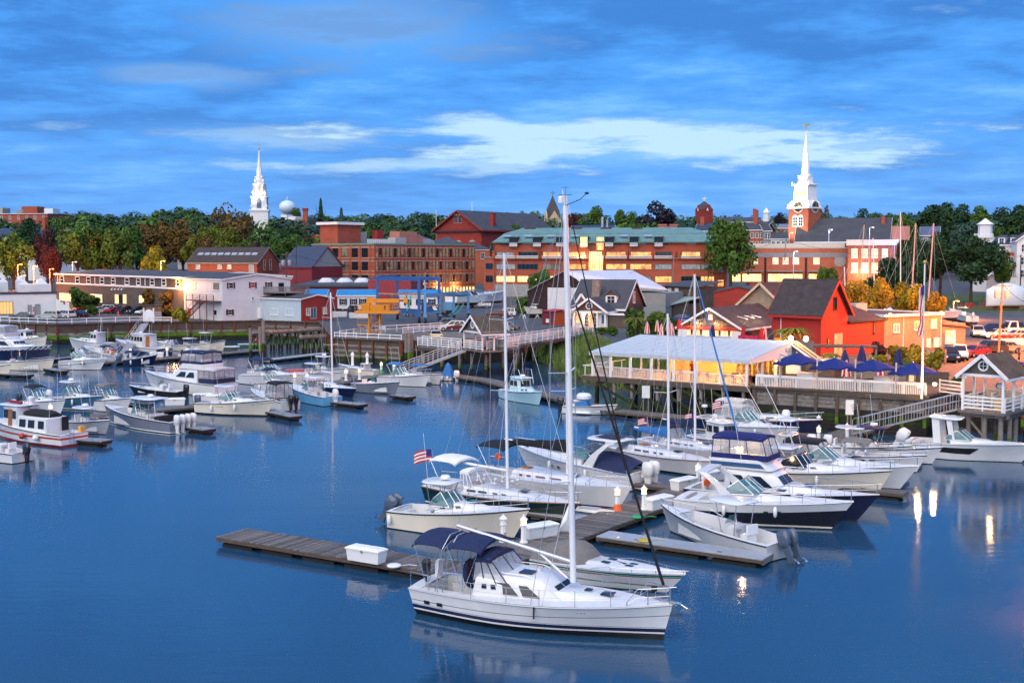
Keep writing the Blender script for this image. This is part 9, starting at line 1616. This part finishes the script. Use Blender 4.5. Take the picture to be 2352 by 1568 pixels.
def palm(lab,vx,Y,vtop,vbase,z0):
 p=XY(vx,Y);h=zat(vtop,Y)-z0;t=thing('palm',lab,'palm',(p.x,p.y,z0));MB().tube([(0,0,0),(.08,0,h*.5),(.03,0,h*.8)],.1,7,.07).o('trunk',barkm,t,50);r=random.Random(int(vx))
 for i in range(14):
  a=6.2832*i/14+r.random()*.3;L=h*.42;m=MB();rows=[]
  for k in range(6):u=k/5;x=L*u;z=h*.8+L*(.55*u-.95*u*u);wd=.16*math.sin(3.0*u+.14)+.01;ca,sa=math.cos(a),math.sin(a);rows.append([(x*ca-wd*sa,x*sa+wd*ca,z-wd*.6),(x*ca,x*sa,z),(x*ca+wd*sa,x*sa-wd*ca,z-wd*.6)])
  m.loft(rows,closed=False);m.o('frond',LM['olive'],t,fix=False)
palm('potted palm left beside the globe lamps',1808,124,738,790,zd-.3);palm('potted palm right beside the globe lamps',1829,123,734,790,zd-.3);palm('palm left of the striped umbrellas',1460,158,715,765,ZQ);palm('palm beside the pergola',1912,120,800,860,ZQ);palm('small palm near the flagpole hedge',2085,119,822,870,ZQ)
# far wooded ridge: one mass of crowns
wr=random.Random(77);wv={k:MB()for k in('dark','green','blue')}
def skyl_(v):
 pts=[(-100,500),(120,493),(200,487),(300,492),(430,476),(480,484),(560,490),(640,494),(760,496),(900,492),(1000,490),(1150,492),(1300,491),(1450,497),(1650,497),(1900,492),(2100,490),(2450,488)]
 for(a,b),(c,d)in zip(pts,pts[1:]):
  if a<=v<=c:return b+(d-b)*(v-a)/(c-a)
 return 495
for i in range(560):
 v=wr.uniform(-60,2420);Y=wr.choice((470,560,650,760,900));k=(Y-470)/430;vt=skyl_(v)+wr.uniform(-4,7)+(1-k)*wr.uniform(10,36);p=XY(v,Y);top=zat(vt,Y);g=gz(Y);R_=wr.uniform(4.5,8);n=260;cz=top-R_*.9;m=wv[wr.choice(('dark','dark','green','blue'))]
 if top<g+4:continue
 for j in range(n):
  d=Vector((wr.gauss(0,1),wr.gauss(0,1),wr.gauss(0,1))).normalized();q=Vector((p.x,p.y,cz))+Vector((d.x*R_,d.y*R_,d.z*R_*.95))*(.82+.25*wr.random())
  a=d.cross(Vector((wr.random()-.5,wr.random()-.5,1))).normalized();b=(d+Vector((wr.gauss(0,.4),wr.gauss(0,.4),wr.gauss(0,.4)))).normalized().cross(a);s_=R_*wr.uniform(.06,.14);m.add([q-a*s_-b*s_*.7,q+a*s_-b*s_*.6,q+a*s_*.8+b*s_,q-a*s_*.8+b*s_*.8],[(0,1,2,3)])
for k,m in wv.items():o=m.o('woodland',LM[k],fix=False);tag(o,{'dark':'dark green crowns of the far wooded ridge','green':'mid green crowns of the far wooded ridge','blue':'bluish green crowns of the far wooded ridge'}[k],'woodland');o['kind']='stuff'
# ================================================================ BOATS ON LAND
def stands(T,xs,w,h,m=None):
 for x in xs:
  for s_ in(-1,1):MB().tube([(x,s_*w,h),(x,s_*(w+.5),.0)],.05,4).tube([(x,s_*w,h),(x+.45,s_*(w+.2),0)],.05,4).tube([(x,s_*w,h),(x-.45,s_*(w+.2),0)],.05,4).o('jack_stand',m or redp,T)
def ashore(b,h):
 for c in b.T.children:
  if c.type=='MESH':c.location.z+=h
Bp=lambda k,x,y:PZ(k,x,y,ZQ)
b=express('stored_yacht','large white cruiser propped on stands in the boat yard',Bp('T3',1940,1195),Bp('T3',1440,1225),gel,B=4.0,fs=1.6,fb=2.4,arch=True,camp=canv_navy,ground=ZQ,ant=0);ashore(b,1.3);stands(b.T,(2,5,8,11),1.4,1.0)
b=pilothouse('stored_workboat','white work boat with red deck behind the travel lift',Bp('T3',830,1180),Bp('T3',1240,1180),whitep,B=4,fs=2,fb=3,hx=(.12,.30),hh=2.6,cat='workboat',rail=False);b.T.location.z=ZQ+.9;stands(b.T,(2,6,10),1.3,-.1,rust)
for o in b.T.children:
 if o.name.startswith('jack'):o.location.z-=.9
b=pilothouse('stored_launch','small white and pink wooden launch on a trailer near the kiosk',Bp('T4',590,1325),Bp('T4',722,1322),cream,B=2.1,fs=1.0,fb=1.5,hx=(.45,.62),hh=.9,radar=False,mast=False,ant=0,rail=False,cat='launch');b.T.location.z=ZQ;ashore(b,.8);stands(b.T,(1.2,4),.7,.8,alum)
def yard_sail(lab,k,x0,y0,x1,y1,L=9,Y=205,hd=20,rk=0.0,mastm_=None,mr=.11):
 tip=DZ(k,x0,y0,Y);base=DZ(k,x1,y1,Y);p=Vector((base.x,base.y,ZQ));d=Vector((math.cos(R(hd)),math.sin(R(hd)),0))
 b=Boat('stored_sailboat',lab,'sailboat',p+d*L*.45,p-d*L*.55,B=L*.3,fs=1.0,fb=1.3,rake=.8,tw=.6,fl=.5,ground=ZQ);b.std(gel,navy);b.deck((.05,.3),w=.35,sole=.5);b.trunk('coachroof',L*.3,L*.75,b.bs(.35)*.65,b.bs(.7)*.5,b.zs(.4),.4,gel,fr=.5);ashore(b,1.6);stands(b.T,(2,L*.7),L*.12,1.3)
 MB().bx(L*.3,L*.65,-.1,.1,0,1.3).o('keel',bottom,b.T);inv=Matrix.Rotation(-b.rz,4,'Z');q=inv@(tip-Vector((b.T.location.x,b.T.location.y,ZQ)));z=q.z;MB().tube([(L*.55,0,3.0),(q.x,q.y,z)],mr,8,mr*.7).o('mast',mastm_ or mastm,b.T,50)
 for s_ in(-1,1):MB().tube([(L*.55,s_*b.B*.45,2.7),(q.x*.5+L*.275,s_*b.B*.4,z*.62),(q.x,q.y,z-.2)],.014,4).o('shroud',wire,b.T)
 MB().tube([(L+.4,0,2.9),(q.x,q.y,z-.3)],.02,4).o('forestay',wire,b.T);MB().tube([(0,0,2.6),(q.x,q.y,z)],.016,4).o('backstay',wire,b.T)
wmast=mat('varnished_mast',(.50,.33,.27),.5)
yard_sail('stored sailboat with the tallest straight white mast','T6',828,275,833,1010,10,212,30);yard_sail('stored schooner with left raked pinkish mast','T6',977,385,935,1020,12,206,10,mastm_=wmast,mr=.16);yard_sail('stored schooner with right raked pinkish mast','T6',1153,385,1098,1040,12,202,10,mastm_=wmast,mr=.16);yard_sail('stored sailboat with short raked mast before the corner store','T6',472,400,416,1000,9,215,10,mastm_=wmast);yard_sail('stored sailboat with thin white mast behind the yellow trees','T6',558,530,580,1060,8,208,160);yard_sail('small stored sailboat behind the red barn roof','T6',277,810,290,1180,7,205,160)
def wrapped(lab,p,L,h):
 t=thing('wrapped_boat',lab,'covered boat',(p[0],p[1],ZQ),.15);rows=[]
 for i in range(9):u=i/8;x=L*(u-.5);w=L*.17*(1-abs(2*u-1)**2.6)+.15;z=h*(.75+.25*math.sin(math.pi*u));rows.append([(x,w*math.cos(a),1.3+(z-1.3)*max(0,math.sin(a))**.8-.5*max(0,-math.sin(a)))for a in[6.2832*j/12 for j in range(12)]])
 MB().loft(rows).o('shrink_wrap',mat('shrink_wrap_white',(.62,.70,.74),.4,.06,.6),t,60);MB().bx(-L*.3,L*.3,-.4,.4,.35,.9).o('keel',rust,t);stands(t,(-L*.25,L*.25),L*.12,1.3)
wrapped('white shrink wrapped boat on stands beside the lawn',P(2312,712,ZQ),10,6.2)
b=console_boat('stored_motorboat','white motorboat on a trailer behind the lean-to',Bp('T6',1310,1330),Bp('T6',1530,1395),gel,B=2.5,fs=1.0,fb=1.4,motors=1,mm=gel,ttop=gel,ant=0);b.T.location.z=ZQ+.75;stands(b.T,(1.5,4),.8,-.2);[setattr(o.location,'z',o.location.z-.55)for o in b.T.children if o.name.startswith('jack')]
for lab,x,y in(('pile of red boat stands left by the lawn',1490,1215),('pile of red boat stands right by the lawn',1700,1210),('stack of red boat stands below the stored yacht',1430,1205)):
 k='T6' if 'lawn' in lab else 'T3';p=Bp(k,x,y);t=thing('boat_stands',lab,'boat stands',(p.x,p.y,ZQ),0,'stacks of red boat stands')
 for i in range(9):x_,y_=random.uniform(-2,2),random.uniform(-1,1);MB().tube([(x_,y_,1.3),(x_-.5,y_-.3,0)],.05,4).tube([(x_,y_,1.3),(x_+.5,y_-.2,0)],.05,4).tube([(x_,y_,1.3),(x_,y_+.5,0)],.05,4).o('stand',redp,t)
# ================================================================ POLES, LAMPS, FLAG, PEOPLE
def street_lamp(lab,vx,Y,vtop,col,e,arm=.9,z0=None,glow=None,side=1):
 g=gz(Y)if z0 is None else z0;p=XY(vx,Y);h=zat(vtop,Y)-g;t=thing('street_lamp',lab,'street lamp',(p.x,p.y,g),0,'street lamps');MB().lathe([(.12,0),(.07,h)],8).o('pole',alum,t,50);MB().tube([(0,0,h-.1),(side*arm*.5,0,h+.12),(side*arm,0,h+.1)],.05,5).o('arm',alum,t)
 gm=mat('lamp_glow_'+'_'.join('%d'%(c*100)for c in col),col,.4,0,1,emit=col,es=5);MB().bx(side*arm-.18,side*arm+.18,-.1,.1,h-.02,h+.1).o('lamp_head',gm,t);lamp('street_light',(side*arm+.6,-2.2,h-.4),col,e,.25,t)
so=(1.0,.26,.04)
for a in(('orange street lamp in front of the left edge tree',40,282,608,so,1300),('orange street lamp beside the red leaved tree',76,300,612,so,2200),('orange street lamp at the corner of the long brown building',113,305,618,so,700),('low orange street lamp above the pyramid skylights',47,270,633,so,300),('yellow lamp post behind the roof of the brown building',369,305,600,(1.0,.75,.2),500),('grey lamp post behind the left roof end',166,300,602,(.8,.8,1.0),60),('violet white lamp left in front of the nave',1812,372,535,(.85,.8,1),150),('violet white lamp before the nave roof middle',1903,368,528,(.85,.8,1),250),('violet white lamp at the corner store',1996,322,523,(.85,.8,1),250),('white lamp on the pole before the brick store',1823,330,578,(.9,.9,1),300),('orange lamp post beside the lawn car park',2193,232,692,so,1200),('blue lamp left of the yard masts',2054,322,551,(.12,.25,1),300),('tall orange parking lot lamp beyond the right edge',2455,133,520,so,10000),('tall orange parking lot lamp behind the right pavilion',2420,165,560,so,9000)):street_lamp(*a)
def utility_pole(lab,base,tip,trans=False,m=None,arms=1,r=.16):
 b,q=Vector(base),Vector(tip)-Vector(base);t=thing('utility_pole',lab,'utility pole',tuple(b),0,'utility poles');MB().tube([(0,0,0),tuple(q)],r,8,r*.75).o('pole',m or wood_g,t,50)
 for i in range(arms):c=q*(.97-.07*i);MB().bar((c.x-1.2,c.y,c.z),(c.x+1.2,c.y,c.z),.1,.12).o('cross_arm',wood_g,t)
 if trans:
  for s_ in(-1,1):c=q*.80;MB().lathe([(.28,0),(.32,.05),(.32,.95),(.2,1.05)],10,(c.x+s_*.62,c.y,c.z)).o('transformer',mat('transformer_grey',(.45,.43,.42),.5),t,40);MB().bar((c.x,c.y,c.z+.6),(c.x+s_*.4,c.y,c.z+.6),.08).o('bracket',chrome,t)
 return t
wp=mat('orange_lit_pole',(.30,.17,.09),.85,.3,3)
utility_pole('leaning wooden pole with two transformers in the right lot',P(2293,818,ZQ),DZ('B5',2167,32,146),True,wp);utility_pole('dark utility pole beside the teal pickup',P(1541,722,ZQ),D(1548,588,250));utility_pole('slim grey pole left of the brick store',P(1798,660,6),D(1806,548,318));utility_pole('utility pole behind the workshop with transformers',P(657,720,ZQ),D(658,580,240),True);utility_pole('tall thin pole behind the workshop roof',P(679,700,ZQ),D(681,541,255),arms=0,r=.1);utility_pole('utility pole at right edge beyond the lawn',P(2343,690,ZQ),D(2345,585,270));utility_pole('grey steel pole at the condominium corner',P(1625,680,ZQ),D(1629,600,290),arms=0,r=.12)
for i,(a,c)in enumerate((((1548,590,250),(1806,550,318)),((1806,552,318),(2100,590,290)),((658,582,240),(900,610,300)),((2303,652,146),(2420,690,120)),((1548,595,250),(1300,640,250)))):
 A_,C_=D(*a),D(*c);pts=[A_.lerp(C_,k/10)-Vector((0,0,1.2*math.sin(math.pi*k/10)))for k in range(11)];o=MB().tube(pts,.03,4).o('power_cable',rubber);tag(o,('power cable from the dark pole to the slim grey pole','power cable from the slim grey pole to the corner store','power cable behind the workshop','power cable leaving the leaning pole to the right','power cable from the dark pole toward the barn')[i],'cable','overhead cables')
# flagpole
p=P(2121,890,ZQ+1.0);t=thing('flagpole','tall white flagpole with hanging striped flag at the patio corner','flagpole',(p.x,p.y+.4,ZQ));h=zat(606,p.y)-ZQ;MB().lathe([(.11,0),(.06,h)],10).o('pole',whitep,t,50);MB().lathe([(.03,h),(.16,h+.1),(.16,h+.22),(.03,h+.32)],10).o('gold_ball',mat('gilded',(.6,.42,.12),.4),t,60)
f0=zat(655,p.y)-ZQ;f1=zat(772,p.y)-ZQ
for i in range(6):
 m=MB();u0,u1=i/6,(i+1)/6
 for j in range(10):
  def pt(u,v):k=.32+.12*math.sin(v*9);return(-.06-u*k-.08*math.sin(v*13+u*2),-.1+.22*math.sin(u*6+v*4),f0+(f1-f0)*v-u*.25)
  m.poly([pt(u0,j/10),pt(u1,j/10),pt(u1,(j+1)/10),pt(u0,(j+1)/10)])
 m.o('flag_stripe',flagr if i%2==0 else flagw,t,fix=False)
m=MB();m.poly([(-.05,-.2,f0+.02),(-.4,-.25,f0-.2),(-.4,-.25,f0-.9),(-.05,-.2,f0-.8)]);m.o('flag_canton',flagb,t,fix=False)
for lab,x in(('small dark blue flag on a post at the right pavilion',2330),):p=P(2340,905,ZQ+1);t=thing('lot_sign','small white sign on a post behind the right pavilion','sign',(p.x-6,p.y+8,ZQ));MB().bx(-.03,.03,-.03,.03,.012,1.9).o('post',chrome,t);MB().bx(-.22,.22,-.05,-.03,1.2,1.9).o('sign_plate',whitep,t)
for i,(x,y)in enumerate(((1555,755),(1614,745),(1668,735))):p=PZ('B5',x,y,ZQ);t=thing('bollard',('wooden post nearest the flagpole beside the hedge','middle wooden post beside the hedge','wooden post nearest the parked cars beside the hedge')[i],'post',(p.x,p.y,ZQ),0,'wooden posts by the hedge');MB().lathe([(.14,0),(.14,1.7),(.1,1.75)],8).o('shaft',wp,t,50);MB().lathe([(.16,1.3),(.16,1.36)],8).o('rope_band',chrome,t)
# traffic cones and barrels at the left lot
for lab,x,y in(('orange traffic barrel left in the left lot',1127,1490),('orange traffic barrel in the middle of the left lot',1338,1488),('orange traffic barrel right near the warehouse',1850,1480)):p=Bp('T1',x,y);t=thing('traffic_barrel',lab,'barrel',(p.x,p.y,ZQ),0,'traffic barrels');MB().lathe([(.3,.012),(.3,.1),(.1,.12),(.08,1.0)],10).o('base',orangep,t,50);MB().lathe([(.09,.45),(.09,.7)],10).o('white_band',whitep,t,50)
t=thing('dark_shed','dark timber shed beside the white gate on the left quay','shed',(*Bp('T1',1745,1500).xy,ZQ),.1);MB().bx(-1.6,1.6,-.8,.8,.012,2.3).o('shed_wall',wood_d,t);MB().bx(-1.75,1.75,-.95,.95,2.3,2.42).o('shed_roof',roofd,t)
t=thing('portable_toilet','grey portable toilet beside the condominium','portable toilet',(*P(1645,690,ZQ).xy,ZQ));MB().bx(-.6,.6,-.6,.6,.012,2.2).o('cabin',conc,t);MB().loft([[(-.65,-.65,2.2),(.65,-.65,2.2),(.65,.65,2.2),(-.65,.65,2.2)],[(-.5,-.5,2.45),(.5,-.5,2.45),(.5,.5,2.45),(-.5,.5,2.45)]]).o('roof',whitep,t);MB().bx(-.3,.3,-.63,-.6,1.4,1.8).o('orange_label',orangep,t)
t=thing('dumpster','orange and blue waste containers below the condominium','container',(*P(1588,700,ZQ).xy,ZQ));MB().bx(-1.2,1.2,-.8,.8,.012,1.7).o('container_body',PAINT['teal'],t);MB().bx(-1.25,1.25,-.85,.85,1.7,1.85).o('container_lid',orangep,t)
# people
skin=mat('skin',(.42,.24,.17),.6)
def person(lab,p,hd,shirt,trous,z=ZQ):
 t=thing('person',lab,'person',(p[0],p[1],z),R(hd));m=MB()
 def chain(m,pts):m.loft([[(c[0]+r*math.cos(6.2832*i/8)*k,c[1]+r*math.sin(6.2832*i/8),c[2])for i in range(8)]for c,r,k in pts])
 def limb(m,pts,rs):m.tube(pts,rs[0],8,rs[1])
 body=MB();chain(body,[((0,0,.86),.14,.8),((0,0,1.0),.15,.75),((0,0,1.25),.17,.7),((0,0,1.40),.19,.6),((0,0,1.47),.10,.8),((0,0,1.53),.055,1),((.01,0,1.58),.08,1.1),((.02,0,1.66),.095,1.15),((.01,0,1.74),.075,1.15),((0,0,1.77),.03,1)])
 for s_ in(-1,1):limb(body,[(0,s_*.19,1.40),(.02,s_*.25,1.12),(.10,s_*.24,.88)],(.055,.035));limb(body,[(0,s_*.08,.9),(.03*s_,s_*.09,.48),(.0,s_*.09,.06)],(.085,.045))
 b=body.o('body',skin,t,60)
 sh_=MB();chain(sh_,[((0,0,.90),.155,.85),((0,0,1.25),.185,.75),((0,0,1.41),.205,.65),((0,0,1.48),.10,.9)])
 for s_ in(-1,1):limb(sh_,[(0,s_*.19,1.42),(.01,s_*.235,1.22)],(.075,.065))
 sh_.o('shirt',shirt,b,60);tr_=MB()
 for s_ in(-1,1):limb(tr_,[(0,s_*.085,.93),(.03*s_,s_*.095,.48),(0,s_*.09,.1)],(.105,.065))
 tr_.o('trousers',trous,b,60);MB().lathe([(.085,1.66),(.108,1.70),(.09,1.77),(.03,1.81)],8,(-.012,0,0)).o('hair',mat('hair_brown',(.04,.025,.015),.8),b,60)
 for s_ in(-1,1):MB().bx(-.08,.17,s_*.09-.045,s_*.09+.045,.012,.08).o('shoe',rubber,b)
person('person in a white shirt walking along the left quay rail',Bp('T1',338,1530),10,whitep,PAINT['navy']);person('person in a pink shirt beside the silver suv',Bp('T1',395,1528),20,mat('pink_cloth',(.6,.2,.25),.8),PAINT['beige']);person('person in dark clothes walking across the right lot',PZ('B5',2308,690,ZQ),190,mat('violet_cloth',(.10,.06,.12),.8),PAINT['black']);person('person in a red top standing inside the tent',tloc(W_*.555,3.2)[:2],250,redp,PAINT['navy'])
# red tender, kayak, floats
p=xy(P(682,861));t=thing('covered_tender','small tender under a red cover in the left basin','tender',(p.x,p.y,0),.3);MB().loft([[(x,w*math.cos(a),.15+.75*max(0,math.sin(a))*k-.3*max(0,-math.sin(a)))for a in[6.2832*j/10 for j in range(10)]]for x,w,k in((-1.8,.5,.5),(-1.2,.9,.9),(.6,.9,1),(1.5,.55,.7),(2.0,.1,.3))]).o('cover',redp,t,60);MB().lathe([(.05,0),(.25,.15),(.25,.35),(.05,.5)],10,(-2.2,.3,0)).o('ball_fender',mat('pink_buoy',(.7,.25,.2),.5),t,60)
for lab,v,L,m in(('white paddle board floating below the skiff',(1335,951),2.2,whitep),('white kayak on the dock by the brown wall',(530,802),3.0,whitep),('grey inflatable dinghy on the dock by the brown wall',(568,796),3.2,ltgrey),('small inflatable tender with tan tubes beside the main dock',(1362,1188),2.8,cream)):
 p=xy(P(*v));t=thing('small_craft',lab,'dinghy',(p.x,p.y,.02 if v[0]==1335 else .25),.2 if v[0]<1300 else-.5);MB().loft([[(x,w*math.cos(a),.16+.16*math.sin(a))for a in[6.2832*j/10 for j in range(10)]]for x,w in((-L/2,.25),(-L*.4,.5),(L*.2,.55),(L*.4,.35),(L/2,.06))]).o('hull',m,t,60);MB().bx(-L*.3,L*.15,-.3,.3,.30,.335).o('seat_pad',ltgrey,t)
for lab,v in(('red mooring buoy left of the skiff',(1263,912)),('red float hanging by the lift piles',(588,782))):p=P(*v,.2 if v[0]==1263 else 2.2);t=thing('buoy',lab,'buoy',tuple(p));MB().lathe([(.05,-.3),(.26,-.1),(.26,.15),(.05,.35)],10).o('float',redp,t,60);MB().tube([(0,0,.3),(0,0,.55)],.03,5).o('eye',chrome,t)
p=mp(8.5,-.6);p=xy(P(1296,1222,.5));t=thing('hung_sail','pale triangular sail hung at the main dock','sail',(p.x,p.y,.5));MB().add([(-.35,0,.05),(.45,.1,.02),(.4,.2,1.9),(.1,-.1,.7)],[(0,1,3),(1,2,3),(2,0,3)]).o('cloth',canv_white,t,fix=False);MB().tube([(.4,.2,1.9),(.42,.2,0)],.02,4).o('halyard',wire,t)
